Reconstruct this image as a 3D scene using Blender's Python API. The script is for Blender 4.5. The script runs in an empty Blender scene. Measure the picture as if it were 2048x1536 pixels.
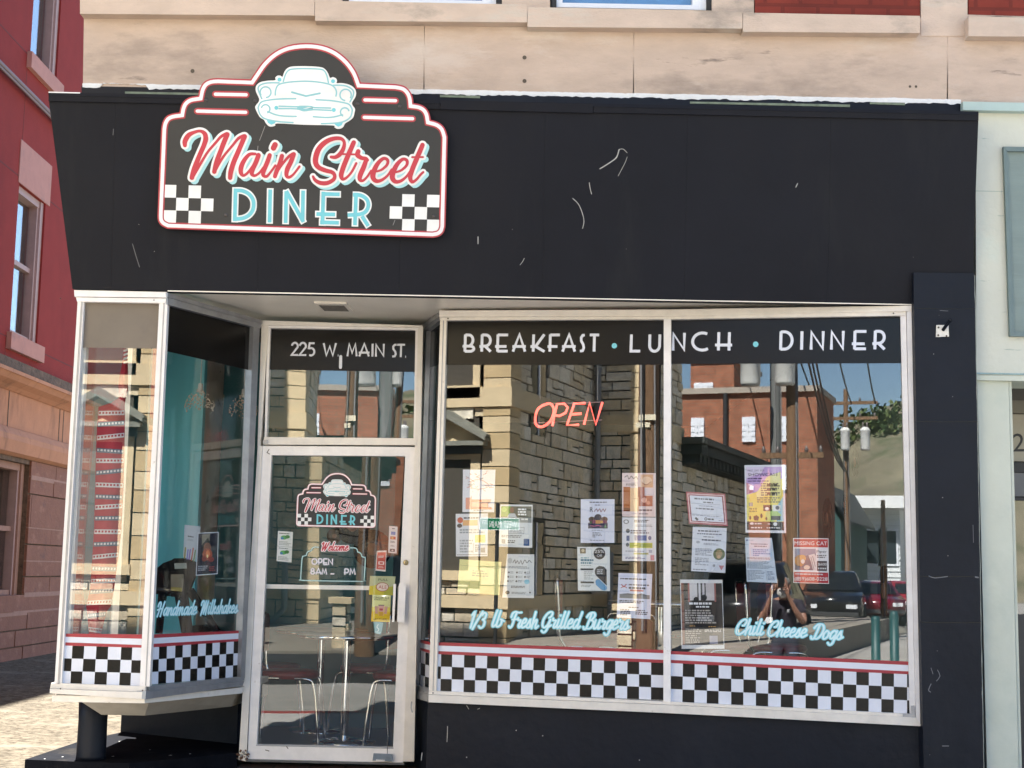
import bpy, bmesh, math, random
from mathutils import Vector as V, Matrix, noise as mnoise
random.seed(7)
S = bpy.context.scene
COL = S.collection

# ------------------------------------------------------------------ camera
CAMLOC = V((0.0, -8.3, 1.21)); FOC = 2900.0; PITCH = math.atan(375 / 2900); ROLL = 0.019
F_ = V((0, math.cos(PITCH), math.sin(PITCH))); R_ = V((1, 0, 0)); U_ = V((0, -math.sin(PITCH), math.cos(PITCH)))
c_, s_ = math.cos(ROLL), math.sin(ROLL)
CX, CY = R_ * c_ + U_ * s_, U_ * c_ - R_ * s_
cd = bpy.data.cameras.new('camera'); cam = bpy.data.objects.new('camera', cd); COL.objects.link(cam)
cd.sensor_width = 36.0; cd.lens = 36.0 * FOC / 2048; cd.clip_start = 0.02; cd.clip_end = 2000
cam.matrix_world = Matrix(((CX.x, CY.x, -F_.x, CAMLOC.x), (CX.y, CY.y, -F_.y, CAMLOC.y), (CX.z, CY.z, -F_.z, CAMLOC.z), (0, 0, 0, 1)))
S.camera = cam
# ------------------------------------------------------------------ sky, sun, exposure
SUN = V((-0.13, 0.72, 1.0)).normalized()
w = bpy.data.worlds.new('World'); S.world = w; w.use_nodes = True
nt = w.node_tree; bg = nt.nodes['Background']; sky = nt.nodes.new('ShaderNodeTexSky')
sky.sky_type = 'NISHITA'; sky.sun_disc = False
sky.sun_elevation = math.asin(SUN.z); sky.sun_rotation = math.atan2(SUN.x, SUN.y)
sky.air_density = 1.0; sky.dust_density = 0.3; sky.ozone_density = 4.0
nt.links.new(sky.outputs[0], bg.inputs[0]); bg.inputs[1].default_value = 0.062
sl = bpy.data.lights.new('sun', 'SUN'); sl.energy = 5.0; sl.angle = math.radians(0.5); sl.color = (1.0, 0.975, 0.935)
so = bpy.data.objects.new('sun', sl); COL.objects.link(so); so.rotation_euler = SUN.to_track_quat('Z', 'Y').to_euler()
so.location = (0, 6, 25)
S.view_settings.view_transform = 'Standard'; S.view_settings.look = 'None'
S.view_settings.exposure = 2.68; S.view_settings.gamma = 1.0
S.cycles.use_denoising = True; S.cycles.max_bounces = 12; S.cycles.transparent_max_bounces = 24
S.cycles.glossy_bounces = 4; S.cycles.caustics_reflective = False; S.cycles.caustics_refractive = False

# ------------------------------------------------------------------ pixel rays and planes (2048 x 1536 photo pixels)
def ray(px, py):
    dx, dy = px - 1024, py - 768
    return (F_ * FOC + CX * dx - CY * dy).normalized()
class PL:
    """a plane with its own axes: u to the right, v up, n towards the viewer"""
    def __init__(s, o, u, v=(0, 0, 1)):
        s.o = V(o); s.u = V(u).normalized(); v = V(v); s.v = (v - s.u * v.dot(s.u)).normalized(); s.n = s.u.cross(s.v)
    def hit(s, px, py, t=0.0):
        d = ray(px, py); o = s.o + s.n * t
        return CAMLOC + d * ((o - CAMLOC).dot(s.n) / d.dot(s.n))
    def uv(s, px, py, t=0.0):
        q = s.hit(px, py, t) - s.o
        return (q.dot(s.u), q.dot(s.v))
    def p(s, a, b, t=0.0):
        return s.o + s.u * a + s.v * b + s.n * t
    def mpp(s, px, py, t=0.0):
        q = s.hit(px, py, t)
        return (q - CAMLOC).dot(F_) / FOC
def at(px, py, Y):
    d = ray(px, py); return CAMLOC + d * ((Y - CAMLOC.y) / d.y)
def atx(px, py, X):
    d = ray(px, py); return CAMLOC + d * (X / d.x)
def atz(px, py, Z):
    d = ray(px, py); return CAMLOC + d * ((Z - CAMLOC.z) / d.z)
def crop(ox, oy, sc):
    return lambda pts: [(ox + q[0] / sc, oy + q[1] / sc) + tuple(x / sc for x in q[2:]) for q in pts]
PF = PL((0, 0, 0), (1, 0, 0))                       # street face of the building
PD = PL((0, .87, 0), (1, 0, 0))                     # recessed door
wa, wb = at(885, 1100, .5), at(1820, 1100, 0)
PW = PL((wa.x, wa.y, 0), (wb.x - wa.x, wb.y - wa.y, 0))      # big display window
sa, sb = at(334, 610, 0), at(513, 656, .755)
PS = PL((sa.x, sa.y, 0), (sb.x - sa.x, sb.y - sa.y, 0))      # splayed side of the corner display
ra, rb = at(848, 1100, .87), at(879, 1100, .5)
PR = PL((ra.x, ra.y, 0), (rb.x - ra.x, rb.y - ra.y, 0))      # short return beside the door
fb, ft = at(1024, 592, -.02), at(1024, 210, -.20)
PFA = PL((0, fb.y, fb.z), (1, 0, 0), (0, ft.y - fb.y, ft.z - fb.z))   # leaning fascia
PG = PL((-7, 0, 0), (0, 1, 0))                      # side wall of the red building: n = +x
PG.n = V((1, 0, 0))
def refl(px, py, pl, Y, t=-.03):
    """where the mirror ray of a pane meets the vertical plane y = Y across the street"""
    d = ray(px, py); q = pl.hit(px, py, t); r = d - pl.n * (2 * d.dot(pl.n))
    return q + r * ((Y - q.y) / r.y)
def refz(px, py, pl, Z, t=-.03):
    d = ray(px, py); q = pl.hit(px, py, t); r = d - pl.n * (2 * d.dot(pl.n))
    return q + r * ((Z - q.z) / r.z)

# ------------------------------------------------------------------ materials
MATS = {}
def srgb(h):
    if isinstance(h, str):
        h = h.lstrip('#'); h = [int(h[i:i + 2], 16) / 255 for i in (0, 2, 4)]
    return [(x / 12.92 if x <= .04045 else ((x + .055) / 1.055) ** 2.4) for x in h]
def mat(name, col, rough=.55, var=.10, sc=6.0, bump=0.0, bs=60.0, metal=0.0, spec=.5, stretch=(1, 1, 1), stain=None, emit=0.0, coat=0.0):
    """procedural Principled material; stain = (colour, scale, threshold, softness, stretch)"""
    if name in MATS: return MATS[name]
    if isinstance(col, str): col = srgb(col)
    m = bpy.data.materials.new(name); m.use_nodes = True; MATS[name] = m
    n = m.node_tree.nodes; L = m.node_tree.links; b = n['Principled BSDF']
    b.inputs['Roughness'].default_value = rough; b.inputs['Metallic'].default_value = metal
    b.inputs['Specular IOR Level'].default_value = spec; b.inputs['Coat Weight'].default_value = coat
    tc = n.new('ShaderNodeTexCoord'); mp = n.new('ShaderNodeMapping'); mp.inputs['Scale'].default_value = stretch
    L.new(tc.outputs['Object'], mp.inputs[0])
    nz = n.new('ShaderNodeTexNoise'); nz.inputs['Scale'].default_value = sc; nz.inputs['Detail'].default_value = 8; nz.inputs['Roughness'].default_value = .62
    L.new(mp.outputs[0], nz.inputs['Vector'])
    mr = n.new('ShaderNodeMapRange'); mr.inputs[1].default_value = .3; mr.inputs[2].default_value = .7
    mr.inputs[3].default_value = 1 - var; mr.inputs[4].default_value = 1 + var
    L.new(nz.outputs['Fac'], mr.inputs[0])
    mx = n.new('ShaderNodeMix'); mx.data_type = 'RGBA'; mx.blend_type = 'MULTIPLY'; mx.inputs[0].default_value = 1
    mx.inputs[6].default_value = (*col[:3], 1); L.new(mr.outputs[0], mx.inputs[7])
    out = mx.outputs[2]
    for st in (stain or []):
        sn = n.new('ShaderNodeTexNoise'); sn.inputs['Scale'].default_value = st[1]; sn.inputs['Detail'].default_value = 9; sn.inputs['Roughness'].default_value = .65
        sm_ = n.new('ShaderNodeMapping'); sm_.inputs['Scale'].default_value = st[4] if len(st) > 4 else (1, 1, 1); sm_.inputs['Location'].default_value = (len(n) * 3.7, 1.3 * len(n), 2.1)
        L.new(tc.outputs['Object'], sm_.inputs[0]); L.new(sm_.outputs[0], sn.inputs['Vector'])
        r2 = n.new('ShaderNodeMapRange'); r2.inputs[1].default_value = st[2]; r2.inputs[2].default_value = st[2] + st[3]
        L.new(sn.outputs['Fac'], r2.inputs[0])
        m2 = n.new('ShaderNodeMix'); m2.data_type = 'RGBA'; L.new(r2.outputs[0], m2.inputs[0]); L.new(out, m2.inputs[6])
        sc_ = srgb(st[0]) if isinstance(st[0], str) else st[0]
        m2.inputs[7].default_value = (*sc_[:3], 1); out = m2.outputs[2]
    L.new(out, b.inputs['Base Color'])
    if emit:
        b.inputs['Emission Color'].default_value = (*col[:3], 1); b.inputs['Emission Strength'].default_value = emit
    if bump:
        bn = n.new('ShaderNodeTexNoise'); bn.inputs['Scale'].default_value = bs; bn.inputs['Detail'].default_value = 6
        L.new(mp.outputs[0], bn.inputs['Vector'])
        bp = n.new('ShaderNodeBump'); bp.inputs['Strength'].default_value = bump; bp.inputs['Distance'].default_value = .02
        L.new(bn.outputs['Fac'], bp.inputs['Height']); L.new(bp.outputs[0], b.inputs['Normal'])
    return m
def glass_mat(name, wav=.00013, ws=1.8, ior=1.80, tint=(.985, .995, .99), stretch=(1, 1, .45)):
    """plate glass: a clear sheet whose two faces mirror by Fresnel; slow waves bend the reflections"""
    if name in MATS: return MATS[name]
    m = bpy.data.materials.new(name); m.use_nodes = True; MATS[name] = m
    n = m.node_tree.nodes; L = m.node_tree.links
    for x in list(n):
        if x.type != 'OUTPUT_MATERIAL': n.remove(x)
    o = [x for x in n if x.type == 'OUTPUT_MATERIAL'][0]
    tr = n.new('ShaderNodeBsdfTransparent'); tr.inputs[0].default_value = (*tint, 1)
    gl = n.new('ShaderNodeBsdfGlossy'); gl.inputs['Roughness'].default_value = 0.0; gl.inputs[0].default_value = (1, 1, 1, 1)
    fr = n.new('ShaderNodeFresnel'); 
    ge = n.new('ShaderNodeNewGeometry'); iv = n.new('ShaderNodeMix'); iv.data_type = 'FLOAT'; iv.inputs[2].default_value = ior; iv.inputs[3].default_value = 1 / ior
    L.new(ge.outputs['Backfacing'], iv.inputs[0]); L.new(iv.outputs[0], fr.inputs[0])          # both faces mirror alike
    mx = n.new('ShaderNodeMixShader'); L.new(fr.outputs[0], mx.inputs[0]); L.new(tr.outputs[0], mx.inputs[1]); L.new(gl.outputs[0], mx.inputs[2])
    L.new(mx.outputs[0], o.inputs[0])
    tc = n.new('ShaderNodeTexCoord'); mp = n.new('ShaderNodeMapping'); mp.inputs['Scale'].default_value = stretch
    L.new(tc.outputs['Object'], mp.inputs[0])
    nz = n.new('ShaderNodeTexNoise'); nz.inputs['Scale'].default_value = ws; nz.inputs['Detail'].default_value = 0.4
    L.new(mp.outputs[0], nz.inputs['Vector'])
    bp = n.new('ShaderNodeBump'); bp.inputs['Strength'].default_value = 1.0; bp.inputs['Distance'].default_value = wav
    L.new(nz.outputs['Fac'], bp.inputs['Height']); L.new(bp.outputs[0], gl.inputs['Normal'])
    return m

# ------------------------------------------------------------------ mesh builder
class MB:
    def __init__(s): s.v = []; s.f = []; s.m = []; s.mats = []; s.sm = []
    def mi(s, m):
        if m not in s.mats: s.mats.append(m)
        return s.mats.index(m)
    def add(s, vs, fs, m, smooth=False):
        k = len(s.v); s.v += [tuple(x) for x in vs]; i = s.mi(m)
        for f in fs: s.f.append([k + q for q in f]); s.m.append(i); s.sm.append(smooth)
    def box(s, x0, x1, y0, y1, z0, z1, m):
        vs = [(x, y, z) for x in (x0, x1) for y in (y0, y1) for z in (z0, z1)]
        s.add(vs, [(0, 1, 3, 2), (4, 6, 7, 5), (0, 4, 5, 1), (2, 3, 7, 6), (0, 2, 6, 4), (1, 5, 7, 3)], m)
    def obox(s, o, ax, ay, az, m):
        """box from corner o along three edge vectors"""
        o, ax, ay, az = V(o), V(ax), V(ay), V(az)
        vs = [o + ax * i + ay * j + az * k for i in (0, 1) for j in (0, 1) for k in (0, 1)]
        s.add(vs, [(0, 1, 3, 2), (4, 6, 7, 5), (0, 4, 5, 1), (2, 3, 7, 6), (0, 2, 6, 4), (1, 5, 7, 3)], m)
    def solid(s, front, back, m):
        n = len(front); s.add(list(front) + list(back), [list(range(n)), list(range(2 * n - 1, n - 1, -1))] + [(i, n + i, n + (i + 1) % n, (i + 1) % n) for i in range(n)], m)
    def prism(s, pl, px, t0, t1, m):
        """pixel outline cut into plane pl, from depth t0 (back) to t1 (front)"""
        fr = [pl.hit(q[0], q[1], t1) for q in px]; s.solid(fr, [q - pl.n * (t1 - t0) for q in fr], m)
    def sheet(s, pl, px, t, m):
        s.add([pl.hit(q[0], q[1], t) for q in px], [list(range(len(px)))], m)
    def plate(s, pl, a0, b0, a1, b1, t0, t1, m):
        fr = [pl.p(a, b, t1) for a, b in ((a0, b0), (a1, b0), (a1, b1), (a0, b1))]
        s.solid(fr, [q - pl.n * (t1 - t0) for q in fr], m)
    def tube(s, pts, r, m, n=8, caps=True, closed=False):
        pts = [V(q) for q in pts]; rs = r if isinstance(r, (list, tuple)) else [r] * len(pts); N = len(pts)
        vs = []; up = None
        for i, q in enumerate(pts):
            d = (pts[(i + 1) % N] - pts[i - 1]) if closed else (pts[min(i + 1, N - 1)] - pts[max(i - 1, 0)])
            d = d.normalized() if d.length > 1e-9 else V((0, 0, 1))
            if up is None: up = V((0, 0, 1)) if abs(d.z) < .9 else V((1, 0, 0))
            a = d.cross(up)
            if a.length < 1e-6: a = d.cross(V((0, 1, 0)))
            a.normalize(); b = a.cross(d).normalized(); up = b
            for k in range(n):
                t = 2 * math.pi * k / n; vs.append(q + a * (rs[i] * math.cos(t)) + b * (rs[i] * math.sin(t)))
        fs = []
        for i in range(N if closed else N - 1):
            j = (i + 1) % N
            for k in range(n):
                k2 = (k + 1) % n; fs.append((i * n + k, i * n + k2, j * n + k2, j * n + k))
        s.add(vs, fs, m, True)
        if caps and not closed: s.add(vs[:n], [list(range(n - 1, -1, -1))], m); s.add(vs[-n:], [list(range(n))], m)
    def lathe(s, o, prof, m, n=20, ax=(0, 0, 1)):
        """profile of (radius, height) turned round axis ax at o"""
        o = V(o); az = V(ax).normalized(); a = az.orthogonal().normalized(); b = az.cross(a); vs = []
        for r, h in prof:
            for k in range(n):
                t = 2 * math.pi * k / n; vs.append(o + az * h + a * (r * math.cos(t)) + b * (r * math.sin(t)))
        fs = [(i * n + k, i * n + (k + 1) % n, (i + 1) * n + (k + 1) % n, (i + 1) * n + k) for i in range(len(prof) - 1) for k in range(n)]
        s.add(vs, fs, m, True)
    def stroke(s, pl, pts, w, t, m, h=.0005, closed=False, smooth=0, cap='r', ws=None, off=(0, 0), local=False, dw=0.0):
        """a flat ribbon along pixel points (x, y[, width]) lying on plane pl, its middle raised by h"""
        P = catmull(pts, smooth, closed) if smooth else list(pts)
        if local: Q = [(q[0] + off[0], q[1] + off[1]) for q in P]; W = [((q[2] if len(q) > 2 else w) + dw) / 2 for q in P]
        else:
            Q = [pl.uv(q[0] + off[0], q[1] + off[1], t) for q in P]; k = pl.mpp(P[0][0], P[0][1], t)
            W = [((q[2] if len(q) > 2 else w) + dw) * k / 2 for q in P]
        q2, w2 = [Q[0]], [W[0]]
        for a, b in zip(Q[1:], W[1:]):
            if (a[0] - q2[-1][0]) ** 2 + (a[1] - q2[-1][1]) ** 2 > 1e-10: q2.append(a); w2.append(b)
        Q, W = q2, w2; N = len(Q)
        if N < 2:
            return
        if closed and (Q[0][0] - Q[-1][0]) ** 2 + (Q[0][1] - Q[-1][1]) ** 2 < 1e-10: Q, W = Q[:-1], W[:-1]; N -= 1
        Lf, Ce, Rt = [], [], []
        def nd(a, b):
            x, y = b[0] - a[0], b[1] - a[1]; l = math.hypot(x, y) or 1; return (x / l, y / l)
        for i in range(N):
            if closed: d0, d1 = nd(Q[i - 1], Q[i]), nd(Q[i], Q[(i + 1) % N])
            else:
                d1 = nd(Q[i], Q[i + 1]) if i < N - 1 else nd(Q[i - 1], Q[i]); d0 = nd(Q[i - 1], Q[i]) if i > 0 else d1
            nx, ny = -(d0[1] + d1[1]), d0[0] + d1[0]; l = math.hypot(nx, ny)
            if l < .35: nx, ny, l = -d1[1], d1[0], 1.0
            nx /= l; ny /= l; c = max(.55, nx * -d1[1] + ny * d1[0]); ww = W[i] / c
            Lf.append(pl.p(Q[i][0] + nx * ww, Q[i][1] + ny * ww, t)); Rt.append(pl.p(Q[i][0] - nx * ww, Q[i][1] - ny * ww, t)); Ce.append(pl.p(Q[i][0], Q[i][1], t + h))
        vs = Lf + Ce + Rt; fs = []
        for i in range(N if closed else N - 1):
            j = (i + 1) % N; fs += [(i, N + i, N + j, j), (N + i, 2 * N + i, 2 * N + j, N + j)]
        s.add(vs, fs, m, True)
        if cap == 'r' and not closed:
            for e, d, ww in ((0, nd(Q[1], Q[0]), W[0]), (N - 1, nd(Q[-2], Q[-1]), W[-1])):
                a0 = math.atan2(d[1], d[0]); ring = [pl.p(Q[e][0] + ww * math.cos(a0 + t_), Q[e][1] + ww * math.sin(a0 + t_), t) for t_ in [math.pi * (k / 6 - .5) for k in range(7)]]
                s.add([Ce[e]] + ring, [(0, k, k + 1) for k in range(1, 7)], m, True)
    def poly(s, pl, pts, t, m, smooth=0, off=(0, 0)):
        P = catmull(pts, smooth, True) if smooth else pts
        s.add([pl.hit(q[0] + off[0], q[1] + off[1], t) for q in P], [list(range(len(P)))], m)
    def disc(s, pl, c, r, t, m, n=16, ry=None):
        s.poly(pl, [(c[0] + r * math.cos(2 * math.pi * k / n), c[1] - (ry or r) * math.sin(2 * math.pi * k / n)) for k in range(n)], t, m)
    def build(s, name, parent=None, local=False, **props):
        me = bpy.data.meshes.new(name); me.from_pydata(s.v, [], s.f); me.update()
        for m in s.mats: me.materials.append(m)
        for p, i, q in zip(me.polygons, s.m, s.sm): p.material_index = i; p.use_smooth = q
        bm = bmesh.new(); bm.from_mesh(me); bmesh.ops.recalc_face_normals(bm, faces=bm.faces); bm.to_mesh(me); bm.free()
        o = bpy.data.objects.new(name, me); COL.objects.link(o)
        if parent is not None:
            o.parent = parent
            if parent.type == 'EMPTY' and not local: o.location = -parent.location
        for k, v in props.items(): o[k] = v
        return o
def catmull(pts, n, closed=False):
    out = []; N = len(pts)
    for i in range(N if closed else N - 1):
        p0 = pts[i - 1] if (closed or i > 0) else pts[0]; p1 = pts[i]; p2 = pts[(i + 1) % N]
        p3 = pts[(i + 2) % N] if (closed or i + 2 < N) else pts[N - 1]
        for k in range(n):
            t = k / n; out.append(tuple(.5 * (2 * b + (c - a) * t + (2 * a - 5 * b + 4 * c - d) * t * t + (3 * b - a - 3 * c + d) * t ** 3) for a, b, c, d in zip(p0, p1, p2, p3)))
    if not closed: out.append(tuple(pts[-1]))
    return out
def thing(name, label, cat, loc=(0, 0, 0), group=None, rz=0.0):
    o = bpy.data.objects.new(name, None); COL.objects.link(o); o.location = loc; o.rotation_euler = (0, 0, rz); o.empty_display_size = .2
    o['label'] = label; o['category'] = cat
    if group: o['group'] = group
    return o
def copy_tree(o, parent=None):
    c = o.copy(); COL.objects.link(c)
    if parent is not None: c.parent = parent
    for ch in list(o.children): copy_tree(ch, c)
    return c
def text_geo(body, extrude=0.0):
    """outline of built-in font text as (verts, faces), 1 unit tall capitals"""
    cu = bpy.data.curves.new('text', 'FONT'); cu.body = body; cu.size = 1.0; cu.resolution_u = 3
    o = bpy.data.objects.new('text', cu); COL.objects.link(o); dg = bpy.context.evaluated_depsgraph_get()
    me = bpy.data.meshes.new_from_object(o.evaluated_get(dg)); vs = [tuple(v.co) for v in me.vertices]; fs = [tuple(p.vertices) for p in me.polygons]
    bpy.data.objects.remove(o); bpy.data.curves.remove(cu); bpy.data.meshes.remove(me)
    return vs, fs
TG = {}
def text(mb, pl, body, x, y, hpx, t, m, width=None, tilt=0.0, bold=0.0):
    """flat text on a plane; (x, y) = left end of the baseline in pixels, hpx = capital height, width = fitted length"""
    if body not in TG: TG[body] = text_geo(body)
    vs, fs = TG[body]
    if not vs: return
    x0 = min(v[0] for v in vs); x1 = max(v[0] for v in vs); ky = hpx / .73; kx = (width / (x1 - x0)) if width else ky
    c, s = math.cos(tilt), math.sin(tilt)
    P = []
    for v in vs:
        a, b = (v[0] - x0) * kx, v[1] * ky
        P.append(pl.hit(x + a * c + b * s, y + a * s - b * c, t))
    mb.add(P, fs, m)
# ------------------------------------------------------------------ lettering: thin deco capitals and a brush script
def _arc(cx, cy, rx, ry, a0, a1, n=10):
    return [(cx + rx * math.cos(math.radians(a0 + (a1 - a0) * k / n)), cy + ry * math.sin(math.radians(a0 + (a1 - a0) * k / n))) for k in range(n + 1)]
_B = [(.2, 0), (.2, 1)]
DECO = {
 'A': [[(.05, 0), (.5, 1), (.95, 0)], [(0, .3), (1, .3)]],
 'B': [_B, [(.2, .97)] + _arc(.5, .66, .33, .31, 90, -75) , [(0, .32), (.6, .32)] + _arc(.62, .17, .3, .15, 80, -90) + [(.2, .02)]],
 'R': [_B, [(.2, .97)] + _arc(.5, .65, .4, .32, 90, -85) + [(0, .3)], [(.5, .3), (.95, 0)]],
 'P': [_B, [(.2, .97)] + _arc(.55, .65, .4, .32, 90, -90) + [(0, .33)]],
 'E': [_B, [(.2, .97), (1, .97)], [(0, .3), (.9, .3)], [(.2, .03), (1, .03)]],
 'F': [_B, [(.2, .97), (1, .97)], [(0, .3), (.82, .3)]],
 'K': [_B, [(0, .3), (.5, .3)], [(.95, 1), (.36, .3), (1, 0)]],
 'S': [[(1, .96), (.55, .95), (.2, .82), (.25, .62), (.7, .42), (.85, .22), (.6, .05), (0, .03)]],
 'T': [[(0, .97), (1, .97)], [(.5, .97), (.5, 0)]],
 'L': [[(.05, 1), (.05, .03), (1, .03)]],
 'U': [[(.05, 1), (.05, .35)] + _arc(.5, .35, .45, .33, 180, 360) + [(.95, 1)]],
 'N': [[(.06, 0), (.06, .95), (.94, .05), (.94, 1)]],
 'C': [_arc(.62, .5, .6, .48, 62, 305, 14)],
 'H': [[(.2, 0), (.2, 1)], [(.82, 0), (.82, 1)], [(0, .3), (1, .3)]],
 'D': [[(.08, 0), (.08, 1)], [(.08, .97), (.3, .97)] + _arc(.35, .5, .6, .47, 80, -80, 12) + [(.08, .03)]],
 'I': [[(.5, 0), (.5, 1)]],
 'M': [[(.05, 0), (.2, .97), (.5, .25), (.8, .97), (.95, 0)]],
 'W': [[(.02, 1), (.25, .03), (.5, .75), (.75, .03), (.98, 1)]],
 'O': [_arc(.5, .5, .47, .48, 90, 450, 18)],
 '2': [[(.05, .75)] + _arc(.5, .72, .42, .26, 150, -20) + [(.05, .03), (1, .03)]],
 '5': [[(.9, .97), (.25, .97), (.15, .58)] + _arc(.45, .3, .45, .29, 110, -120, 12)],
 '8': [_arc(.5, .74, .33, .24, 90, 450, 14), _arc(.5, .26, .42, .25, 90, 450, 14)],
 '1': [[(.2, .8), (.55, .98), (.55, 0)]], '-': [[(0, .35), (1, .35)]], '.': [[(.4, .04), (.6, .04)]],
}
def deco(mb, pl, ch, x0, x1, yt, yb, w, t, m, dw=0, skew=0.0, cap='b'):
    """one deco capital in the pixel box x0..x1, yt..yb; skew = x shift of the top against the foot"""
    for ln in DECO[ch]:
        mb.stroke(pl, [(x0 + (x1 - x0) * q[0] + skew * q[1], yb + (yt - yb) * q[1]) for q in ln], w, t, m, cap=cap, dw=dw)
# brush script: upright glyph strokes (x, y) with x-height .52, sheared when set
SC = {
 'a': (.44, [[(.36, .46), (.22, .54), (.08, .36), (.07, .1), (.18, .0), (.32, .2), (.38, .5)], [(.38, .52), (.35, .14), (.42, .0), (.52, .12)]]),
 'b': (.42, [[(.12, .95), (.1, .5), (.1, .1), (.22, .0), (.36, .16), (.34, .42), (.24, .46)], [(.3, .44), (.5, .36)]]),
 'c': (.36, [[(.34, .42), (.22, .54), (.08, .34), (.09, .08), (.22, .0), (.42, .14)]]),
 'd': (.44, [[(.34, .46), (.22, .54), (.08, .36), (.07, .1), (.18, .0), (.32, .22)], [(.42, .98), (.37, .5), (.35, .12), (.42, .0), (.52, .12)]]),
 'e': (.38, [[(.08, .24), (.28, .32), (.3, .48), (.2, .54), (.08, .36), (.08, .1), (.2, .0), (.44, .16)]]),
 'g': (.44, [[(.36, .46), (.22, .54), (.08, .36), (.08, .12), (.2, .02), (.34, .24)], [(.4, .52), (.36, .1), (.34, -.25), (.2, -.38), (.06, -.26)], [(.34, -.05), (.52, .14)]]),
 'h': (.46, [[(.12, .98), (.1, .5), (.1, .0)], [(.1, .2), (.24, .48), (.34, .48), (.34, .14), (.4, .0), (.54, .14)]]),
 'i': (.24, [[(.1, .52), (.08, .12), (.16, .0), (.28, .14)], [(.14, .74), (.15, .76)]]),
 'k': (.44, [[(.12, .98), (.1, .5), (.1, .0)], [(.1, .18), (.3, .5), (.34, .38), (.14, .26)], [(.2, .26), (.34, .02), (.5, .12)]]),
 'l': (.24, [[(.14, .98), (.1, .5), (.09, .12), (.17, .0), (.3, .14)]]),
 'm': (.66, [[(.06, .5), (.06, .0)], [(.06, .2), (.2, .5), (.28, .46), (.28, .0)], [(.28, .2), (.42, .5), (.5, .46), (.5, .12), (.58, .0), (.72, .14)]]),
 'n': (.46, [[(.06, .5), (.06, .0)], [(.06, .2), (.22, .5), (.32, .46), (.32, .12), (.4, .0), (.54, .14)]]),
 'o': (.42, [[(.2, .52), (.07, .34), (.09, .06), (.2, .0), (.34, .16), (.33, .42), (.22, .52)], [(.32, .4), (.5, .36)]]),
 'r': (.36, [[(.06, .56), (.1, .44), (.28, .44), (.22, .12), (.3, .0), (.42, .14)]]),
 's': (.34, [[(.02, .08), (.2, .5), (.24, .34), (.3, .14), (.2, .0), (.06, .06)], [(.24, .02), (.42, .14)]]),
 'u': (.46, [[(.08, .52), (.07, .12), (.16, .0), (.3, .18), (.36, .5)], [(.36, .52), (.34, .12), (.42, .0), (.54, .14)]]),
 'B': (.62, [[(.3, .9), (.26, .4), (.2, .02), (.08, -.04), (.0, .08)], [(.06, .7), (.2, .92), (.46, .96), (.56, .78), (.44, .56), (.3, .5)], [(.34, .52), (.56, .44), (.58, .18), (.42, .0), (.2, .02)]]),
 'C': (.58, [[(.34, .56), (.46, .6), (.54, .82), (.42, .96), (.2, .84), (.06, .5), (.08, .14), (.24, -.02), (.44, .06), (.6, .24)]]),
 'D': (.66, [[(.3, .9), (.26, .4), (.2, .02), (.06, -.02), (.0, .12)], [(.04, .68), (.2, .92), (.46, .92), (.62, .66), (.58, .26), (.4, .0), (.2, .02)]]),
 'F': (.5, [[(.06, .62), (.1, .84), (.28, .94), (.5, .9), (.7, .92)], [(.36, .9), (.3, .5), (.26, .1), (.16, -.04), (.06, .04)], [(.16, .46), (.48, .5)]]),
 'G': (.62, [[(.4, .6), (.52, .7), (.54, .9), (.4, .96), (.2, .82), (.06, .48), (.1, .12), (.26, .0), (.44, .18), (.5, .46)], [(.52, .5), (.48, .1), (.42, -.2), (.28, -.3), (.14, -.2)], [(.46, .0), (.66, .16)]]),
 'H': (.66, [[(.02, .66), (.06, .88), (.18, .96), (.26, .8), (.22, .4), (.14, -.08)], [(.58, .98), (.5, .5), (.44, -.06)], [(.04, .4), (.3, .48), (.52, .46)]]),
 'M': (.86, [[(.02, .66), (.06, .88), (.2, .96), (.28, .8), (.22, .4), (.16, -.08)], [(.17, -.02), (.34, .5), (.5, .94)], [(.5, .94), (.46, .5), (.42, .02)], [(.43, .06), (.6, .5), (.74, .92)], [(.74, .92), (.7, .5), (.68, -.04)]]),
 'W': (.92, [[(.0, .74), (.08, .92), (.18, .9), (.18, .5), (.2, .0)], [(.2, .0), (.36, .4), (.5, .86)], [(.5, .88), (.48, .4), (.5, .0)], [(.5, .0), (.66, .4), (.82, .94)]]),
 '1': (.3, [[(.06, .78), (.2, .96), (.18, .5), (.16, .0)]]), '/': (.4, [[(.46, 1.0), (.2, .4), (.02, -.08)]]),
 '3': (.46, [[(.08, .8), (.2, .94), (.36, .86), (.34, .62), (.2, .52)], [(.2, .52), (.38, .4), (.36, .12), (.2, .0), (.04, .1)]]), ' ': (.26, []),
}
def script_lines(body, shear=.3):
    x = 0; out = []
    for ch in body:
        adv, ls = SC[ch]
        for ln in ls: out.append([(x + a + shear * b, b) for a, b in ln])
        x += adv
    return out, x
def script(mb, pl, body, x0, y0, x1, y1, hpx, w, t, m, dw=0, off=(0, 0), drop=0.0):
    """script phrase with its baseline from pixel (x0, y0) to (x1, y1); drop = sag of the middle"""
    ls, wd = script_lines(body); k = (x1 - x0) / (wd + .25)
    for i, ln in enumerate(ls):
        pts = catmull(ln, 4)
        out = []
        for j, q in enumerate(pts):
            a = pts[min(j + 1, len(pts) - 1)]; b = pts[max(j - 1, 0)]
            d = abs(a[1] - b[1]) / (math.hypot(a[0] - b[0], a[1] - b[1]) + 1e-9)
            f = q[0] / (wd + .25); out.append((x0 + q[0] * k, y0 + (y1 - y0) * f + drop * 4 * f * (1 - f) - q[1] * hpx, w * (.72 + .28 * d)))
        mb.stroke(pl, out, w, t + .00004 * i, m, dw=dw, off=off)

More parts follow.
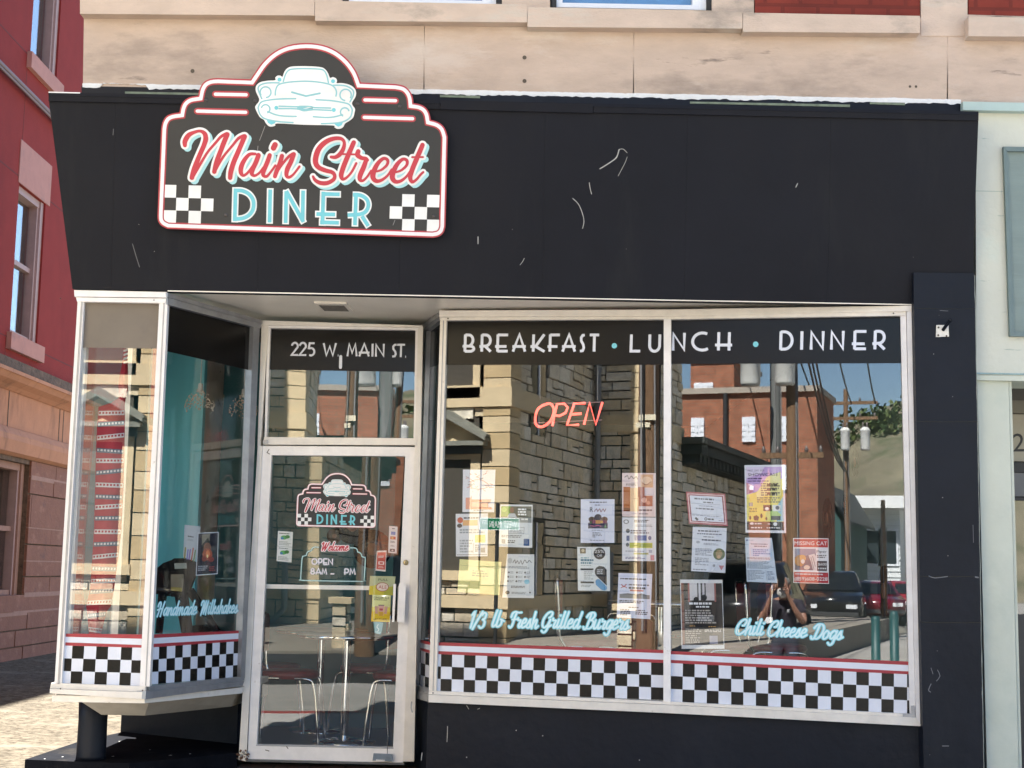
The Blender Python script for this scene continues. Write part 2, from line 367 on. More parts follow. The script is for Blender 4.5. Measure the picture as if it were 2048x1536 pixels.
# ------------------------------------------------------------------ shared materials
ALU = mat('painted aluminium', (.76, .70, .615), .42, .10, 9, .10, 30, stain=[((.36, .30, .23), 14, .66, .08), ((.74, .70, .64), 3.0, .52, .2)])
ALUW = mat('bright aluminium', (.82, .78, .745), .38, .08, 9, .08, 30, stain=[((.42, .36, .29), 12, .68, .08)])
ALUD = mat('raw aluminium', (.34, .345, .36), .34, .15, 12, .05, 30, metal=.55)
BLK = mat('black fascia paint', (.0078, .0084, .0128), .55, .14, 2.2, .35, 3.2, stain=[((.011, .011, .014), 1.1, .50, .25, (1, 1, .35)), ((.0135, .0138, .0165), 5, .56, .2, (1, 1, .07)), ((.06, .06, .06), 55, .77, .02)], spec=.16)
NAVY = mat('blue black paint', (.0078, .0098, .0160), .45, .16, 3, .16, 18, stain=[((.017, .019, .025), 1.6, .5, .25, (1, 1, .4)), ((.22, .22, .22), 42, .80, .015)], spec=.2)
CHIP = mat('chipped paint', (.40, .39, .36), .8, .2, 30)
GLASS = glass_mat('plate glass')
GLASSS = glass_mat('splayed plate glass', ior=1.45)
GLASSD = glass_mat('door glass', ior=1.56, wav=.0016, ws=1.3, stretch=(1, 1, .8))
GLASST = glass_mat('transom glass', wav=.0012, ws=3.0, stretch=(2.0, 1, .3))
VBLK = mat('black vinyl', (.006, .0055, .005), .2, .05, 4, spec=.28)
VBRN = mat('aged black vinyl', (.020, .017, .014), .4, .25, 3)
VWH = mat('white vinyl', (.70, .72, .79), .25, .05, 4, stain=[((.60, .60, .62), 6, .62, .15)])
VRED = mat('red vinyl', (.36, .030, .042), .4, .08, 4)
VCY = mat('cyan vinyl', (.20, .60, .68), .4, .05, 4)
VPCY = mat('pale cyan vinyl', (.66, .86, .88), .4, .04, 4)
VTAU = mat('taupe vinyl', (.165, .135, .105), .45, .12, 2.0, stain=[((.085, .07, .058), 1.5, .5, .3)])
PAPER = mat('white paper', (.74, .75, .80), .75, .04, 6)

# ------------------------------------------------------------------ the diner building
bld = thing('diner_building', 'black fronted diner with tan stone upper wall and a recessed glass entrance', 'building', (0, 1.0, 0))
STONE = mat('tan limestone', (.53, .41, .325), .85, .12, 5, .22, 70, stretch=(.6, 1, 1.6), stain=[((.26, .205, .165), 1.3, .52, .16, (.5, 1, 1.3)), ((.60, .50, .42), 2.4, .55, .12, (.45, 1, 1.4)), ((.19, .15, .12), 3.5, .64, .07, (.4, 1, 2.2))])
STONE2 = mat('pale limestone', (.58, .455, .36), .85, .10, 6, .20, 80, stretch=(.7, 1, 1.5), stain=[((.29, .245, .2), 1.8, .57, .12, (.6, 1, 1.2)), ((.55, .48, .40), 3, .56, .1, (.5, 1, 1.6))])
JOINT = mat('stone joint', (.10, .08, .06), .95, .2, 20)
WPAINT = mat('flaking white paint', (.80, .80, .79), .7, .05, 20, .3, 60)
mb = MB()
ztop = 7.2; xl = at(167, 100, 0).x; xr = at(2130, 100, 0).x + .9
zl = at(1024, 60, 0).z                                # under the ledge
mb.box(xl + .01, xr, .20, .36, 2.88, ztop, JOINT); mb.box(xl + .01, xr, .035, .2, 2.88, zl - .02, JOINT)
for a, b in ((168, 848), (850, 1267), (1269, 1895), (1897, 2170)):        # stone slabs under the ledge
    mb.prism(PF, [(a, 28), (b, 28 + (b - a) * .0 + 8), (b + (1 if b < 2000 else 0), 214), (a - (4 if a > 800 else 3), 214)], -.06, 0, STONE)
mb.prism(PF, [(1842, -60), (1935, -60), (1935, 72), (1842, 72)], -.05, .004, STONE2)
for a, b in ((600, 684), (1004, 1100), (1424, 1508)):
    mb.prism(PF, [(a, -400), (b, -400), (b, 30), (a, 30)], -.05, -.012, STONE2)
mb.prism(PF, [(166, -1400), (683, -1400), (683, 4), (167, 4)], -.05, -.006, STONE2)
mb.prism(PF, [(683, -1400), (2300, -1400), (2300, -330), (683, -330)], -.05, -.010, STONE)
for q in ((385, 142), (1049, 115), (1049, 162), (1820, 173), (1832, 173)): mb.disc(PF, q, 4.2 if q[0] < 1500 else 2.6, .002, JOINT, 10)
mb.box(xl, xl + .3, 2.3, 9.5, -.3, 2.85, STONE); mb.box(xl, xl + .3, .40, 9.5, 2.85, ztop, STONE)           # alley side of the building
mb.box(xl, xr, 9.3, 9.6, 0, ztop, STONE); mb.box(xr - .3, xr, .4, 9.5, 0, ztop, STONE); mb.box(xl, xr, .4, 9.5, ztop - .2, ztop, JOINT)
wall = mb.build('stone_wall', bld)
mb = MB()
for a, b, y0, y1, d in ((160, 629, -10, 31, 0), (630, 1054, 1, 44.5, 0), (1055, 1485, 14, 57, 0), (1486, 1840, 25, 66, 0), (1937, 2170, 33, 74, 0)):
    s1 = (b - a) * .019
    mb.prism(PF, [(a, y0), (b, y0 + s1), (b, y1 + 2), (a, y1 + 2 - s1)] if False else [(a, y0), (b, y0 + s1), (b, y1), (a, y1 - s1 * .4)], -.05, .075, STONE2)
mb.build('sill_course', bld)
BRK = bpy.data.materials.new('red brick'); BRK.use_nodes = True
def brick_mat(name, c1, c2, mortar, scale=1.0, axis='XZ', msize=.012, bw=.21, rh=.073):
    if name in MATS: return MATS[name]
    m = bpy.data.materials.new(name); m.use_nodes = True; MATS[name] = m; n = m.node_tree.nodes; L = m.node_tree.links; b = n['Principled BSDF']
    tc = n.new('ShaderNodeTexCoord'); sp = n.new('ShaderNodeSeparateXYZ'); cb = n.new('ShaderNodeCombineXYZ'); L.new(tc.outputs['Object'], sp.inputs[0])
    L.new(sp.outputs[axis[0]], cb.inputs[0]); L.new(sp.outputs[axis[1]], cb.inputs[1])
    br = n.new('ShaderNodeTexBrick'); L.new(cb.outputs[0], br.inputs['Vector']); br.inputs['Scale'].default_value = scale
    br.inputs['Color1'].default_value = (*c1, 1); br.inputs['Color2'].default_value = (*c2, 1); br.inputs['Mortar'].default_value = (*mortar, 1)
    br.inputs['Mortar Size'].default_value = msize; br.inputs['Brick Width'].default_value = bw; br.inputs['Row Height'].default_value = rh
    nz = n.new('ShaderNodeTexNoise'); nz.inputs['Scale'].default_value = 3; nz.inputs['Detail'].default_value = 8; L.new(tc.outputs['Object'], nz.inputs['Vector'])
    mr = n.new('ShaderNodeMapRange'); mr.inputs[1].default_value = .3; mr.inputs[2].default_value = .7; mr.inputs[3].default_value = .75; mr.inputs[4].default_value = 1.2; L.new(nz.outputs['Fac'], mr.inputs[0])
    mx = n.new('ShaderNodeMix'); mx.data_type = 'RGBA'; mx.blend_type = 'MULTIPLY'; mx.inputs[0].default_value = 1; L.new(br.outputs['Color'], mx.inputs[6]); L.new(mr.outputs[0], mx.inputs[7])
    L.new(mx.outputs[2], b.inputs['Base Color']); b.inputs['Roughness'].default_value = .9
    bp = n.new('ShaderNodeBump'); bp.inputs['Strength'].default_value = .5; bp.inputs['Distance'].default_value = .006; bp.invert = True; L.new(br.outputs['Fac'], bp.inputs['Height']); L.new(bp.outputs[0], b.inputs['Normal'])
    return m
BRICK = brick_mat('painted red brick', (.185, .026, .015), (.205, .030, .017), (.145, .022, .013))
for a, b in ((1510, 1840), (1937, 2170)):
    mb = MB(); mb.prism(PF, [(a, -330), (b, -330), (b, 40), (a, 34)], -.05, -.004, BRICK); mb.build('brick_panel', bld)
WFR = mat('white window frame', (.78, .80, .84), .4, .05, 8)
SKYREF = mat('painted sky reflection', (.09, .24, .46), .8, .2, 5)  # blue of the reflected sky, put into a plain colour
DARKR = mat('dark room', (.012, .012, .013), .9, .1, 3)
for a, b, yb in ((687, 1000, 11), (1103, 1421, 20)):
    mb = MB(); s1 = (b - a) * .019
    def fr(x0, x1, y0, y1, t0, t1, m, k=a): mb.prism(PF, [(x0, y0 + (x0 - a) * .019 - s1), (x1, y0 + (x1 - a) * .019 - s1), (x1, y1 + (x1 - a) * .019 - s1), (x0, y1 + (x0 - a) * .019 - s1)], t0, t1, m)
    fr(a + 10, b - 10, yb - 9, yb, -.12, -.05, WFR); fr(a + 10, a + 22, -330, yb - 9, -.12, -.05, WFR); fr(b - 36, b - 8, -330, yb, -.12, -.048, WFR); fr(b - 22, b - 18, -330, yb, -.048, -.040, WFR)
    fr(a, a + 10, -330, yb, -.12, -.03, mat('dark reveal', (.03, .03, .032), .8)); fr(b - 8, b + 8, -330, yb, -.12, -.03, MATS['dark reveal'])
    fr(a + 10, b - 10, -330, -318, -.12, -.05, WFR)
    wn = mb.build('upper_window', bld)
    mb = MB(); s1 = (b - a) * .019; fr(a + 22, b - 36, -318, yb - 9, -.095, -.089, GLASS); mb.build('pane', wn)
    mb = MB(); fr(a + 22, b - 36, -318, yb - 9, -.15, -.14, SKYREF); mb.build('backing', wn)  # sheet behind the pane, painted with the sky's reflection
# flaking white paint and the dark strip over the fascia
mb = MB(); rr = random.Random(3)
def ragged(x0, x1, ya, yb, h0, h1, step=7):
    up, lo = [], []; x = x0
    while x <= x1:
        f = (x - x0) / (x1 - x0); y = ya + (yb - ya) * f; n1 = mnoise.noise((x * .012, 0, 0)); n2 = mnoise.noise((x * .11, 5, 0))
        up.append((x, y - h0 * (.4 + .3 * abs(n1)) + 1.2 * n2)); lo.append((x, y + h1 * .7 + 3.0 * n1 + 1.4 * rr.uniform(-1, 1) - (9 if mnoise.noise((x * .006, 2.2, 0)) > .38 else 0))); x += step
    return up, lo
u, l = ragged(165, 1925, 170, 203, 9, 7)
for i in range(len(u) - 1): mb.prism(PF, [u[i], u[i + 1], l[i + 1], l[i]], -.01, .004, WPAINT)
mb.build('paint_line', wall)
mb = MB(); mb.prism(PF, [(163, 172), (1926, 206), (1926, 260), (163, 240)], -.04, .0025, NAVY)
for a, b, y in ((250, 430, 183), (880, 960, 190), (1380, 1700, 203), (1740, 1810, 204)):
    mb.prism(PF, [(a, y), (b, y + (b - a) * .019), (b, y + 5 + (b - a) * .019), (a, y + 4)], -.03, .006, mat('old green paint', (.20, .24, .17), .8, .3, 20))
mb.build('flashing_strip', bld)

# fascia: panels on a leaning face, with returns to the wall
mb = MB()
out = [(97, 196), (1957, 232), (1948, 476), (1947, 612), (145, 578)]
frn = [PFA.hit(*q) for q in out]; bk = [V((q.x + (.0 if q.x > 0 else .03), .06, q.z)) for q in frn]
frb = [q - PFA.n * .012 for q in frn]
mb.solid(frb, bk, BLK)
seams_t = [97, 232, 522, 806, 1090, 1376, 1662, 1957]; seams_b = [145, 222, 515, 798, 1085, 1368, 1655, 1947]
for i in range(7):
    a0, a1 = seams_t[i] + (.14 if i else 0), seams_t[i + 1] - (.14 if i < 6 else 0); b0, b1 = seams_b[i] + (.14 if i else 0), seams_b[i + 1] - (.14 if i < 6 else 0)
    yt = lambda x: 196 + (x - 97) * .01935
    yb = lambda x: 578 + (x - 145) * .0187
    pts = [(a0, yt(a0)), (a1, yt(a1)), (b1, yb(b1)), (b0, yb(b0))]
    if i == 6: pts = [(a0, yt(a0)), (1957, 232), (1948, 476), (1947, 611), (b0, yb(b0))]
    mb.prism(PFA, pts, -.012, 0, BLK)
rs = random.Random(11)
for _ in range(22):
    x, y = rs.uniform(150, 1900), rs.uniform(260, 560); mb.disc(PFA, (x, y), rs.uniform(.4, .8), .0015, CHIP if rs.random() < .35 else VBLK, 6)
C3 = crop(900, 0, 1.784)
for pts, w_ in (([(535, 602), (552, 592), (578, 575), (595, 560), (603, 535)], 4), ([(603, 533), (618, 532), (632, 545)], 2), ([(632, 560), (625, 580), (612, 605), (600, 628)], 1.6), ([(497, 652), (500, 672), (505, 692)], 2.6), ([(438, 708), (458, 728), (472, 760), (478, 790), (473, 815)], 2.6), ([(100, 845), (100, 870)], 3.2), ([(265, 922), (258, 935), (250, 945)], 2), ([(1240, 655), (1234, 668)], 3)):
    mb.stroke(PFA, C3(pts), w_ / 1.784, .001, CHIP, h=.0004, smooth=3)
for pts in ([(265, 488), (272, 512), (279, 534)], [(227, 258), (226, 270)]): mb.stroke(PFA, pts, 1.5, .001, mat('grey scuff', (.13, .13, .13), .8), h=.0004)
fas = mb.build('fascia', bld)
mb = MB()
def seg_flash(x0, x1, y0a, y1a, h, t):
    mb.prism(PFA, [(x0, y0a), (x1, y1a), (x1, y1a + h), (x0, y0a + h)], -.02, t, BLK)
seg_flash(97, 880, 184, 200, 18, .014); seg_flash(881, 1186, 200.5, 208, 18, .018); seg_flash(1187, 1957, 207, 223, 18, .014)
tp = [PFA.hit(97, 184, .014), PFA.hit(1957, 223, .014)]
mb.solid([tp[0], tp[1], V((tp[1].x, .0, tp[1].z + .03)), V((tp[0].x, .0, tp[0].z + .03))], [q - V((0, 0, .02)) for q in (tp[0], tp[1], V((tp[1].x, .0, tp[1].z + .03)), V((tp[0].x, .0, tp[0].z + .03)))], BLK)
mb.prism(PFA, [(97, 183.2), (160, 184.6), (160, 187), (97, 185.4)], .010, .0155, WPAINT)
mb.build('flashing', fas)
# soffit
SOF = mat('soffit paint', (.80, .74, .64), .33, .06, 3, .04, 8, stain=[((.66, .58, .46), 1.4, .55, .15, (1, .4, 1)), ((.30, .24, .17), 8, .70, .05)])
zs = fb.z + .012
mb = MB()
pl_ = [at(146, 578, 0), at(1824, 608, 0)]
mb.solid([V((-2.5, .0, zs)), V((2.36, .0, zs)), V((2.36, 1.3, zs)), V((-2.5, 1.3, zs))], [V((-2.5, .0, zs + .05)), V((2.36, .0, zs + .05)), V((2.36, 1.3, zs + .05)), V((-2.5, 1.3, zs + .05))], SOF)
mb.prism(PFA, [(335, 580.6), (1826, 608.2), (1826, 610.2), (335, 583)], -.02, .001, SOF)
sof = mb.build('soffit', bld)
PSO = PL((0, 0, zs), (1, 0, 0), (0, 1, 0)); PSO.n = V((0, 0, -1))
mb = MB()
q = [(628, 607), (692, 608), (708, 625), (645, 624)]
mb.prism(PSO, q, 0, .012, SOF)
mb.prism(PSO, [(638, 611), (688, 612), (698, 623), (649, 622)], .012, .014, mat('vent mesh', (.16, .145, .12), .7, .3, 60))
mb.build('vent', sof)
# ------------------------------------------------------------------ shop windows
GT0, GT1 = -.036, -.030                     # glass sheet, behind the frame face
TB, TL = -.0292, -.0288                     # vinyl film and the marks on it, just behind the glass
def quad(x0, y0, x1, y1): return [(x0, y0), (x1, y0), (x1, y1), (x0, y1)]
def lerp(a, b, f): return a + (b - a) * f
def band(pl, xt, xb, yl, yr, name, parent):
    """red, white, red stripes over three rows of checks; xt/xb column lines at the top and foot, yl/yr line heights at both ends"""
    mb = MB(); x0t, x1t, x0b, x1b = xt[0], xt[-1], xb[0], xb[-1]
    def X(i, f): return lerp(xt[i], xb[i], f)
    H0, H1 = yl[4], yl[5]
    def Y(x, k): f = (x - (x0t + x0b) / 2) / ((x1t + x1b) / 2 - (x0t + x0b) / 2); return lerp(yl[k], yr[k], f)
    def XE(side, k):                          # end lines run on above the checks
        a, b = (xt[0], xb[0]) if side == 0 else (xt[-1], xb[-1]); f = (yl[k] - yl[4]) / (yl[5] - yl[4]); return lerp(a, b, f)
    mb.prism(pl, [(XE(0, 0), yl[0]), (XE(1, 0), yr[0]), (XE(1, 5), yr[5]), (XE(0, 5), yl[5])], -.0297, TB, VWH)
    for a, b in ((0, 1), (2, 3)):
        mb.sheet(pl, [(XE(0, a), yl[a]), (XE(1, a), yr[a]), (XE(1, b), yr[b]), (XE(0, b), yl[b])], TL, VRED)
    for r in range(3):
        for c in range(len(xt) - 1):
            if (r + c) % 2 == 0: continue
            f0, f1 = r / 3, (r + 1) / 3; P = []
            for i, f in ((c, f0), (c + 1, f0), (c + 1, f1), (c, f1)):
                x = X(i, f); P.append((x, lerp(Y(x, 4), Y(x, 5), f)))
            mb.sheet(pl, P, TL, VBLK)
    return mb.build(name, parent)

# ---- corner display, street face
mb = MB()
mb.prism(PF, [(148, 580), (333, 584), (333, 595), (149, 593)], -.06, .012, ALUW)
mb.prism(PF, [(152, 594.5), (332, 597), (331, 606), (154, 603)], -.06, .006, ALUW)
mb.prism(PF, [(155.5, 599), (168, 601), (123, 1368), (109, 1367)], -.05, .0, ALUW)
mb.prism(PF, [(162, 603), (165, 603), (119, 1368), (115, 1368)], 0, .004, ALUD)
mb.prism(PF, [(318.5, 605), (335, 605.5), (299, 1373), (279, 1373)], -.05, .0, ALUW)
mb.prism(PF, [(327, 606), (329, 606), (292, 1372), (290, 1372)], 0, .003, ALUD)
mb.prism(PF, [(102, 1366), (291, 1373), (291, 1383.5), (100.5, 1377)], -.06, .004, ALU)
mb.prism(PF, [(99.5, 1378), (291.5, 1384.5), (290, 1398.5), (99.5, 1386.5)], -.06, .022, ALU)
for q in ((121, 1377.5), (285, 1381)): mb.disc(PF, q, 1.6, .024, JOINT, 8)
for q in ((121, 597), (308, 600)): mb.disc(PF, q, 1.3, .014, JOINT, 8)
wF = mb.build('display_window', bld, label='narrow street face of the corner display window')
mb = MB(); mb.prism(PF, [(165, 603), (319, 605.5), (281, 1373), (121, 1368)], GT0, GT1, GLASS); mb.build('pane', wF)
mb = MB(); mb.prism(PF, [(167, 603), (318, 606), (314, 697), (163, 695)], -.0297, TB, VTAU); mb.build('taupe_band', wF)
band(PF, [125, 144.9, 168.6, 193, 216.4, 242.6, 264.6, 283], [121, 140.7, 163.3, 188.5, 213, 238.4, 260.7, 279.5], [1267, 1273.5, 1284.5, 1291, 1291, 1367.5], [1269, 1277.5, 1290, 1295.5, 1295.5, 1371.5], 'checker_band', wF)

# ---- corner display, splayed face
mb = MB()
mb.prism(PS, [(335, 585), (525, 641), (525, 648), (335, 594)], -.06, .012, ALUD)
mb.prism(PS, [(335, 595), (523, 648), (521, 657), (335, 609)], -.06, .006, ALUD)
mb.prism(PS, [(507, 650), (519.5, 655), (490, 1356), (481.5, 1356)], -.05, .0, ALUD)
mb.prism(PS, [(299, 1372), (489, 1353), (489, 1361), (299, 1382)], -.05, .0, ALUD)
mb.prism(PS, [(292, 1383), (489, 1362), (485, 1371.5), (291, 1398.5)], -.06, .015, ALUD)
wS = mb.build('display_window', bld, label='splayed face of the corner display window beside the door')
mb = MB(); mb.prism(PS, [(334.5, 606), (508, 654), (482, 1356), (299, 1375)], GT0, GT1, GLASSS); mb.build('pane', wS)
mb = MB(); mb.prism(PS, [(334, 609), (508, 655), (506, 742), (331, 702)], -.0297, TB, VBLK); mb.build('black_band', wS)
C5 = crop(0, 1000, 2.865)
ct = [862, 912, 957, 1005, 1048, 1095, 1135, 1180, 1218, 1260, 1298, 1340, 1383]
band(PS, [x / 2.865 for x in ct], [(x - 6) / 2.865 for x in ct], [1269, 1276.5, 1288, 1295, 1295, 1369], [1261, 1266, 1277.5, 1282, 1282, 1353.5], 'checker_band', wS)
mb = MB()
script(mb, PS, 'Handmade ', 312, 1231, 402, 1228, 27, 5.8, -.0294, VCY); script(mb, PS, 'Milkshakes', 399, 1228, 478, 1225, 27, 5.8, -.0294, VCY)
script(mb, PS, 'Handmade ', 312, 1231, 402, 1228, 27, 3.0, -.0284, VPCY); script(mb, PS, 'Milkshakes', 399, 1228, 478, 1225, 27, 3.0, -.0284, VPCY)
mb.build('slogan', wS)
# ---- corner display, alley face, floor and underside
bx = at(112, 1370, 0); zf = at(200, 1392, 0).z; xw = xl + .10
mb = MB()
for z0, z1 in ((zf, zf + .07), (2.70, 2.77)): mb.box(xw - .05, xw, .03, 1.6, z0, z1, ALUW)
for y in (.06, 1.56): mb.box(xw - .05, xw, y, y + .05, zf + .07, 2.70, ALUW)
mb.box(xw - .05, xw - .004, 1.1, 1.56, zf + .07, 2.70, ALUW); mb.box(xw - .004, xw, 1.1, 1.56, zf + .07, 2.70, mat('added dark lining', (.02, .06, .065), .7))  # opaque end added to keep the bright alley from showing through the display
wA = mb.build('display_window', bld, label='alley face of the corner display window')
mb = MB(); mb.box(xw - .03, xw - .024, .11, 1.1, zf + .07, 2.70, GLASS); mb.build('pane', wA)
mb = MB()
f0 = at(100, 1386, .0); f1 = at(290, 1397, .0); f2 = PS.hit(484, 1371, 0)
top = [V((xw - .06, -.005, zf)), V((f1.x, -.005, zf)), V((f2.x, f2.y, zf)), V((f2.x, 1.75, zf)), V((xw - .06, 1.75, zf))]
mb.solid(top, [q - V((0, 0, .035)) for q in top], ALU)
low = [V((xw + .06, .10, zf - .035)), V((f1.x - .0, .10, zf - .035)), V((f2.x - .04, f2.y + .03, zf - .035)), V((f2.x, 1.75, zf - .035)), V((xw + .06, 1.75, zf - .035))]
lo2 = [V((xw + .16, .22, zf - .075)), V((f1.x - .05, .22, zf - .075)), V((f2.x - .08, f2.y + .1, zf - .075)), V((f2.x, 1.75, zf - .075)), V((xw + .16, 1.75, zf - .075))]
lo2 = [q - V((0, 0, .05)) for q in lo2]; mb.solid(low, lo2, mat('window box underside', (.30, .265, .21), .6, .15, 8))
mb.build('display_floor', bld)

# ---- big display window
mb = MB()
C8 = crop(860, 600, 4.096); C9 = crop(1320, 600, 3.84); C11 = crop(820, 1220, 3.531); C12 = crop(1320, 1220, 3.531)
mb.prism(PW, [(878.5, 621), (1341, 619), (1823, 611), (1823, 622), (1341, 632.5), (878.5, 633.5)], -.06, .016, ALU)
mb.prism(PW, [(879, 634.5), (1341, 633), (1812, 622.5), (1812, 631), (1341, 638.5), (880, 640.5)], -.06, .008, ALU)
mb.prism(PW, [(880.5, 641), (893, 640.5), (872.5, 1382), (857.5, 1381)], -.05, 0, ALU)
mb.prism(PW, [(886, 641), (888, 641), (867, 1382), (865, 1382)], 0, .003, ALUD)
mb.prism(PW, [(1327.5, 638.5), (1342, 638.5), (1341, 1404), (1326.8, 1403)], -.05, .004, ALUW)
mb.prism(PW, [(1801, 631), (1812, 631), (1831, 1436), (1820, 1436)], -.05, .0, ALUW)
mb.prism(PW, [(1812.8, 612), (1823, 612), (1843, 1450), (1832, 1450)], -.06, .010, ALUW)
mb.prism(PW, [(858, 1381.5), (1341, 1403.5), (1821, 1428), (1821, 1434), (1341, 1409.5), (857, 1388.5)], -.05, .002, ALU)
mb.prism(PW, [(857, 1389.5), (1341, 1410.5), (1832, 1435), (1843, 1452.5), (1341, 1426.5), (857, 1404.5)], -.06, .014, ALU)
mb.prism(PW, [(1822, 1412), (1829, 1411), (1830, 1436), (1806, 1434), (1806, 1428), (1823, 1427)], 0, .012, ALUD)
for q in ((896, 637), (1787, 626.5), (866, 1386), (1825, 1437)): mb.disc(PW, q, 1.6, .0125, JOINT, 8)
wW = mb.build('display_window', bld, label='wide two pane display window right of the door')
mb = MB(); mb.prism(PW, [(891, 638), (1329, 637), (1328, 1405), (871, 1384)], GT0, GT1, GLASS); mb.build('pane', wW, label='left pane with taped notices')
mb = MB(); mb.prism(PW, [(1340, 637), (1803, 629), (1823, 1430), (1339, 1406)], GT0, GT1, GLASS); mb.build('pane', wW, label='right pane with taped notices')
yl = [1284.5, 1291, 1302, 1308, 1308, 1382]; ym = [1300, 1306.4, 1319.7, 1326, 1326, 1400]
t11 = [183, 220, 298, 383, 463, 545, 625, 708, 790, 872, 955, 1038, 1118, 1203, 1285, 1370, 1450, 1535, 1618, 1703, 1793]
b11 = [180, 215, 293, 378, 458, 540, 620, 703, 783, 867, 948, 1032, 1113, 1198, 1280, 1365, 1448, 1533, 1617, 1702, 1791]
band(PW, [820 + x / 3.531 for x in t11], [820 + x / 3.531 for x in b11], yl, ym, 'checker_band', wW)
t12 = [70, 162, 245, 333, 415, 503, 590, 678, 765, 855, 942, 1030, 1115, 1208, 1295, 1387, 1475, 1565, 1652, 1745, 1775]
b12 = [68, 158, 242, 330, 413, 503, 588, 677, 763, 853, 940, 1028, 1115, 1207, 1292, 1385, 1473, 1563, 1650, 1745, 1778]
band(PW, [1320 + x / 3.531 for x in t12], [1320 + x / 3.531 for x in b12], [1302, 1308.4, 1319.7, 1326, 1326, 1403.5], [1323.4, 1330.4, 1343, 1349, 1349, 1427], 'checker_band', wW)
mb = MB()
mb.prism(PW, [(891, 638), (1329, 637), (1328, 729.5), (889.5, 729.5)], -.0297, TB, VBLK)
mb.prism(PW, [(1340, 637), (1803, 629), (1804.5, 726.2), (1340, 727.6)], -.0297, TB, VBLK)
mb.build('black_band', wW)
mb = MB()
for ch, a, b in (('B', 266, 366), ('R', 404, 502), ('E', 532, 636), ('A', 674, 784), ('K', 822, 938), ('F', 962, 1060), ('A', 1080, 1192), ('S', 1228, 1264), ('T', 1305, 1382), ('L', 1642, 1722), ('U', 1793, 1884)):
    if ch == 'L': mb.build('lettering', wW, label='word breakfast'); mb = MB()
    deco(mb, PW, ch, 860 + a / 4.096, 860 + b / 4.096, 600 + 282 / 4.096, 600 + 423 / 4.096, 5.6 if ch not in 'S' else 5.2, TL, VWH, skew=1.0)
for ch, a, b, y0, y1 in (('N', 94, 190, 252, 388), ('C', 246, 372, 250, 388), ('H', 422, 553, 247, 388), ('D', 918, 1018, 240, 382), ('I', 1070, 1104, 240, 382), ('N', 1154, 1256, 239, 381), ('N', 1310, 1410, 237, 381), ('E', 1472, 1582, 237, 379), ('R', 1630, 1730, 236, 379)):
    if ch == 'D': mb.build('lettering', wW, label='word lunch'); mb = MB()
    deco(mb, PW, ch, 1320 + a / 3.84, 1320 + b / 3.84, 600 + y0 / 3.84, 600 + y1 / 3.84, 5.8, TL, VWH, skew=1.0)
mb.build('lettering', wW, label='word dinner'); mb = MB()
mb.disc(PW, (860 + 1510 / 4.096, 600 + 375 / 4.096), 5.4, TL, VCY); mb.build('dot', wW); mb = MB(); mb.disc(PW, (1320 + 735 / 3.84, 600 + 340 / 3.84), 5.6, TL, VCY)
mb.build('dot', wW)
mb = MB()
for x0, y0, x1, y1, s in ((937, 1255, 975, 1257, '1/3'), (981, 1253, 1010, 1254, 'lb'), (1016, 1254, 1080, 1257, 'Fresh'), (1081, 1255, 1164, 1257, 'Grilled'), (1166, 1257, 1262, 1259, 'Burgers')):
    script(mb, PW, s, x0, y0, x1, y1, 33, 7.4, -.0294, VCY); script(mb, PW, s, x0, y0, x1, y1, 33, 3.7, -.0282, VPCY)
mb.build('slogan', wW, label='burger slogan in pale cyan script'); mb = MB()
for x0, y0, x1, y1, s in ((1469, 1268, 1532, 1270, 'Chili'), (1533, 1271, 1618, 1275, 'Cheese'), (1621, 1277, 1690, 1279, 'Dogs')):
    script(mb, PW, s, x0, y0, x1, y1, 31, 7.4, -.0294, VCY); script(mb, PW, s, x0, y0, x1, y1, 31, 3.7, -.0282, VPCY)
mb.build('slogan', wW, label='chili cheese dogs slogan in pale cyan script')

# ---- short return pane beside the door
mb = MB()
mb.prism(PR, [(844, 648), (879, 624), (879, 633), (846, 657)], -.04, .010, ALUD)
mb.prism(PR, [(846, 657.5), (879, 633.5), (879, 641), (848, 665)], -.04, .004, ALUD)
mb.prism(PR, [(848, 662), (853, 660), (829, 1371), (823, 1371)], -.03, .0, ALUD)
mb.prism(PR, [(821, 1367), (858, 1378), (857, 1388), (820, 1377)], -.04, .0, ALUD)
mb.prism(PR, [(820, 1378), (857, 1389), (857, 1404), (818, 1392)], -.04, .008, ALUD)
wR = mb.build('display_window', bld, label='narrow return pane between door and wide window')
mb = MB(); mb.prism(PR, [(850, 655), (881, 636), (860, 1380), (827, 1371)], GT0, GT1, GLASS); mb.build('pane', wR)
mb = MB(); mb.prism(PR, [(851, 662), (881, 640), (879, 728), (849, 738)], -.0297, TB, VBLK); mb.build('black_band', wR)
xs = [22, 45, 70, 97, 122, 130]
band(PR, [826, 834, 842, 851, 859, 864], [824.5, 832.5, 840.5, 849.5, 857.5, 860], [1277, 1282, 1291, 1296, 1296, 1369], [1285, 1291, 1302, 1308, 1308, 1381], 'checker_band', wR)

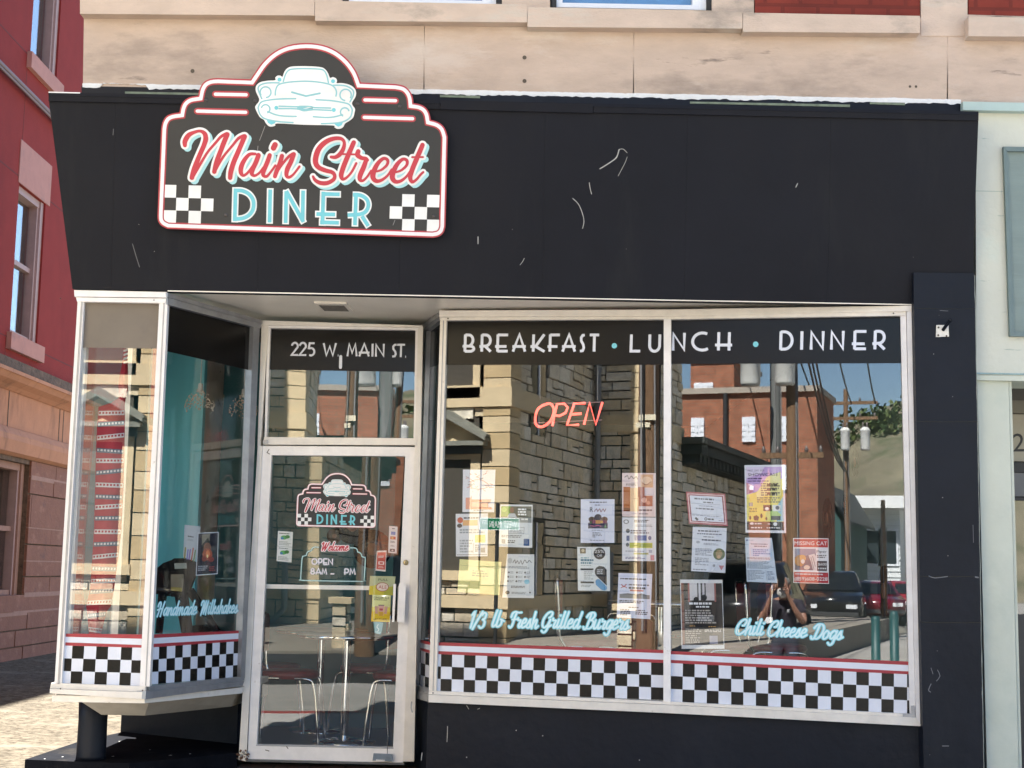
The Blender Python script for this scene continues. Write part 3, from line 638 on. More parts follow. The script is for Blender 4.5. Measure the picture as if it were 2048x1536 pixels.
# ---- transom over the door
mb = MB()
mb.prism(PD, [(523, 641), (845, 651), (845, 655), (523, 650)], -.08, .03, ALU)
mb.prism(PD, [(537, 651), (836, 656), (836, 660), (537, 656)], -.06, .012, ALUW)
mb.prism(PD, [(523, 644), (537, 646), (521, 892), (515, 892)], -.08, .02, ALU)
mb.prism(PD, [(515.5, 892), (524.5, 892), (492, 1523), (477, 1519)], -.08, .02, ALU)
mb.prism(PD, [(535, 652), (541, 656), (533, 880), (529, 880)], -.06, .006, ALUW)
mb.prism(PD, [(836, 655), (846, 655), (828, 1523), (806, 1523), (829.5, 900)], -.08, .02, ALU)
mb.prism(PD, [(831, 655), (836, 655), (832.5, 880), (827, 880)], -.06, .006, ALUW)
mb.prism(PD, [(528, 874), (833, 876.5), (832, 890), (527, 889)], -.08, .025, ALU)
mb.prism(PD, [(526, 880), (536, 880), (536, 887), (526, 887)], .02, .032, ALUD)
wT = mb.build('transom_window', bld)
mb = MB(); mb.prism(PD, [(537, 655), (834, 659), (831, 878), (531, 877)], GT0, GT1, GLASST); mb.build('pane', wT)
mb = MB(); mb.prism(PD, [(538, 656), (834, 660), (833, 744), (538, 739)], -.0297, TB, VBLK); mb.build('black_band', wT)
mb = MB()
for ch, a, b, y0, y1 in (('2', 328, 372, 272, 354), ('2', 378, 424, 272, 355), ('5', 432, 480, 274, 356), ('W', 532, 614, 276, 358), ('.', 618, 638, 278, 358), ('M', 684, 750, 278, 360), ('A', 760, 828, 280, 361), ('I', 836, 858, 280, 362), ('N', 866, 922, 281, 362), ('S', 974, 1000, 283, 364), ('T', 1004, 1054, 284, 366), ('.', 1050, 1070, 286, 366)):
    deco(mb, PD, ch, 480 + a / 3.2, 480 + b / 3.2, 600 + y0 / 3.2, 600 + y1 / 3.2, 4.0, TL, VWH, skew=.6)
mb.build('address_lettering', wT)
mb = MB(); mb.stroke(PD, [(681.5, 713), (681, 735)], 6, .0, VWH, h=.003); mb.build('door_closer_peg', wT)

# ---- the door
mb = MB()
mb.prism(PD, [(525, 891.5), (830, 894), (829, 912.5), (525, 910)], -.045, .004, ALUW)
mb.prism(PD, [(524.5, 892), (544, 893), (513.5, 1490), (496, 1489)], -.045, .003, ALUW)
mb.prism(PD, [(810.5, 911), (829.5, 912), (807, 1500), (786, 1498)], -.045, .003, ALUW)
mb.prism(PD, [(497, 1489), (808, 1495.5), (806, 1526), (494, 1518)], -.045, .004, ALUW)
mb.prism(PD, [(512, 1489.5), (787, 1495.3), (787, 1497.5), (512, 1491.7)], .004, .006, ALUD)
for pts in ([(538, 899), (534, 905), (539, 908)], [(531, 1500), (538, 1502)], [(573, 1493), (576, 1497)]): mb.stroke(PD, pts, 1.6, .0055, JOINT)
dr = mb.build('door', bld, label='glass door with welcome sign and opening hours')
mb = MB(); fr_ = [PD.hit(541, 908, -.0405), PD.hit(813, 911, -.0300), PD.hit(788, 1498, -.0300), PD.hit(511, 1491, -.0405)]; mb.solid(fr_, [q - PD.n * .006 for q in fr_], GLASSD); mb.build('pane', dr)       # the leaf stands a touch out of square
mb = MB(); mb.prism(PD, [(531, 1168.5), (788, 1172.5), (788, 1181), (531, 1177)], -.085, -.06, ALUW); mb.build('push_bar', dr)
mb = MB(); mb.prism(PD, [(798, 1167), (812, 1168), (808.5, 1245), (794.5, 1244)], .05, .065, ALUW); mb.prism(PD, [(787, 1168), (792, 1168), (788.5, 1244), (784, 1244)], .02, .05, ALUW)
mb.prism(PD, [(796, 1172), (802, 1172), (800, 1240), (794, 1240)], .003, .05, ALUD); mb.build('pull_handle', dr)
mb = MB(); o = PD.hit(811.5, 1125, .004); mb.lathe(o, [(0, .012), (.012, .012), (.016, .008), (.017, .0)], mat('brass', (.45, .36, .2), .35, .2, 20, metal=.8), 16, (0, -1, 0)); mb.prism(PD, [(810.8, 1123), (812.2, 1123), (812.2, 1128), (810.8, 1128)], .014, .018, JOINT); mb.build('lock', dr)
mb = MB(); mb.prism(PD, [(747, 1507), (785, 1509), (784, 1523), (745, 1521)], .004, .03, mat('grey kick plate', (.18, .22, .26), .4, .2, 20)); mb.prism(PD, [(752, 1519), (770, 1520), (769, 1523), (751, 1522.5)], .028, .033, ALUW); mb.stroke(PD, [(775, 1482), (774.5, 1508)], 1.2, .006, JOINT); mb.build('door_holder', dr)
# floor closing block and threshold
mb = MB(); mb.prism(PD, [(494, 1519), (808, 1526.5), (808, 1530), (492, 1523)], -.1, .03, mat('threshold metal', (.10, .10, .10), .5, .2, 20)); mb.build('threshold', bld)

# ---- walls under the windows, pilaster, post
mb = MB()
q = [PW.hit(*x, -.03) for x in ((856, 1401), (1845, 1449))]
lowz = -.4
fr_ = [q[0], q[1], V((q[1].x, q[1].y, lowz)), V((q[0].x, q[0].y, lowz))]
mb.solid(fr_, [x - PW.n * .16 for x in fr_], NAVY)
q = [PR.hit(*x, -.02) for x in ((818, 1388), (858, 1401))]
fr_ = [q[0], q[1], V((q[1].x, q[1].y, lowz)), V((q[0].x, q[0].y, lowz))]
mb.solid(fr_, [x - PR.n * .1 for x in fr_], NAVY)
for pts, w_ in (([(265, 822), (264, 870), (261, 930)], 5), ([(85, 1010), (80, 1060)], 6), ([(400, 675), (415, 700)], 4), ([(478, 700), (492, 694)], 4), ([(12, 650), (8, 690), (16, 720)], 10)):
    mb.stroke(PW, C11(pts), w_ / 3.531, -.024, CHIP, smooth=2)
for x, y in ((937, 888), (1620, 1060), (400, 1040), (750, 850)): mb.disc(PW, (820 + x / 3.531, 1220 + y / 3.531), 1.2, -.024, CHIP, 6)
bw = mb.build('base_wall', bld)
mb = MB()
z7 = .07
a, b = atz(473, 1488, z7), atz(241, 1463, z7)
d = (b - a).normalized(); nn = V((-d.y, d.x, 0))
if nn.y > 0: nn = -nn
fr_ = [V((b.x, b.y, zf - .07)), V((a.x, a.y, zf - .03)), V((a.x, a.y, -.3)), V((b.x, b.y, -.3))]
mb.solid(fr_, [x - nn * .15 for x in fr_], NAVY)
mb.build('base_wall', bld, label='black wall set back under the corner display')
mb = MB()
mb.prism(PL((0, -.07, 0), (1, 0, 0)), [(1827, 545), (1948.5, 546), (1950, 620), (1969, 1600), (1849, 1600), (1828, 612)], -.30, 0, NAVY)
PP = PL((0, -.07, 0), (1, 0, 0))
for y in (616, 842, 1152, 1244): mb.stroke(PP, [(1829 + (y - 545) * .017, y), (1880, y + 1.5), (1950 + (y - 545) * .018, y + 1.2)], 1.4, .0006, VBLK, h=.0003)
for pts, w_ in (([(1858, 1152), (1870, 1156), (1895, 1153)], 1.8), ([(1875, 1340), (1880, 1352), (1873, 1362)], 1.4), ([(1862, 1336), (1866, 1348)], 1.2), ([(1862, 1368), (1857, 1380), (1861, 1384)], 1.8), ([(1951, 1154), (1956, 1155)], 3), ([(1885, 1492), (1897, 1492)], 1.8), ([(1880, 621), (1896, 622)], 1.0), ([(1946, 1050), (1947, 1085)], 1.0)):
    mb.stroke(PP, pts, w_, .001, mat('dull scrape', (.16, .16, .165), .8), smooth=2)
for _ in range(7): mb.disc(PP, (rs.uniform(1850, 1945), rs.uniform(560, 1520)), rs.uniform(.4, .9), .001, CHIP, 6)
edge = [(1949.5 + (y - 550) * .0185 + 1.5 * mnoise.noise((y * .02, 3, 0)), y) for y in range(550, 1560, 8)]
for i in range(len(edge) - 1):
    w_ = 1.2 + 1.8 * abs(mnoise.noise((edge[i][1] * .03, 9, 0))); mb.stroke(PP, [edge[i], edge[i + 1]], w_, .0012, mat('old caulk', (.30, .32, .28), .8, .3, 20), cap='b')
mb.build('pilaster', bld)
mb = MB(); pc = at(186, 1440, .45); mb.lathe((pc.x, .45, 0), [(.0, z7), (.087, z7), (.085, z7 + .02), (.083, .30), (.087, zf - .05), (0, zf - .05)], NAVY, 28); mb.build('support_post', bld)
mb = MB()
tq = [atz(*x, z7) for x in ((50, 1519), (150, 1523), (258, 1527), (475, 1506), (473, 1488), (241, 1463), (155, 1484))]
tq[4] += V((0, .1, 0)); tq[5] += V((.05, .12, 0))
mb.solid(tq, [V((q.x, q.y, -.3)) for q in tq], mat('plinth paint', (.008, .0085, .011), .95, .25, 5, .3, 30, spec=.03, stain=[((.03, .026, .022), 4, .58, .15)]))
for px, py, r in ((226, 1513, 5), (341, 1511, 6), (125, 1514, 4), (180, 1508, 3), (380, 1508, 4), (240, 1483, 4), (90, 1518, 3), (300, 1500, 3)):
    r *= .6; q = atz(px, py, z7); ang = rs.uniform(0, 3); mb.add([(q.x + r * .0025 * math.cos(ang + k) * rs.uniform(.6, 1.6), q.y + .012 * math.sin(ang + k) * rs.uniform(.6, 1.6), z7 + .0015) for k in range(6)], [list(range(6))], CHIP)
mb.build('plinth', bld)
# rusty foot of the door jamb
mb = MB(); RUST = mat('rust', (.16, .085, .05), .9, .4, 30, .4, 60)
for k in range(26):
    q = PD.hit(rs.uniform(474, 498), rs.uniform(1498, 1520), .022); r = rs.uniform(.004, .012); mb.lathe(q, [(0, -r), (r, 0), (0, r)], RUST if k % 3 else CHIP, 5, (rs.uniform(-1, 1), -1, rs.uniform(-1, 1)))
mb.build('rust_patch', bld)
# ------------------------------------------------------------------ ground
ZG, ZW = -.30, -.16
ASPH = mat('asphalt', (.295, .278, .248), .9, .18, 1.2, .3, 160, stain=[((.34, .33, .31), .5, .5, .2), ((.14, .125, .105), 1.0, .66, .05, (3, .4, 1))])
CONC = mat('pale concrete', (.24, .215, .175), .9, .12, 2, .25, 90, stain=[((.18, .16, .125), 1.1, .55, .15)])
AGG = mat('exposed aggregate', (.105, .088, .064), .95, .6, 16, 1.0, 22, stain=[((.035, .026, .018), 17, .55, .08), ((.15, .13, .098), 1.5, .55, .1)], spec=.04)
PAVE = brick_mat('dark brick paving', (.10, .055, .048), (.145, .085, .075), (.05, .042, .036), axis='XY', bw=.22, rh=.11, msize=.008)
REDP = mat('red painted kerb', (.30, .035, .03), .7, .15, 8)
def sheet(name, pts, m, kind='structure'):
    mb = MB(); mb.add(pts, [list(range(len(pts)))], m); return mb.build(name, kind=kind)
sheet('ground', [(-400, -400, ZG - .01), (400, -400, ZG - .01), (400, 400, ZG - .01), (-400, 400, ZG - .01)], mat('far ground', (.16, .15, .12), .95, .2, .3))
sheet('road', [(-90, -9.3, ZG), (60, -9.3, ZG), (60, -4.0, ZG), (-90, -4.0, ZG)], ASPH)
mb = MB(); mb.box(-2.9, 40, -3.95, .95, ZG, ZW, mat('pavement concrete', (.46, .44, .41), .9, .12, 2, .2, 90)); mb.build('pavement', kind='structure')
mb = MB(); mb.solid([(-1.75, -1.2, ZW + .004), (-.1, -1.2, ZW + .004), (-.25, 1.0, -.012), (-1.65, 1.0, -.012)], [(-1.75, -1.2, ZW - .03), (-.1, -1.2, ZW - .03), (-.25, 1.0, ZW - .03), (-1.65, 1.0, ZW - .03)], PAVE); mb.build('entrance_ramp', kind='structure')
mb = MB(); mb.box(-2.9, 40, -4.15, -3.95, ZG, ZW + .002, REDP); mb.build('kerb', kind='structure')
sheet('alley', [(-7.2, -4.0, ZW + .004), (-2.9, -4.0, ZW + .004), (-2.9, .9, ZW + .004), (xl + .05, .9, ZW + .004), (xl + .05, 45, ZW + .004), (-7.2, 45, ZW + .004)], AGG)
ZF = .20
mb = MB(); mb.solid([(-90, -9.3, -.12), (-1.2, -9.3, -.12), (-1.2, -11.7, .02), (-90, -11.7, .02)], [(-90, -9.3, -.4), (-1.2, -9.3, -.4), (-1.2, -11.7, -.4), (-90, -11.7, -.4)], mat('painted shadow ground', (.028, .028, .030), .8, .2, 3, .3, 120)); mb.build('painted_shadow_strip', kind='structure')  # cast shadow across the far roadside, put into the strip's dark colour
mb = MB(); mb.solid([(-90, -11.1, .025), (-1.2, -11.1, .025), (-1.2, -12.4, ZF), (-1.2, -30, ZF), (-90, -30, ZF), (-90, -12.4, ZF)], [(-90, -11.1, -.4), (-1.2, -11.1, -.4), (-1.2, -12.4, -.4), (-1.2, -30, -.4), (-90, -30, -.4), (-90, -12.4, -.4)], CONC); mb.build('far_pavement', kind='structure')
sheet('side_street', [(-1.2, -90, ZG - .004), (40, -90, ZG - .004), (40, -9.3, ZG - .004), (-1.2, -9.3, ZG - .004)], ASPH)
# ------------------------------------------------------------------ interior of the diner
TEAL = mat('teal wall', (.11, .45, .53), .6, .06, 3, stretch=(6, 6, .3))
ZI, ZC = -.004, 2.98
INF = mat('diner floor', (.025, .023, .022), .35, .2, 3)
mb = MB()
mb.add([(xw + .02, 1.72, ZI), (xw + .9, 1.0, ZI), (-.55, 1.0, ZI), (-.4, .62, ZI), (2.3, .12, ZI), (2.3, 9.2, ZI), (xw + .02, 9.2, ZI)], [range(7)], INF)
mb.build('interior_floor', bld)
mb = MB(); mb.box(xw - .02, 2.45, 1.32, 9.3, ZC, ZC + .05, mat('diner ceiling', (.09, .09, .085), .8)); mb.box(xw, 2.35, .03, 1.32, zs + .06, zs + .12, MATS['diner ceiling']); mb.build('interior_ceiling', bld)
mb = MB()
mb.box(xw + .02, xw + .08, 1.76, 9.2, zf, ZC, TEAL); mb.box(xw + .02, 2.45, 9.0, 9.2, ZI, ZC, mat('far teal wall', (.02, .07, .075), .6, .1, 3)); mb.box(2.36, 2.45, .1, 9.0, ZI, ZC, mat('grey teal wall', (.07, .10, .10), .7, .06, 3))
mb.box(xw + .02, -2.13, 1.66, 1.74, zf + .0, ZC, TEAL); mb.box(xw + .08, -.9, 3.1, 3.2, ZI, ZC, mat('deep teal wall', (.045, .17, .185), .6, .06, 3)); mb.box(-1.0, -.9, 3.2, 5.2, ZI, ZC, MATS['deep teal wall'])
mb.build('interior_walls', bld)
# ------------------------------------------------------------------ red building across the alley
def zx(px, py): return atx(px, py, -7).z
def yx(px, py): return atx(px, py, -7).y
red = thing('red_building', 'dark red stucco building with brown stone base beyond the alley', 'building', (-7, 14, 0))
REDS = mat('red stucco', (.20, .024, .021), .9, .08, 3, .25, 120, stain=[((.155, .019, .017), .8, .55, .2, (1, 1, .4))], spec=.2)
LINT = mat('pink stone lintel', (.36, .17, .14), .85, .08, 5, .15, 60, stain=[((.28, .15, .13), 4, .56, .12)])
COVE = mat('orange brown stone', (.36, .165, .09), .85, .12, 3, .2, 50, stain=[((.22, .10, .055), 3, .54, .14, (1, 1, .3)), ((.20, .10, .06), 6, .66, .05, (1, 1, .3))])
BRWN = mat('brown stone', (.185, .078, .050), .9, .12, 6, .5, 30, stain=[((.25, .125, .085), 2.5, .56, .12, (1, 1, 2.5)), ((.12, .06, .048), 4, .6, .1)])
BRWL = mat('light brown stone', (.27, .155, .12), .9, .12, 8, .4, 40)
DIRT = mat('dirty ledge', (.10, .065, .045), .95, .4, 9, .6, 30)
ROOM = mat('dim room', (.02, .02, .022), .9)
MAUV = mat('mauve window paint', (.30, .20, .19), .6, .1, 8)
w1 = (yx(64, 52), yx(118, 78), zx(61, 108), zx(61, 108) + 2.75)
w2 = (yx(30, 503), yx(85.5, 503), zx(18, 664), zx(41, 368))
w3 = (yx(-70, 1000), yx(49, 1000), zx(49, 1190), zx(56, 930))
zc = [zx(0, 718), zx(0, 742), zx(0, 775), zx(0, 849), zx(0, 908)]
mb = MB()
def grid(mb, x0, x1, ys, zs_, holes, m):
    for i in range(len(ys) - 1):
        for j in range(len(zs_) - 1):
            cy, cz = (ys[i] + ys[i + 1]) / 2, (zs_[j] + zs_[j + 1]) / 2
            if any(h[0] < cy < h[1] and h[2] < cz < h[3] for h in holes): continue
            mb.box(x0, x1, ys[i], ys[i + 1], zs_[j], zs_[j + 1], m)
ys = sorted([0.2, w1[0], w1[1], w2[0], w2[1], 30]); zz = sorted([zc[0], w2[2], w2[3], w1[2], w1[3], 17.0])
grid(mb, -7.3, -7.0, ys, zz, [w1, w2], REDS)
mb.box(-15, -7.3, .2, 30, -.3, 16.8, ROOM)
mb.box(-15, -7.0, -.05, .2, zc[0], 17.0, REDS); mb.box(-15, -6.95, -.08, .2, -.3, zc[0], BRWN)
for px, py in ((0, 50), (0, 323), (9, 672)):                              # scored lines in the stucco
    z = zx(px, py); mb.box(-7.0, -6.998, .2, 30, z, z + .018, mat('stucco score', (.09, .014, .013), .9))
for px, py, za, zb in ((54, 133, zx(54, 290), zx(54, 133)), (10, 700, zc[0], zx(10, 672))):
    y = yx(px, py); mb.box(-7.0, -6.998, y, y + .014, za, zb, MATS['stucco score'])
rw = mb.build('wall', red)
mb = MB()
pts = []
mb.box(-7.3, -6.80, .1, 30, zc[1], zc[0], DIRT); mb.box(-7.3, -6.72, .1, 30, zc[1] - .05, zc[1], COVE)
prof = [(-6.74, zc[1] - .05), (-6.80, zc[1] - .12), (-6.90, zc[2] + .05), (-6.97, zc[2]), (-7.2, zc[2]), (-7.2, zc[1] - .05)]
mb.solid([V((x, .1, z)) for x, z in prof], [V((x, 30, z)) for x, z in prof], COVE)
mb.box(-7.3, -6.99, .1, 30, zc[3], zc[2], COVE)
prof = [(-6.99, zc[3]), (-6.90, zc[3] - .03), (-6.84, zc[3] - .12), (-6.83, (zc[3] + zc[4]) / 2), (-6.86, zc[4] + .04), (-6.93, zc[4]), (-7.2, zc[4]), (-7.2, zc[3])]
mb.solid([V((x, .1, z)) for x, z in prof], [V((x, 30, z)) for x, z in prof], COVE)
for px in (14, 118, 126):
    y = yx(px, 820); mb.box(-6.99, -6.985, y, y + .03, zc[3], zc[2], DIRT)
mb.build('cornice', red)
mb = MB()
lines = [954, 989, 1056, 1089, 1122, 1153, 1187, 1222, 1256, 1288, 1330]
zb = [zc[4]] + [zx(60, y) for y in lines] + [-.4]
hol = [w3]; rb = random.Random(5)
for i in range(len(zb) - 1):
    z1, z0 = zb[i], zb[i + 1]
    if z1 - z0 < .03: continue
    y = 3.0
    while y < 28:
        ln = rb.uniform(1.0, 2.2); ya, yb2 = y, y + ln; y += ln; dx = rb.uniform(0, .012)
        for a, b in ((ya, min(yb2, w3[0])), (max(ya, w3[1]), yb2)) if (w3[2] - .02 < (z0 + z1) / 2 < w3[3] + .05) else ((ya, yb2),):
            if b - a > .03: mb.box(-7.2, -6.93 + dx, a + .006, b - .006, z0 + .010, z1 - .010, BRWN)
    if i in (1, 3, 5, 7, 8): mb.box(-7.2, -6.925, 3, 28, z1 - .045, z1 + .02, BRWL) if not (w3[2] < z1 < w3[3]) else mb.box(-7.2, -6.925, w3[1] + .02, 28, z1 - .045, z1 + .02, BRWL)
mb.box(-7.25, -6.96, 3, w3[0], -.3, zc[4], DIRT); mb.box(-7.25, -6.96, w3[1], 28, -.3, zc[4], DIRT); mb.box(-7.25, -6.96, w3[0], w3[1], -.3, w3[2], DIRT); mb.box(-7.25, -6.96, w3[0], w3[1], w3[3], zc[4], DIRT)
mb.build('stone_base', red)
def redwin(wd, sill, lintel, fm, dark_low):
    ya, yb_, za, zb_ = wd; f = MB(); X = -7.0
    f.box(X - .20, X - .10, ya, ya + .05, za, zb_, fm); f.box(X - .20, X - .03, yb_ - .12, yb_, za, zb_, fm); f.box(X - .18, X - .06, yb_ - .18, yb_ - .12, za, zb_, MAUV); f.box(X - .20, X - .05, ya, yb_, zb_ - .10, zb_, fm); f.box(X - .20, X - .08, ya, yb_, za, za + .08, fm)
    zm = (za + zb_) / 2; f.box(X - .19, X - .11, ya, yb_ - .12, zm - .03, zm + .04, fm)
    o = f.build('window', red)
    g = MB(); g.box(X - .165, X - .16, ya + .04, yb_ - .16, za + .06, zb_ - .08, GLASS); g.build('pane', o)
    g = MB(); g.box(X - .285, X - .27, ya, yb_, za, zm if dark_low else zb_, ROOM); g.build('room_dark', o)
    if sill: g = MB(); g.box(X - .2, X + .07, ya - .12, yb_ + .16, za - .24, za - .005, LINT); g.build('sill', o)
    if lintel: g = MB(); g.box(X - .2, X + .012, ya - .06, yb_ + .16, zb_ + .004, zb_ + .62, LINT); g.build('lintel', o)
redwin(w1, True, False, MAUV, False); redwin(w2, True, True, MAUV, False); redwin(w3, False, False, BRWL, False)
mb = MB(); za_, zb_ = zx(0, 136), zx(98, 224)
mb.tube([(-6.93, 4, za_ + .0), (-6.93, 30, za_)], .035, mat('old cable pipe', (.13, .085, .085), .6, .2, 20), 8)
mb.tube([(-6.92, 4, za_ - .06), (-6.92, 30, za_ - .06)], .02, MATS['old cable pipe'], 8)
mb.build('cable_pipe', red)

# ------------------------------------------------------------------ pale green shop on the right
grn = thing('green_shop', 'pale green painted shopfront with peeling boards and a framed panel', 'building', (3.2, 0, 0))
GRN = mat('pale green paint', (.60, .605, .51), .7, .05, 3, .15, 30, stain=[((.34, .40, .33), 9, .63, .04, (.25, 1, 2.6)), ((.56, .63, .55), 2, .55, .2)])
GRN2 = mat('smooth green paint', (.58, .60, .495), .6, .05, 3, .05, 30, stain=[((.40, .46, .38), 1.2, .5, .3)])
GTEAL = mat('grey teal trim', (.145, .20, .195), .55, .1, 8)
GPAN = mat('grey teal panel', (.20, .255, .235), .6, .08, 5, .12, 30, stretch=(.3, 1, 3))
mb = MB()
mb.prism(PF, [(1951, 221), (2330, 228), (2330, 762), (1953, 752)], -.3, .0, GRN)
mb.prism(PF, [(1926, 203), (2330, 211), (2330, 227), (1926, 220)], -.3, .05, mat('light teal cap', (.42, .53, .49), .6, .06, 5))
mb.prism(PF, [(1953, 751), (2330, 758), (2330, 768), (1953, 760)], -.3, .035, GRN2)
mb.prism(PF, [(1953, 745), (2330, 752), (2330, 755), (1953, 748)], -.1, .006, mat('worn blue edge', (.30, .42, .42), .7, .3, 14))
mb.prism(PF, [(1954.5, 760.5), (2017, 763), (2040, 1620), (1976, 1620)], -.9, .01, GRN2)
mb.prism(PF, [(2017.6, 763), (2023, 763), (2046, 1620), (2040.6, 1620)], -.9, -.002, GRN2)
mb.prism(PF, [(1951, 381), (2006, 382.5), (2006, 383.8), (1951, 382.5)], 0, .0015, mat('board seam', (.38, .44, .37), .7))
mb.build('shopfront_wall', grn)
mb = MB()
mb.prism(PF, [(2007, 293), (2330, 300), (2330, 308), (2014, 302)], 0, .028, GTEAL); mb.prism(PF, [(2007, 293), (2014.5, 302), (2027.5, 663), (2020, 672)], 0, .026, GTEAL); mb.prism(PF, [(2020, 672), (2027, 663), (2330, 670), (2330, 680)], 0, .027, GTEAL)
fp = mb.build('framed_panel', grn)
mb = MB(); mb.prism(PF, [(2013, 300), (2330, 306), (2330, 672), (2026, 665)], 0, .008, GPAN); mb.build('panel', fp)
mb = MB(); P6 = PL((0, .75, 0), (1, 0, 0))
def g6(y0, y1, m, t=0.0): mb.prism(P6, [(2000, y0), (2330, y0 + 6), (2330, y1 + 6), (2000, y1)], -.05, t, m)
BEI = mat('beige transom', (.40, .36, .27), .5, .08, 6)
g6(763, 800, mat('dark grey header', (.12, .11, .09), .8)); g6(800, 826, mat('olive header', (.22, .20, .15), .8), .01); g6(828, 922, BEI, .004); g6(924, 944, mat('black frame', (.02, .02, .02), .5), .02); g6(945, 992, mat('grey frame', (.16, .16, .16), .5), .01); g6(994, 1000, MATS['black frame'], .02); g6(1000, 1228, ROOM, -.03); g6(1228, 1620, mat('black door panel', (.03, .03, .033), .4), .01)  # dark grey top panel above the olive header
en = mb.build('shop_entrance', grn)
mb = MB(); text(mb, P6, '2', 2026, 903, 38, .006, MATS['black frame']); mb.build('house_number', en)
mb = MB(); mb.prism(P6, [(2000, 1000), (2330, 1006), (2330, 1230), (2000, 1228)], .0, .006, GLASS); mb.build('pane', en)
PW_ = mat('white crockery', (.75, .72, .68), .4)
for (px, py, r, lab) in ((2043, 1068, .07, 'round white jar high in the green shop window'), (2044, 1192, .075, 'round white jar low in the green shop window')):
    q = at(px, py, .95); t = thing('white_jar', lab, 'jar', q); mb = MB(); mb.lathe((0, 0, 0), [(0, -r), (r * .7, -r * .9), (r, -r * .2), (r * .9, r * .4), (r * .5, r * .8), (0, r * .8)], PW_, 16); mb.build('bowl', t, local=True); mb = MB(); mb.lathe((0, 0, r * .8), [(r * .5, 0), (r * .52, .02), (r * .2, .035), (0, .05)], PW_, 14); mb.build('lid', t, local=True)
mb = MB(); mb.box(5.2, 9, .02, 9, -.3, 8.6, GRN2); mb.box(3.0, 5.3, 1.4, 2, -.3, 3, ROOM); mb.build('shopfront_wall', grn)
# old pole bracket on the pilaster
brk = thing('pole_bracket', 'rusty white flagpole bracket on the black pilaster', 'bracket', (at(1885, 662, -.07).x, -.07, at(1885, 662, -.07).z))
mb = MB(); mb.prism(PP, [(1873, 650), (1897, 650), (1898, 673), (1872, 674)], 0, .006, mat('bracket white', (.74, .70, .62), .5, .12, 30, stain=[((.45, .28, .10), 40, .6, .08)]))
for q in ((1877, 655), (1876.5, 670.5), (1893, 672)): mb.disc(PP, q, 2.1, .0075, JOINT, 8)
mb.build('plate', brk)
mb = MB(); a, b = PP.hit(1886, 660, .004), PP.hit(1900.5, 639.5, .07); mb.tube([a, b], .010, NAVY, 12, caps=False); mb.tube([a.lerp(b, .3), b.lerp(a, .02)], .0075, DARKR, 12); mb.build('tube', brk)
# ------------------------------------------------------------------ the far side of the street, seen in the glass
LIME = [mat('cream rock face', (.70, .61, .46), .9, .26, 8, .8, 26), mat('honey limestone', (.66, .55, .37), .9, .26, 6, .5, 30), mat('pale rock face', (.76, .69, .55), .9, .26, 9, .9, 22), mat('tan limestone block', (.60, .50, .35), .9, .26, 7, .5, 30)]
SMOO = mat('dressed limestone', (.68, .54, .33), .85, .1, 4, .2, 60)
MORT = mat('dark mortar', (.075, .065, .05), .95, .2, 20)
def ashlar(mb, o, u, n, w, h, holes=(), seed=0, lo=.15, hi=.30):
    """random squared stone laid on a mortar face at o, running along u, facing n"""
    r = random.Random(seed); o, u, n = V(o), V(u), V(n); z = 0.0
    def blk(a, b, z0, z1):
        for hx0, hx1, hz0, hz1 in holes:
            if a < hx1 and b > hx0 and z0 < hz1 and z1 > hz0:
                if b - hx1 > .12 and a < hx1: blk(hx1, b, z0, z1)
                if hx0 - a > .12 and b > hx0: blk(a, hx0, z0, z1)
                if hz0 - z0 > .08: blk(max(a, hx0), min(b, hx1), z0, hz0)
                if z1 - hz1 > .08: blk(max(a, hx0), min(b, hx1), hz1, z1)
                return
        g = .013; p = r.uniform(.012, .045); m = r.choice(LIME)
        mb.obox(o + u * (a + g) + V((0, 0, z0 + g)), u * max(.02, b - a - 2 * g), n * p, V((0, 0, max(.02, z1 - z0 - 2 * g))), m)
    while z < h - .05:
        ch = min(r.uniform(lo, hi), h - z); x = 0.0
        if h - z - ch < .1: ch = h - z
        while x < w - .02:
            cw = min(r.uniform(.2, .62), w - x)
            if w - x - cw < .15: cw = w - x
            k = r.random()
            if k < .3 and ch > .22: s = r.uniform(.4, .6); blk(x, x + cw, z, z + ch * s); blk(x, x + cw, z + ch * s, z + ch)
            elif k < .45 and cw > .5: s = r.uniform(.4, .6); f = r.uniform(.35, .65); blk(x, x + cw * f, z, z + ch); blk(x + cw * f, x + cw, z, z + ch * s); blk(x + cw * f, x + cw, z + ch * s, z + ch)
            else: blk(x, x + cw, z, z + ch)
            x += cw
        z += ch
YA = -12.0; YC = -16.2
xa = refl(1019, 800, PW, YA).x; xc = refl(1291, 800, PW, YC).x
stn = thing('stone_building', 'tan rock faced stone building with pedimented window across the street', 'building', (-8, -16, 0))
mb = MB(); zt = 14.0
hx0, hx1 = refl(192, 900, PF, YA).x - .3, refl(288, 900, PF, YA).x - .3; hz0, hz1 = refl(240, 1128, PF, YA).z, refl(240, 884, PF, YA).z
ux0, ux1 = refl(948, 700, PW, YA).x - 1.0, refl(948, 700, PW, YA).x; uz0 = refl(920, 772, PW, YA).z; uz1 = uz0 + 2.3
O = -17.0
zt0 = zt
holes = [(hx0 - .16 - O, hx1 + .16 - O, hz0 - .15 + .3, hz1 + .62 + .3), (ux0 - .12 - O, ux1 + .12 - O, uz0 - .2 + .3, uz1 + .2 + .3), (-17.1 - O, -17 - O, 0, 1)]
wz0, wz1 = refl(240, 1210, PF, YA).z, refl(240, 1182, PF, YA).z
bz0, bz1 = refl(240, 770, PF, YA).z, refl(240, 727, PF, YA).z
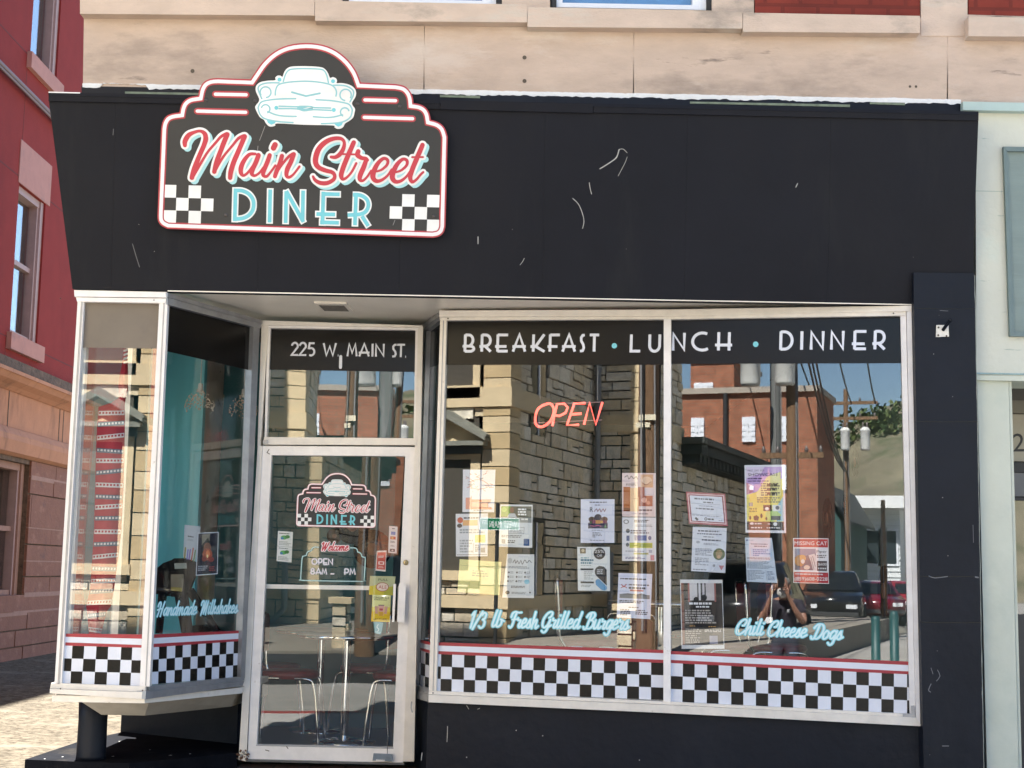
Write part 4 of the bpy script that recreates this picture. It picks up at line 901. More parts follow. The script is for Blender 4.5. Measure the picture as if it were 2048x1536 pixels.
mb.box(O, xa - .03, YA - .4, YA - .02, -.3, zt, MORT); mb.box(xa - .5, xa - .02, YC, YA - .02, -.3, zt, MORT); mb.box(xa - .5, xc - .03, YC - .4, YC - .02, -.3, 9.4, MORT); mb.box(xc - .5, xc - .02, YC - 2.6, YC - .02, -.3, 9.4, MORT); mb.box(O, xc - .4, YC - 2.6, YC - .4, -.3, 9.4, MORT)
base = V((O, YA - .02, -.3))
ashlar(mb, base, (1, 0, 0), (0, 1, 0), xa - .42 - O, bz0 + .3, holes + [(-1, 99, wz0 + .3, wz1 + .3)], 1)
ashlar(mb, base + V((0, 0, bz1 + .3)), (1, 0, 0), (0, 1, 0), xa - .42 - O, zt - bz1, [(a, b, c - bz1 - .3, d - bz1 - .3) for a, b, c, d in holes], 2)
z = -.3; k = 0; rq = random.Random(4)
while z < zt - .1:                                            # corner quoins
    h = rq.uniform(.24, .34); wd = .42 if k % 2 else .62
    mb.box(xa - .42, xa + .03, YA - .42, YA + .03, z + .008, z + h - .008, SMOO if k % 2 else mat('quoin stone', (.55, .41, .22), .85, .1, 4, .2, 60)); z += h; k += 1
ashlar(mb, (xa - .02, YA - .42, -.3), (0, -1, 0), (1, 0, 0), YA - .42 - YC, zt + .3, [(.55, 1.25, 3.4 + .3, 5.2 + .3), (.55, 1.25, 1.0, 2.3)], 6)
ashlar(mb, (xa, YC - .02, -.3), (1, 0, 0), (0, 1, 0), xc - xa - .25, 9.7, [], 8)
ashlar(mb, (xc - .02, YC - .1, -.3), (0, -1, 0), (1, 0, 0), 2.5, 9.3, [], 9); mb.box(xc - 3, xc - .02, YC - 9, YC - 2.6, -.3, refl(1380, 900, PW, -19).z - .2, MORT); ashlar(mb, (xc - .02, YC - 2.6, -.3), (0, -1, 0), (1, 0, 0), 6.3, refl(1380, 900, PW, -19).z, [], 19)
z = -.3; k = 0
while z < 9.3:
    h = rq.uniform(.24, .34); mb.box(xc - .27, xc + .02, YC - .3, YC + .02, z + .008, z + h - .008, SMOO); z += h
mb.build('stone_wall', stn)
for a, b in ((wz0, wz1), (bz0, bz1), (zt, zt + .3)):
    mb = MB()
    if a == zt: mb.box(O, xa + .2, YC, YA + .25, a, b, SMOO)
    else: mb.box(O, xa + .06, YA - .4, YA + .06, a, b, SMOO); mb.box(xa - .4, xa + .06, YC, YA - .4, a, b, SMOO); mb.box(xa, xc + .05, YC - .4, YC + .05, a, b, SMOO); mb.box(xc - .4, xc + .05, YC - 2.6, YC - .4, a, b, SMOO)
    mb.build('stone_band', stn)

GSH = mat('green louvres', (.03, .075, .06), .6, .2, 3); DGR = mat('weathered grey trim', (.22, .22, .18), .8, .2, 8)
def far_window(x0, x1, z0, z1, y, sash, name='window', parent=stn, shut=False):
    m2 = MB(); f = .07
    m2.box(x0, x0 + f, y - .14, y - .06, z0, z1, sash); m2.box(x1 - f, x1, y - .14, y - .06, z0, z1, sash); m2.box(x0, x1, y - .14, y - .06, z1 - f, z1, sash); m2.box(x0, x1, y - .14, y - .06, z0, z0 + f, sash); m2.box(x0, x1, y - .14, y - .055, (z0 + z1) / 2 - .03, (z0 + z1) / 2 + .03, sash)
    o = m2.build(name, parent)
    m3 = MB(); m3.box(x0 + f, x1 - f, y - .12, y - .11, z0 + f, z1 - f, mat('far window glass', (.03, .04, .045), .08, .1, 2)); m3.build('pane', o)
    return o
far_window(hx0, hx1, hz0, hz1, YA, WFR); far_window(ux0, ux1, uz0, uz1, YA, mat('brown sash', (.10, .075, .05), .6))
mb = MB()
mb.box(hx0 - .16, hx0, YA - .1, YA + .03, hz0, hz1 + .2, SMOO); mb.box(hx1, hx1 + .16, YA - .1, YA + .03, hz0, hz1 + .2, SMOO); mb.box(hx0 - .2, hx1 + .2, YA - .1, YA + .07, hz0 - .15, hz0, SMOO); mb.box(hx0, hx1, YA - .1, YA + .03, hz1, hz1 + .2, SMOO)
mb.box(ux0 - .12, ux1 + .14, YA - .1, YA + .06, uz0 - .2, uz0, SMOO); mb.box(ux0 - .12, ux0, YA - .1, YA + .02, uz0, uz1 + .2, SMOO); mb.box(ux1, ux1 + .12, YA - .1, YA + .02, uz0, uz1 + .2, SMOO); mb.box(ux0, ux1, YA - .1, YA + .02, uz1, uz1 + .2, SMOO)
mb.build('window_surround', stn)
mb = MB(); cxp = (hx0 + hx1) / 2; hw = (hx1 - hx0) / 2 + .28; zp = hz1 + .2
mb.box(cxp - hw, cxp + hw, YA - .1, YA + .22, zp, zp + .07, DGR); mb.box(cxp - hw + .08, cxp + hw - .08, YA - .1, YA + .12, zp - .12, zp, mat('dark pediment board', (.06, .06, .055), .8))  # darker board under the pediment ledge
for s in (-1, 1):
    a, b = V((cxp + s * (hw + .04), 0, zp + .07)), V((cxp, 0, zp + .42))
    for th, yo in ((.0, .26), (.07, .20)):
        q = [V((a.x, YA + yo, a.z + th * .6)), V((b.x, YA + yo, b.z + th)), V((b.x, YA + yo, b.z + th + .07)), V((a.x, YA + yo, a.z + th * .6 + .06))]
        mb.solid(q, [x - V((0, .36, 0)) for x in q], DGR)
q = [V((cxp - hw, YA + .05, zp + .07)), V((cxp + hw, YA + .05, zp + .07)), V((cxp, YA + .05, zp + .42))]; mb.solid(q, [x - V((0, .2, 0)) for x in q], SMOO)
mb.build('pediment', stn)
mb = MB(); mat('dark sash glass', (.015, .016, .018), .1)
for y, xq in ((YC - .06, xa + .9),):
    for z0, z1 in (): mb.box(xa + .55, xa + 1.25, y - .05, y - .02, z0, z1, mat('dark sash glass', (.015, .016, .018), .1)); mb.box(xa + .88, xa + .92, y - .03, y, z0, z1, WFR)
for z0, z1 in ((3.4, 5.2), (.7, 2.0)): mb = MB(); mb.box(xa - .06, xa - .01, YA - 1.65, YA - .98, z0, z1, MATS['dark sash glass']); mb.box(xa - .03, xa + .005, YA - 1.34, YA - 1.29, z0, z1, WFR); mb.build('side_window', stn)
mb = MB(); PIPE = mat('grey downpipe', (.24, .235, .23), .5, .1, 10)
xd, yd = xa + .12, YC + .10
mb.tube([(xd, yd, zt), (xd, yd, 2.0), (xd + .0, yd, 1.75), (xd + .28, yd + .05, 1.55), (xd + .28, yd + .05, .45), (xd + .1, yd + .08, .25), (xd + .1, yd + .1, -.2)], .055, PIPE, 8); mb.build('downpipe', stn)
# low dark wing with a heavy bracketed eave
mb = MB(); EAV = mat('dark eave', (.035, .04, .035), .8, .2, 6)
ze = refl(1380, 900, PW, -19).z
mb.box(xc - .05, xc + .42, YC - 9, YC - 2.5, ze - .1, ze + .1, EAV); mb.box(xc - .05, xc + .5, YC - 9.05, YC - 2.4, ze + .1, ze + .22, mat('eave gutter', (.06, .065, .055), .6)); mb.box(xc, xc + .25, YC - 9, YC - 2.6, ze - .28, ze - .1, EAV)
for i in range(18): y = YC - 2.7 - i * .34; mb.box(xc + .02, xc + .36, y - .07, y + .07, ze - .26, ze - .1, mat('eave bracket', (.05, .055, .05), .8))
mb.build('eave', stn)

# low stone pier
pr_ = thing('stone_pier', 'low rock faced pier with flat capstone beside the wooden pole', 'pier', (-2.35, -11.45, ZW))
xp0, xp1 = refl(1181, 1240, PW, -11.5).x + .45, refl(1212, 1240, PW, -11.5).x + .45; zp1 = refl(1195, 1206, PW, -11.5).z
mb = MB(); mb.box(xp0 + .02, xp1 - .02, -11.8, -11.32, ZW, zp1 - .09, MORT); ashlar(mb, (xp0, -11.32, ZW), (1, 0, 0), (0, 1, 0), xp1 - xp0, zp1 - .09 - ZW, [], 12, .12, .2); ashlar(mb, (xp1 - .02, -11.34, ZW), (0, -1, 0), (1, 0, 0), .46, zp1 - .09 - ZW, [], 13, .12, .2); mb.build('shaft', pr_)
mb = MB(); mb.box(xp0 - .05, xp1 + .08, -11.9, -11.24, zp1 - .09, zp1, SMOO); mb.build('capstone', pr_)

# far brick building with tower
YB = -36.0
BRF = brick_mat('orange red brick', (.30, .105, .055), (.36, .135, .07), (.25, .15, .10), bw=.3, rh=.1)
BRS = brick_mat('side brick', (.30, .105, .055), (.36, .135, .07), (.25, .15, .10), axis='YZ', bw=.3, rh=.1)
bk_ = thing('brick_building', 'orange brick building with white sash windows and a square tower far across the street', 'building', (0, YB - 4, 0))
bx0, bx1 = refl(1300, 850, PW, YB).x, refl(1632, 850, PW, YB).x; bz = refl(1500, 786, PW, YB).z
mb = MB(); mb.box(bx0 - 8, bx1, YB - 3.4, YB, -.3, bz, BRF); mb.box(bx1, bx1 + .03, YB - 3.4, YB - .01, -.3, bz, BRS)
tx0, tx1 = refl(1381, 750, PW, YB).x, refl(1468, 750, PW, YB).x; tz = refl(1430, 722, PW, YB).z
mb.box(tx0, tx1, YB - 4, YB - .02, bz, tz, BRF); mb.box(bx0 - 4, bx0 - 1, YB - 5, YB - 1, bz, tz + 1, BRF)
mb.build('wall', bk_)
mb = MB(); mb.box(bx0 - 8, bx1 + .12, YB - 3.4, YB + .12, bz, bz + .18, mat('stone coping', (.38, .33, .27), .9)); mb.box(tx0 - .1, tx1 + .1, YB - 4, YB + .08, tz, tz + .15, MATS['stone coping']); mb.build('coping', bk_)
FGL = mat('grey green sash', (.11, .13, .115), .2, .3, 1.0)  # even grey green tone of the panes
def brwin(px, py, hw_, hh):
    a, b = refl(px - hw_, py, PW, YB), refl(px + hw_, py, PW, YB); zt_, zb_ = refl(px, py - hh, PW, YB).z, refl(px, py + hh, PW, YB).z
    m2 = MB(); x0, x1 = min(a.x, b.x), max(a.x, b.x); m2.box(x0, x1, YB, YB + .06, zb_, zt_, WFR); [m2.box(lerp(x0, x1, f) - .04, lerp(x0, x1, f) + .04, YB + .06, YB + .08, zb_, zt_, WFR) for f in (.38, .62)]; [m2.box(x0, x1, YB + .06, YB + .078, lerp(zb_, zt_, f) - .05, lerp(zb_, zt_, f) + .05, WFR) for f in (.28, .5, .75)]; o = m2.build('window', bk_)
    m3 = MB(); m3.box(x0 + .22, x1 - .22, YB + .055, YB + .066, zb_ + .22, zt_ - .22, FGL)
    m3.build('pane', o)
for px, py, a, b in ((1396, 861, 13, 25), (1498, 859, 13, 25), (1573, 858, 13, 25), (1408, 777, 19, 11), (1396, 960, 13, 25), (1495, 955, 13, 25), (1573, 955, 13, 25), (1310, 870, 13, 25)): brwin(px, py, a, b)
mb = MB(); x_ = refl(1452, 900, PW, YB).x; mb.tube([(x_, YB + .08, bz), (x_, YB + .08, 0)], .08, mat('black pipe', (.03, .03, .03), .5), 6); mb.build('downpipe', bk_)

# utility poles, transformers, wires
WOOD = mat('weathered pole wood', (.20, .115, .06), .9, .35, 5, .6, 30, stretch=(9, 9, .7), stain=[((.30, .19, .11), 14, .55, .1, (6, 6, .4)), ((.05, .035, .022), 18, .62, .06, (6, 6, .3))])
GREYP = mat('grey steel pole', (.16, .165, .155), .5, .1, 5); TRF = mat('transformer grey', (.66, .66, .62), .5, .12, 6, stain=[((.28, .13, .06), 9, .64, .05, (1, 1, .3))]); INS = mat('insulator', (.12, .10, .09), .4); WIRE = mat('cable black', (.012, .012, .012), .5)
def pole(loc, h, r, m, label, tr=(), arms=(), sign=False):
    t = thing('utility_pole', label, 'pole', loc, 'utility poles across the street')
    mb = MB(); mb.tube([(0, 0, z) for z in (0, h * .3, h * .6, h)], [r, r * .93, r * .85, r * .72], m, 14); mb.build('shaft', t, local=True)
    for dx, z, rr_, hh in tr:
        mb = MB(); mb.lathe((dx, .25, z), [(0, 0), (rr_ * .9, .0), (rr_, .06), (rr_, hh - .08), (rr_ * 1.06, hh - .06), (rr_ * 1.06, hh), (rr_ * .6, hh + .08), (0, hh + .1)], TRF, 20); mb.lathe((dx - rr_ * .4, .25, z + hh + .05), [(.05, 0), (.06, .06), (.03, .12), (.05, .2), (0, .24)], INS, 8); mb.lathe((dx + rr_ * .4, .25, z + hh + .05), [(.05, 0), (.06, .06), (.03, .12), (.05, .2), (0, .24)], INS, 8); mb.box(dx - .03, dx + .03, -.05, .1, z + .2, z + hh - .2, INS); mb.build('transformer', t, local=True)
    for z, wd in arms:
        mb = MB(); mb.box(-wd, wd, -.06, .06, z, z + .12, WOOD)
        for k in (-.9, -.45, .45, .9): mb.lathe((wd * k, 0, z + .12), [(.03, 0), (.05, .05), (.03, .12), (0, .16)], INS, 8)
        mb.build('crossarm', t, local=True)
    mb = MB(); rc = random.Random(int(abs(loc[0]) * 100))
    for k in range(5):
        a = rc.uniform(0, 6.28); mb.tube([(r * 1.05 * math.cos(a + .15 * j), r * 1.05 * math.sin(a + .15 * j), h * (.05 + .15 * j)) for j in range(6)], .014, WIRE if k % 2 else PIPE, 5)
    mb.build('riser_cable', t, local=True)
    return t
q = refl(1297, 900, PW, -10.9); pA = V((q.x, -10.9, ZW))
poleA = pole(pA, 12, .155, WOOD, 'brown wooden pole nearest the stone building corner')
mb = MB(); q = refl(1292, 832, PW, -10.75); mb.box(q.x - .10, q.x + .14, 0 - 10.76, -10.74, q.z - .06, q.z + .02, mat('pole tag', (.75, .68, .5), .6)); mb.box(q.x - .14, q.x + .06, -10.76, -10.74, q.z - .16, q.z - .09, MATS['pole tag']); o = mb.build('pole_tag', poleA)
YP = -24.0
q1, q2 = refl(1551, 800, PW, YP), refl(1583, 800, PW, YP + .6)
zt1 = refl(1530, 781, PW, YP).z; dz = refl(1530, 733, PW, YP).z - zt1
pB = V((q1.x, YP, ZG)); poleB = pole(pB, 14.5, .115, GREYP, 'grey steel pole beside the transformer pole')
tl = refl(1516, 760, PW, YP).x - q2.x; trr = refl(1583, 760, PW, YP).x - q2.x
pC = V((q2.x, YP + .6, ZG)); poleC = pole(pC, 14, .135, WOOD, 'wooden pole carrying two rusty grey transformers', [(tl, zt1 - ZG, .22, dz), (trr - .42 * 0 + .0, zt1 - ZG, .22, dz)], [(zt1 - ZG + 2.6, 1.3), (zt1 - ZG - 1.6, .7)])
q3 = refl(1693, 880, PW, -48); z3 = refl(1693, 902, PW, -48).z
pD_ = V((q3.x, -48, ZG)); poleD = pole(pD_, z3 - ZG + 2.4, .12, WOOD, 'far wooden pole with three pale transformers', [(-.75, z3 - ZG, .18, .8), (0, z3 - ZG, .18, .8), (.75, z3 - ZG, .18, .8)], [(z3 - ZG + 1.8, 1.2), (z3 - ZG + 1.2, 1.2)])
q4 = refl(1766, 1000, PW, -30); pE = V((q4.x, -30, ZG)); poleE = pole(pE, q4.z - ZG, .075, WOOD, 'slender weathered post in front of the yellow road signs')
def wire(a, b, sag, r=.03, lab='black overhead cable sagging between the poles'):
    a, b = V(a), V(b); mb = MB(); mb.tube([a.lerp(b, k / 14) - V((0, 0, sag * 4 * (k / 14) * (1 - k / 14))) for k in range(15)], r, WIRE, 5); o = mb.build('overhead_cable'); o['label'] = lab; o['category'] = 'cable'; o['group'] = 'overhead cables'; return o
T = lambda p, z, dx=0: (p.x + dx, p.y, z)
for dz_, dx in ((12.2, -1.1), (12.2, .2), (12.2, 1.1), (9.6, 0), (8.8, 0), (8.2, 0)): wire(T(pC, ZG + dz_, dx), T(pD_, z3 + (1.9 if dz_ > 11 else -.8), dx), 1.0)
for z_, e, r_ in ((8.3, (-40, -30, 11), .025), (7.6, (-40, -30, 9.6), .03), (9.8, (16, -6, 14.5), .03), (9.2, (16, -6, 13), .025), (8.0, (16, -6, 11), .025), (7.2, (-2.3, -10.9, 8.4), .02), (11.0, (-2.3, -10.9, 10.8), .02)): wire(T(pC, ZG + z_), e, .5, r_)
wire(T(pA, 7.5), (-8.2, YA + .1, 6.8), .3, .02); wire(T(pA, 8.2), (bx1 - 2, YB + .1, 7), .8, .02)

# street sign on its post
q = refl(1000, 1048, PW, -10.4)
ss = thing('street_sign', 'green street name sign with white letters on a dark post', 'sign', (q.x, -10.4, ZW))
mb = MB(); xpst = refl(992, 1100, PW, -10.4).x; mb.tube([(xpst, -10.43, ZW), (xpst, -10.43, q.z + .3)], .03, mat('dark sign post', (.03, .03, .03), .5), 8); mb.build('post', ss)
PSS = PL((q.x, -10.37, q.z), (-1, 0, 0))
mb = MB(); SG = mat('sign green', (.01, .16, .075), .35); SW = mat('sign white', (.8, .8, .78), .4)
mb.plate(PSS, -.30, -.085, .30, .085, -.02, 0, SW); mb.plate(PSS, -.29, -.075, .29, .075, -.001, .002, SG)
vs, fs = text_geo('WEST MAIN'); x1 = max(v[0] for v in vs); mb.add([PSS.p(-.27 + v[0] / x1 * .42, -.05 + v[1] * .135, .004) for v in vs], fs, SW)
vs, fs = text_geo('ST'); x1 = max(v[0] for v in vs); mb.add([PSS.p(.19 + v[0] / x1 * .08, -.0 + v[1] * .07, .004) for v in vs], fs, SW)
mb.build('blade', ss)
# round and diamond road signs far down the street
YEL = mat('road sign yellow', (.75, .50, .02), .5); BK = mat('sign black', (.02, .02, .02), .5)
def rsign(px, py, Y, kind, lab):
    q = refl(px, py, PW, Y); t = thing('road_sign', lab, 'sign', (q.x, Y, ZG)); mb = MB(); mb.tube([(q.x, Y - .04, ZG), (q.x, Y - .04, q.z + .4)], .035, GREYP, 6); mb.build('post', t)
    P = PL((q.x, Y, q.z), (-1, 0, 0)); mb = MB(); R_ = .30
    n = 20 if kind == 'round' else 4 if kind == 'diamond' else 8; a0 = 0 if kind != 'octagon' else math.pi / 8
    fr = [P.p(R_ * math.cos(a0 + 2 * math.pi * k / n), R_ * math.sin(a0 + 2 * math.pi * k / n), .01) for k in range(n)]
    mb.solid(fr, [x - P.n * .02 for x in fr], YEL if kind != 'octagon' else mat('stop red', (.5, .02, .03), .5))
    if kind == 'round':
        for s in (-1, 1): mb.stroke(P, [(-.28, -.28 * s), (.28, .28 * s)], .07, .012 + .001 * s, BK, local=True, cap='b')
    elif kind == 'diamond': mb.stroke(P, [(-.1, -.18), (-.06, .14)], .09, .012, BK, local=True); mb.stroke(P, [(.1, -.18), (.08, .14)], .09, .012, BK, local=True)
    else:
        vs, fs = text_geo('STOP'); x1 = max(v[0] for v in vs); mb.add([P.p(-.33 + v[0] / x1 * .66, -.12 + v[1] * .33, .014) for v in vs], fs, SW)
    mb.build('plate', t)
rsign(1768, 1191, -56, 'round', 'round yellow railway crossing sign with a black cross'); rsign(1797, 1200, -57, 'diamond', 'yellow diamond sign with two walking figures'); rsign(1812, 1196, -58, 'octagon', 'red octagonal stop sign beside the yellow diamond sign')
# green bollards
for k, (px, pt_) in enumerate(((1752, 1232), (1789, 1222))):
    q = refl(px, 1290, PW, -13.2); zt_ = refl(px, pt_, PW, -13.2).z
    bo = thing('bollard', ('dark green steel post nearer the yellow cross sign', 'taller dark green steel post below the diamond sign')[k], 'bollard', (q.x, -13.2, ZW), 'green bollards across the street')
    mb = MB(); mb.lathe((0, 0, 0), [(.11, 0), (.11, .03), (.065, .035), (.065, zt_ - ZW - .05), (.05, zt_ - ZW - .01), (0, zt_ - ZW)], mat('bollard green', (.012, .07, .07), .5), 14); mb.build('shaft', bo, local=True)
    mb = MB(); mb.lathe((0, 0, .02), [(.0, 0), (.10, 0), (.10, .02), (.066, .022)], mat('bollard foot', (.03, .03, .03), .6), 14); mb.build('base_plate', bo, local=True)
# white house and hillside
YH = -60
wh = thing('white_house', 'white clapboard house with a flat porch roof far down the street', 'house', (0, YH, 0))
hx_0, hx_1 = refl(1684, 1080, PW, YH).x, refl(1800, 1080, PW, YH).x; hz_ = refl(1740, 1018, PW, YH).z; hr = refl(1740, 994, PW, YH).z
SID = mat('white siding', (.72, .74, .74), .7, .06, 6)
mb = MB(); x0, x1 = min(hx_0, hx_1), max(hx_0, hx_1); mb.box(x0, x1, YH - 8, YH, ZG, hz_, SID)
for i in range(18): z = ZG + (hz_ - ZG) * i / 18; mb.box(x0, x1, YH, YH + .03, z, z + .04, mat('siding edge', (.55, .57, .57), .7))
mb.build('wall', wh)
mb = MB(); mb.box(x0 - .4, x1 + .6, YH - 8.5, YH + 1.2, hz_, hr, mat('porch roof white', (.78, .78, .76), .6)); mb.build('roof', wh)
for i in range(3):
    xx = x0 + (x1 - x0) * (.2 + .3 * i); mb = MB(); mb.box(xx - .45, xx + .45, YH + .02, YH + .06, hz_ - 2.6, hz_ - .9, WFR); o = mb.build('window', wh); mb = MB(); mb.box(xx - .36, xx + .36, YH + .055, YH + .07, hz_ - 2.5, hz_ - 1.0, MATS['far window glass']); mb.build('pane', o)
# dark green shed between
gx0, gx1 = refl(1622, 1100, PW, -50).x, refl(1682, 1100, PW, -50).x; gz = refl(1650, 1040, PW, -50).z
gs = thing('green_shed', 'dark green gabled shed beside the white house', 'shed', ((gx0 + gx1) / 2, -54, ZG))
x0, x1 = min(gx0, gx1), max(gx0, gx1); mb = MB(); SHD = mat('dark green boards', (.03, .085, .08), .7, .15, 4, stretch=(8, 1, .5)); mb.box(x0, x1, -58, -50, ZG, gz, SHD); fr = [V((x0, -50, gz)), V((x1, -50, gz)), V(((x0 + x1) / 2, -50, gz + 1.3))]; mb.solid(fr, [q - V((0, 8, 0)) for q in fr], SHD); mb.build('wall', gs)
mb = MB()
for s, xe in ((-1, x0 - .3), (1, x1 + .3)):
    a, b = V((xe, -49.6, gz - .15)), V(((x0 + x1) / 2, -49.6, gz + 1.35)); fr = [a, b, b + V((0, 0, .12)), a + V((0, 0, .12))]; mb.solid(fr, [q - V((0, 8.8, 0)) for q in fr], mat('shed roof', (.06, .065, .06), .8))
mb.build('roof', gs)
HILL = mat('dry hillside', (.155, .135, .085), .95, .4, .12, stain=[((.075, .085, .04), .22, .52, .12), ((.30, .25, .15), .3, .62, .1)])
mb = MB(); hq = [refl(px, py, PW, -150) for px, py in ((1500, 960), (1600, 900), (1690, 868), (1750, 842), (1810, 812))]
def hz_at(x):
    f = sorted(hq, key=lambda v: v.x)
    if x <= f[0].x: return f[0].z
    if x >= f[-1].x: return f[-1].z + (x - f[-1].x) * .25
    for a, b in zip(f, f[1:]):
        if a.x <= x <= b.x: return lerp(a.z, b.z, (x - a.x) / (b.x - a.x))
nx, ny = 60, 14; vs = []
for j in range(ny + 1):
    for i in range(nx + 1):
        x = -110 + 230 * i / nx; t_ = j / ny; y = -90 - 60 * t_; h = min(max(8, hz_at(x)), 75); vs.append((x, y, ZG - .5 + (h + .5) * (3 * t_ * t_ - 2 * t_ ** 3) + 1.5 * t_ * mnoise.noise((x * .08, y * .08, 0))))
mb.add(vs, [(j * (nx + 1) + i, j * (nx + 1) + i + 1, (j + 1) * (nx + 1) + i + 1, (j + 1) * (nx + 1) + i) for j in range(ny) for i in range(nx)], HILL, True); mb.build('hill', kind='structure')
LEAF = [mat('dark leaves', (.045, .085, .022), .8, .3, 1), mat('olive leaves', (.085, .11, .03), .8, .3, 1)]
def tree(loc, h, r, lab, seed, n=700):
    t = thing('leafy_tree', lab, 'tree', loc, 'trees on the far hill'); rt = random.Random(seed)
    mb = MB(); mb.tube([(0, 0, -1), (.1, 0, h * .3), (.0, .1, h * .6)], [r * .09, r * .07, r * .04], WOOD, 7); [mb.tube([(0, 0, h * .45), (r * .5 * math.cos(a), r * .5 * math.sin(a), h * .75)], [r * .05, r * .015], WOOD, 5) for a in (0, 1.6, 3.1, 4.6)]; mb.build('trunk', t, local=True)
    mb = MB(); cl = [(rt.gauss(0, r * .45), rt.gauss(0, r * .45), h * .68 + rt.gauss(0, h * .14), rt.uniform(.25, .45) * r) for _ in range(16)]
    for k in range(n):
        c = rt.choice(cl); p = V((c[0], c[1], c[2])) + V((rt.gauss(0, 1), rt.gauss(0, 1), rt.gauss(0, 1))).normalized() * c[3] * rt.random() ** .4; s = r * rt.uniform(.05, .10); a = V((rt.uniform(-1, 1), rt.uniform(-1, 1), rt.uniform(-1, 1))).normalized(); b = a.orthogonal().normalized()
        mb.add([p + a * s, p + b * s, p - a * s, p - b * s], [(0, 1, 2, 3)], LEAF[k % 2])
    mb.build('crown', t, local=True)
q = refl(1742, 838, PW, -140)
tree((q.x, -140, q.z - 7), 9, 4.2, 'tallest leafy tree on top of the far hill', 1)
for k, (px, py, lab) in enumerate(((1700, 872, 'rounded leafy tree lower down the far hill slope'), (1775, 848, 'leafy tree beside the tallest tree on the far hill'), (1805, 845, 'leafy tree at the right end of the far hill'))):
    q = refl(px, py, PW, -135); tree((q.x, -135, q.z - 6), 7, 3.4, lab, 20 + k, 450)
# ------------------------------------------------------------------ the big painted sign
PSG = PL(PFA.o - PFA.n * -.05, PFA.u, PFA.v)
SGN_B = mat('sign black', (.0075, .006, .0055), .25, .12, 2, spec=.05)
SGN_R = mat('sign red', (.43, .035, .05), .35, .06, 4); SGN_P = mat('sign pink white', (.86, .77, .78), .4, .04, 4); SGN_W = mat('sign white', (.84, .85, .88), .4, .04, 4); SGN_D = mat('sign crimson', (.50, .033, .055), .35, .08, 3)
SGN_C = mat('sign turquoise', (.16, .55, .62), .4, .05, 4); SGN_L = mat('sign grey teal line', (.24, .52, .56), .5, .05, 4); SGN_K = mat('sign cyan shade', (.36, .66, .69), .4, .05, 4)
C2 = crop(300, 60, 3.303); CA = crop(350, 240, 7.585); CB = crop(600, 250, 7.314); CD = crop(450, 360, 6.606); CC = crop(500, 120, 9.309)
OUT = [(50, 1225), (74, 655), (82, 612), (106, 572), (145, 553), (195, 545), (203, 508), (222, 472), (260, 445), (318, 434), (330, 385), (355, 345), (398, 323), (450, 318), (664, 326), (695, 280), (745, 210), (820, 143), (912, 101), (1030, 86), (1140, 98), (1232, 136), (1310, 200), (1364, 275), (1392, 347), (1620, 357), (1680, 370), (1718, 405), (1735, 445), (1740, 484), (1785, 492), (1822, 514), (1845, 550), (1854, 594), (1905, 610), (1945, 645), (1966, 705), (1951, 1300), (1940, 1335), (1912, 1362), (1868, 1372), (115, 1313), (75, 1292), (54, 1262)]
def _runs(pts, corners):
    o = []; run = []
    for q in pts + [pts[0]]:
        run.append(q)
        if q in corners: o += catmull(run, 3)[:-1]; run = [q]
    return o + catmull(run, 3)[:-1]
OUT = _runs(OUT, [(195, 545), (318, 434), (450, 318), (664, 326), (1392, 347), (1620, 357), (1740, 484), (1854, 594), (1966, 705), (1951, 1300), (1868, 1372), (115, 1313), (50, 1225), (74, 655)])
def inset(pts, d):
    n = len(pts); ar = sum(pts[i][0] * pts[(i + 1) % n][1] - pts[(i + 1) % n][0] * pts[i][1] for i in range(n)); s = 1 if ar > 0 else -1; o = []
    for i in range(n):
        a, b, c = pts[i - 1], pts[i], pts[(i + 1) % n]; u = V((b[0] - a[0], b[1] - a[1], 0)).normalized(); v = V((c[0] - b[0], c[1] - b[1], 0)).normalized(); m = (V((-u.y, u.x, 0)) + V((-v.y, v.x, 0))); m = m * (1 / max(.6, m.length_squared / 2)) if m.length > .1 else m
        o.append((b[0] + s * m.x * d, b[1] + s * m.y * d))
    return o
BARS = [[(432, 424), (635, 428)], [(312, 536), (632, 544)], [(1420, 462), (1622, 467)], [(1415, 577), (1735, 586)]]
CHK = [(92, 1022, 82, 84, ((0, 0), (0, 2), (1, 1), (1, 3), (2, 0), (2, 2))), (1585, 1082, 82, 82, ((0, 1), (0, 3), (1, 0), (1, 2), (2, 1), (2, 3)))]
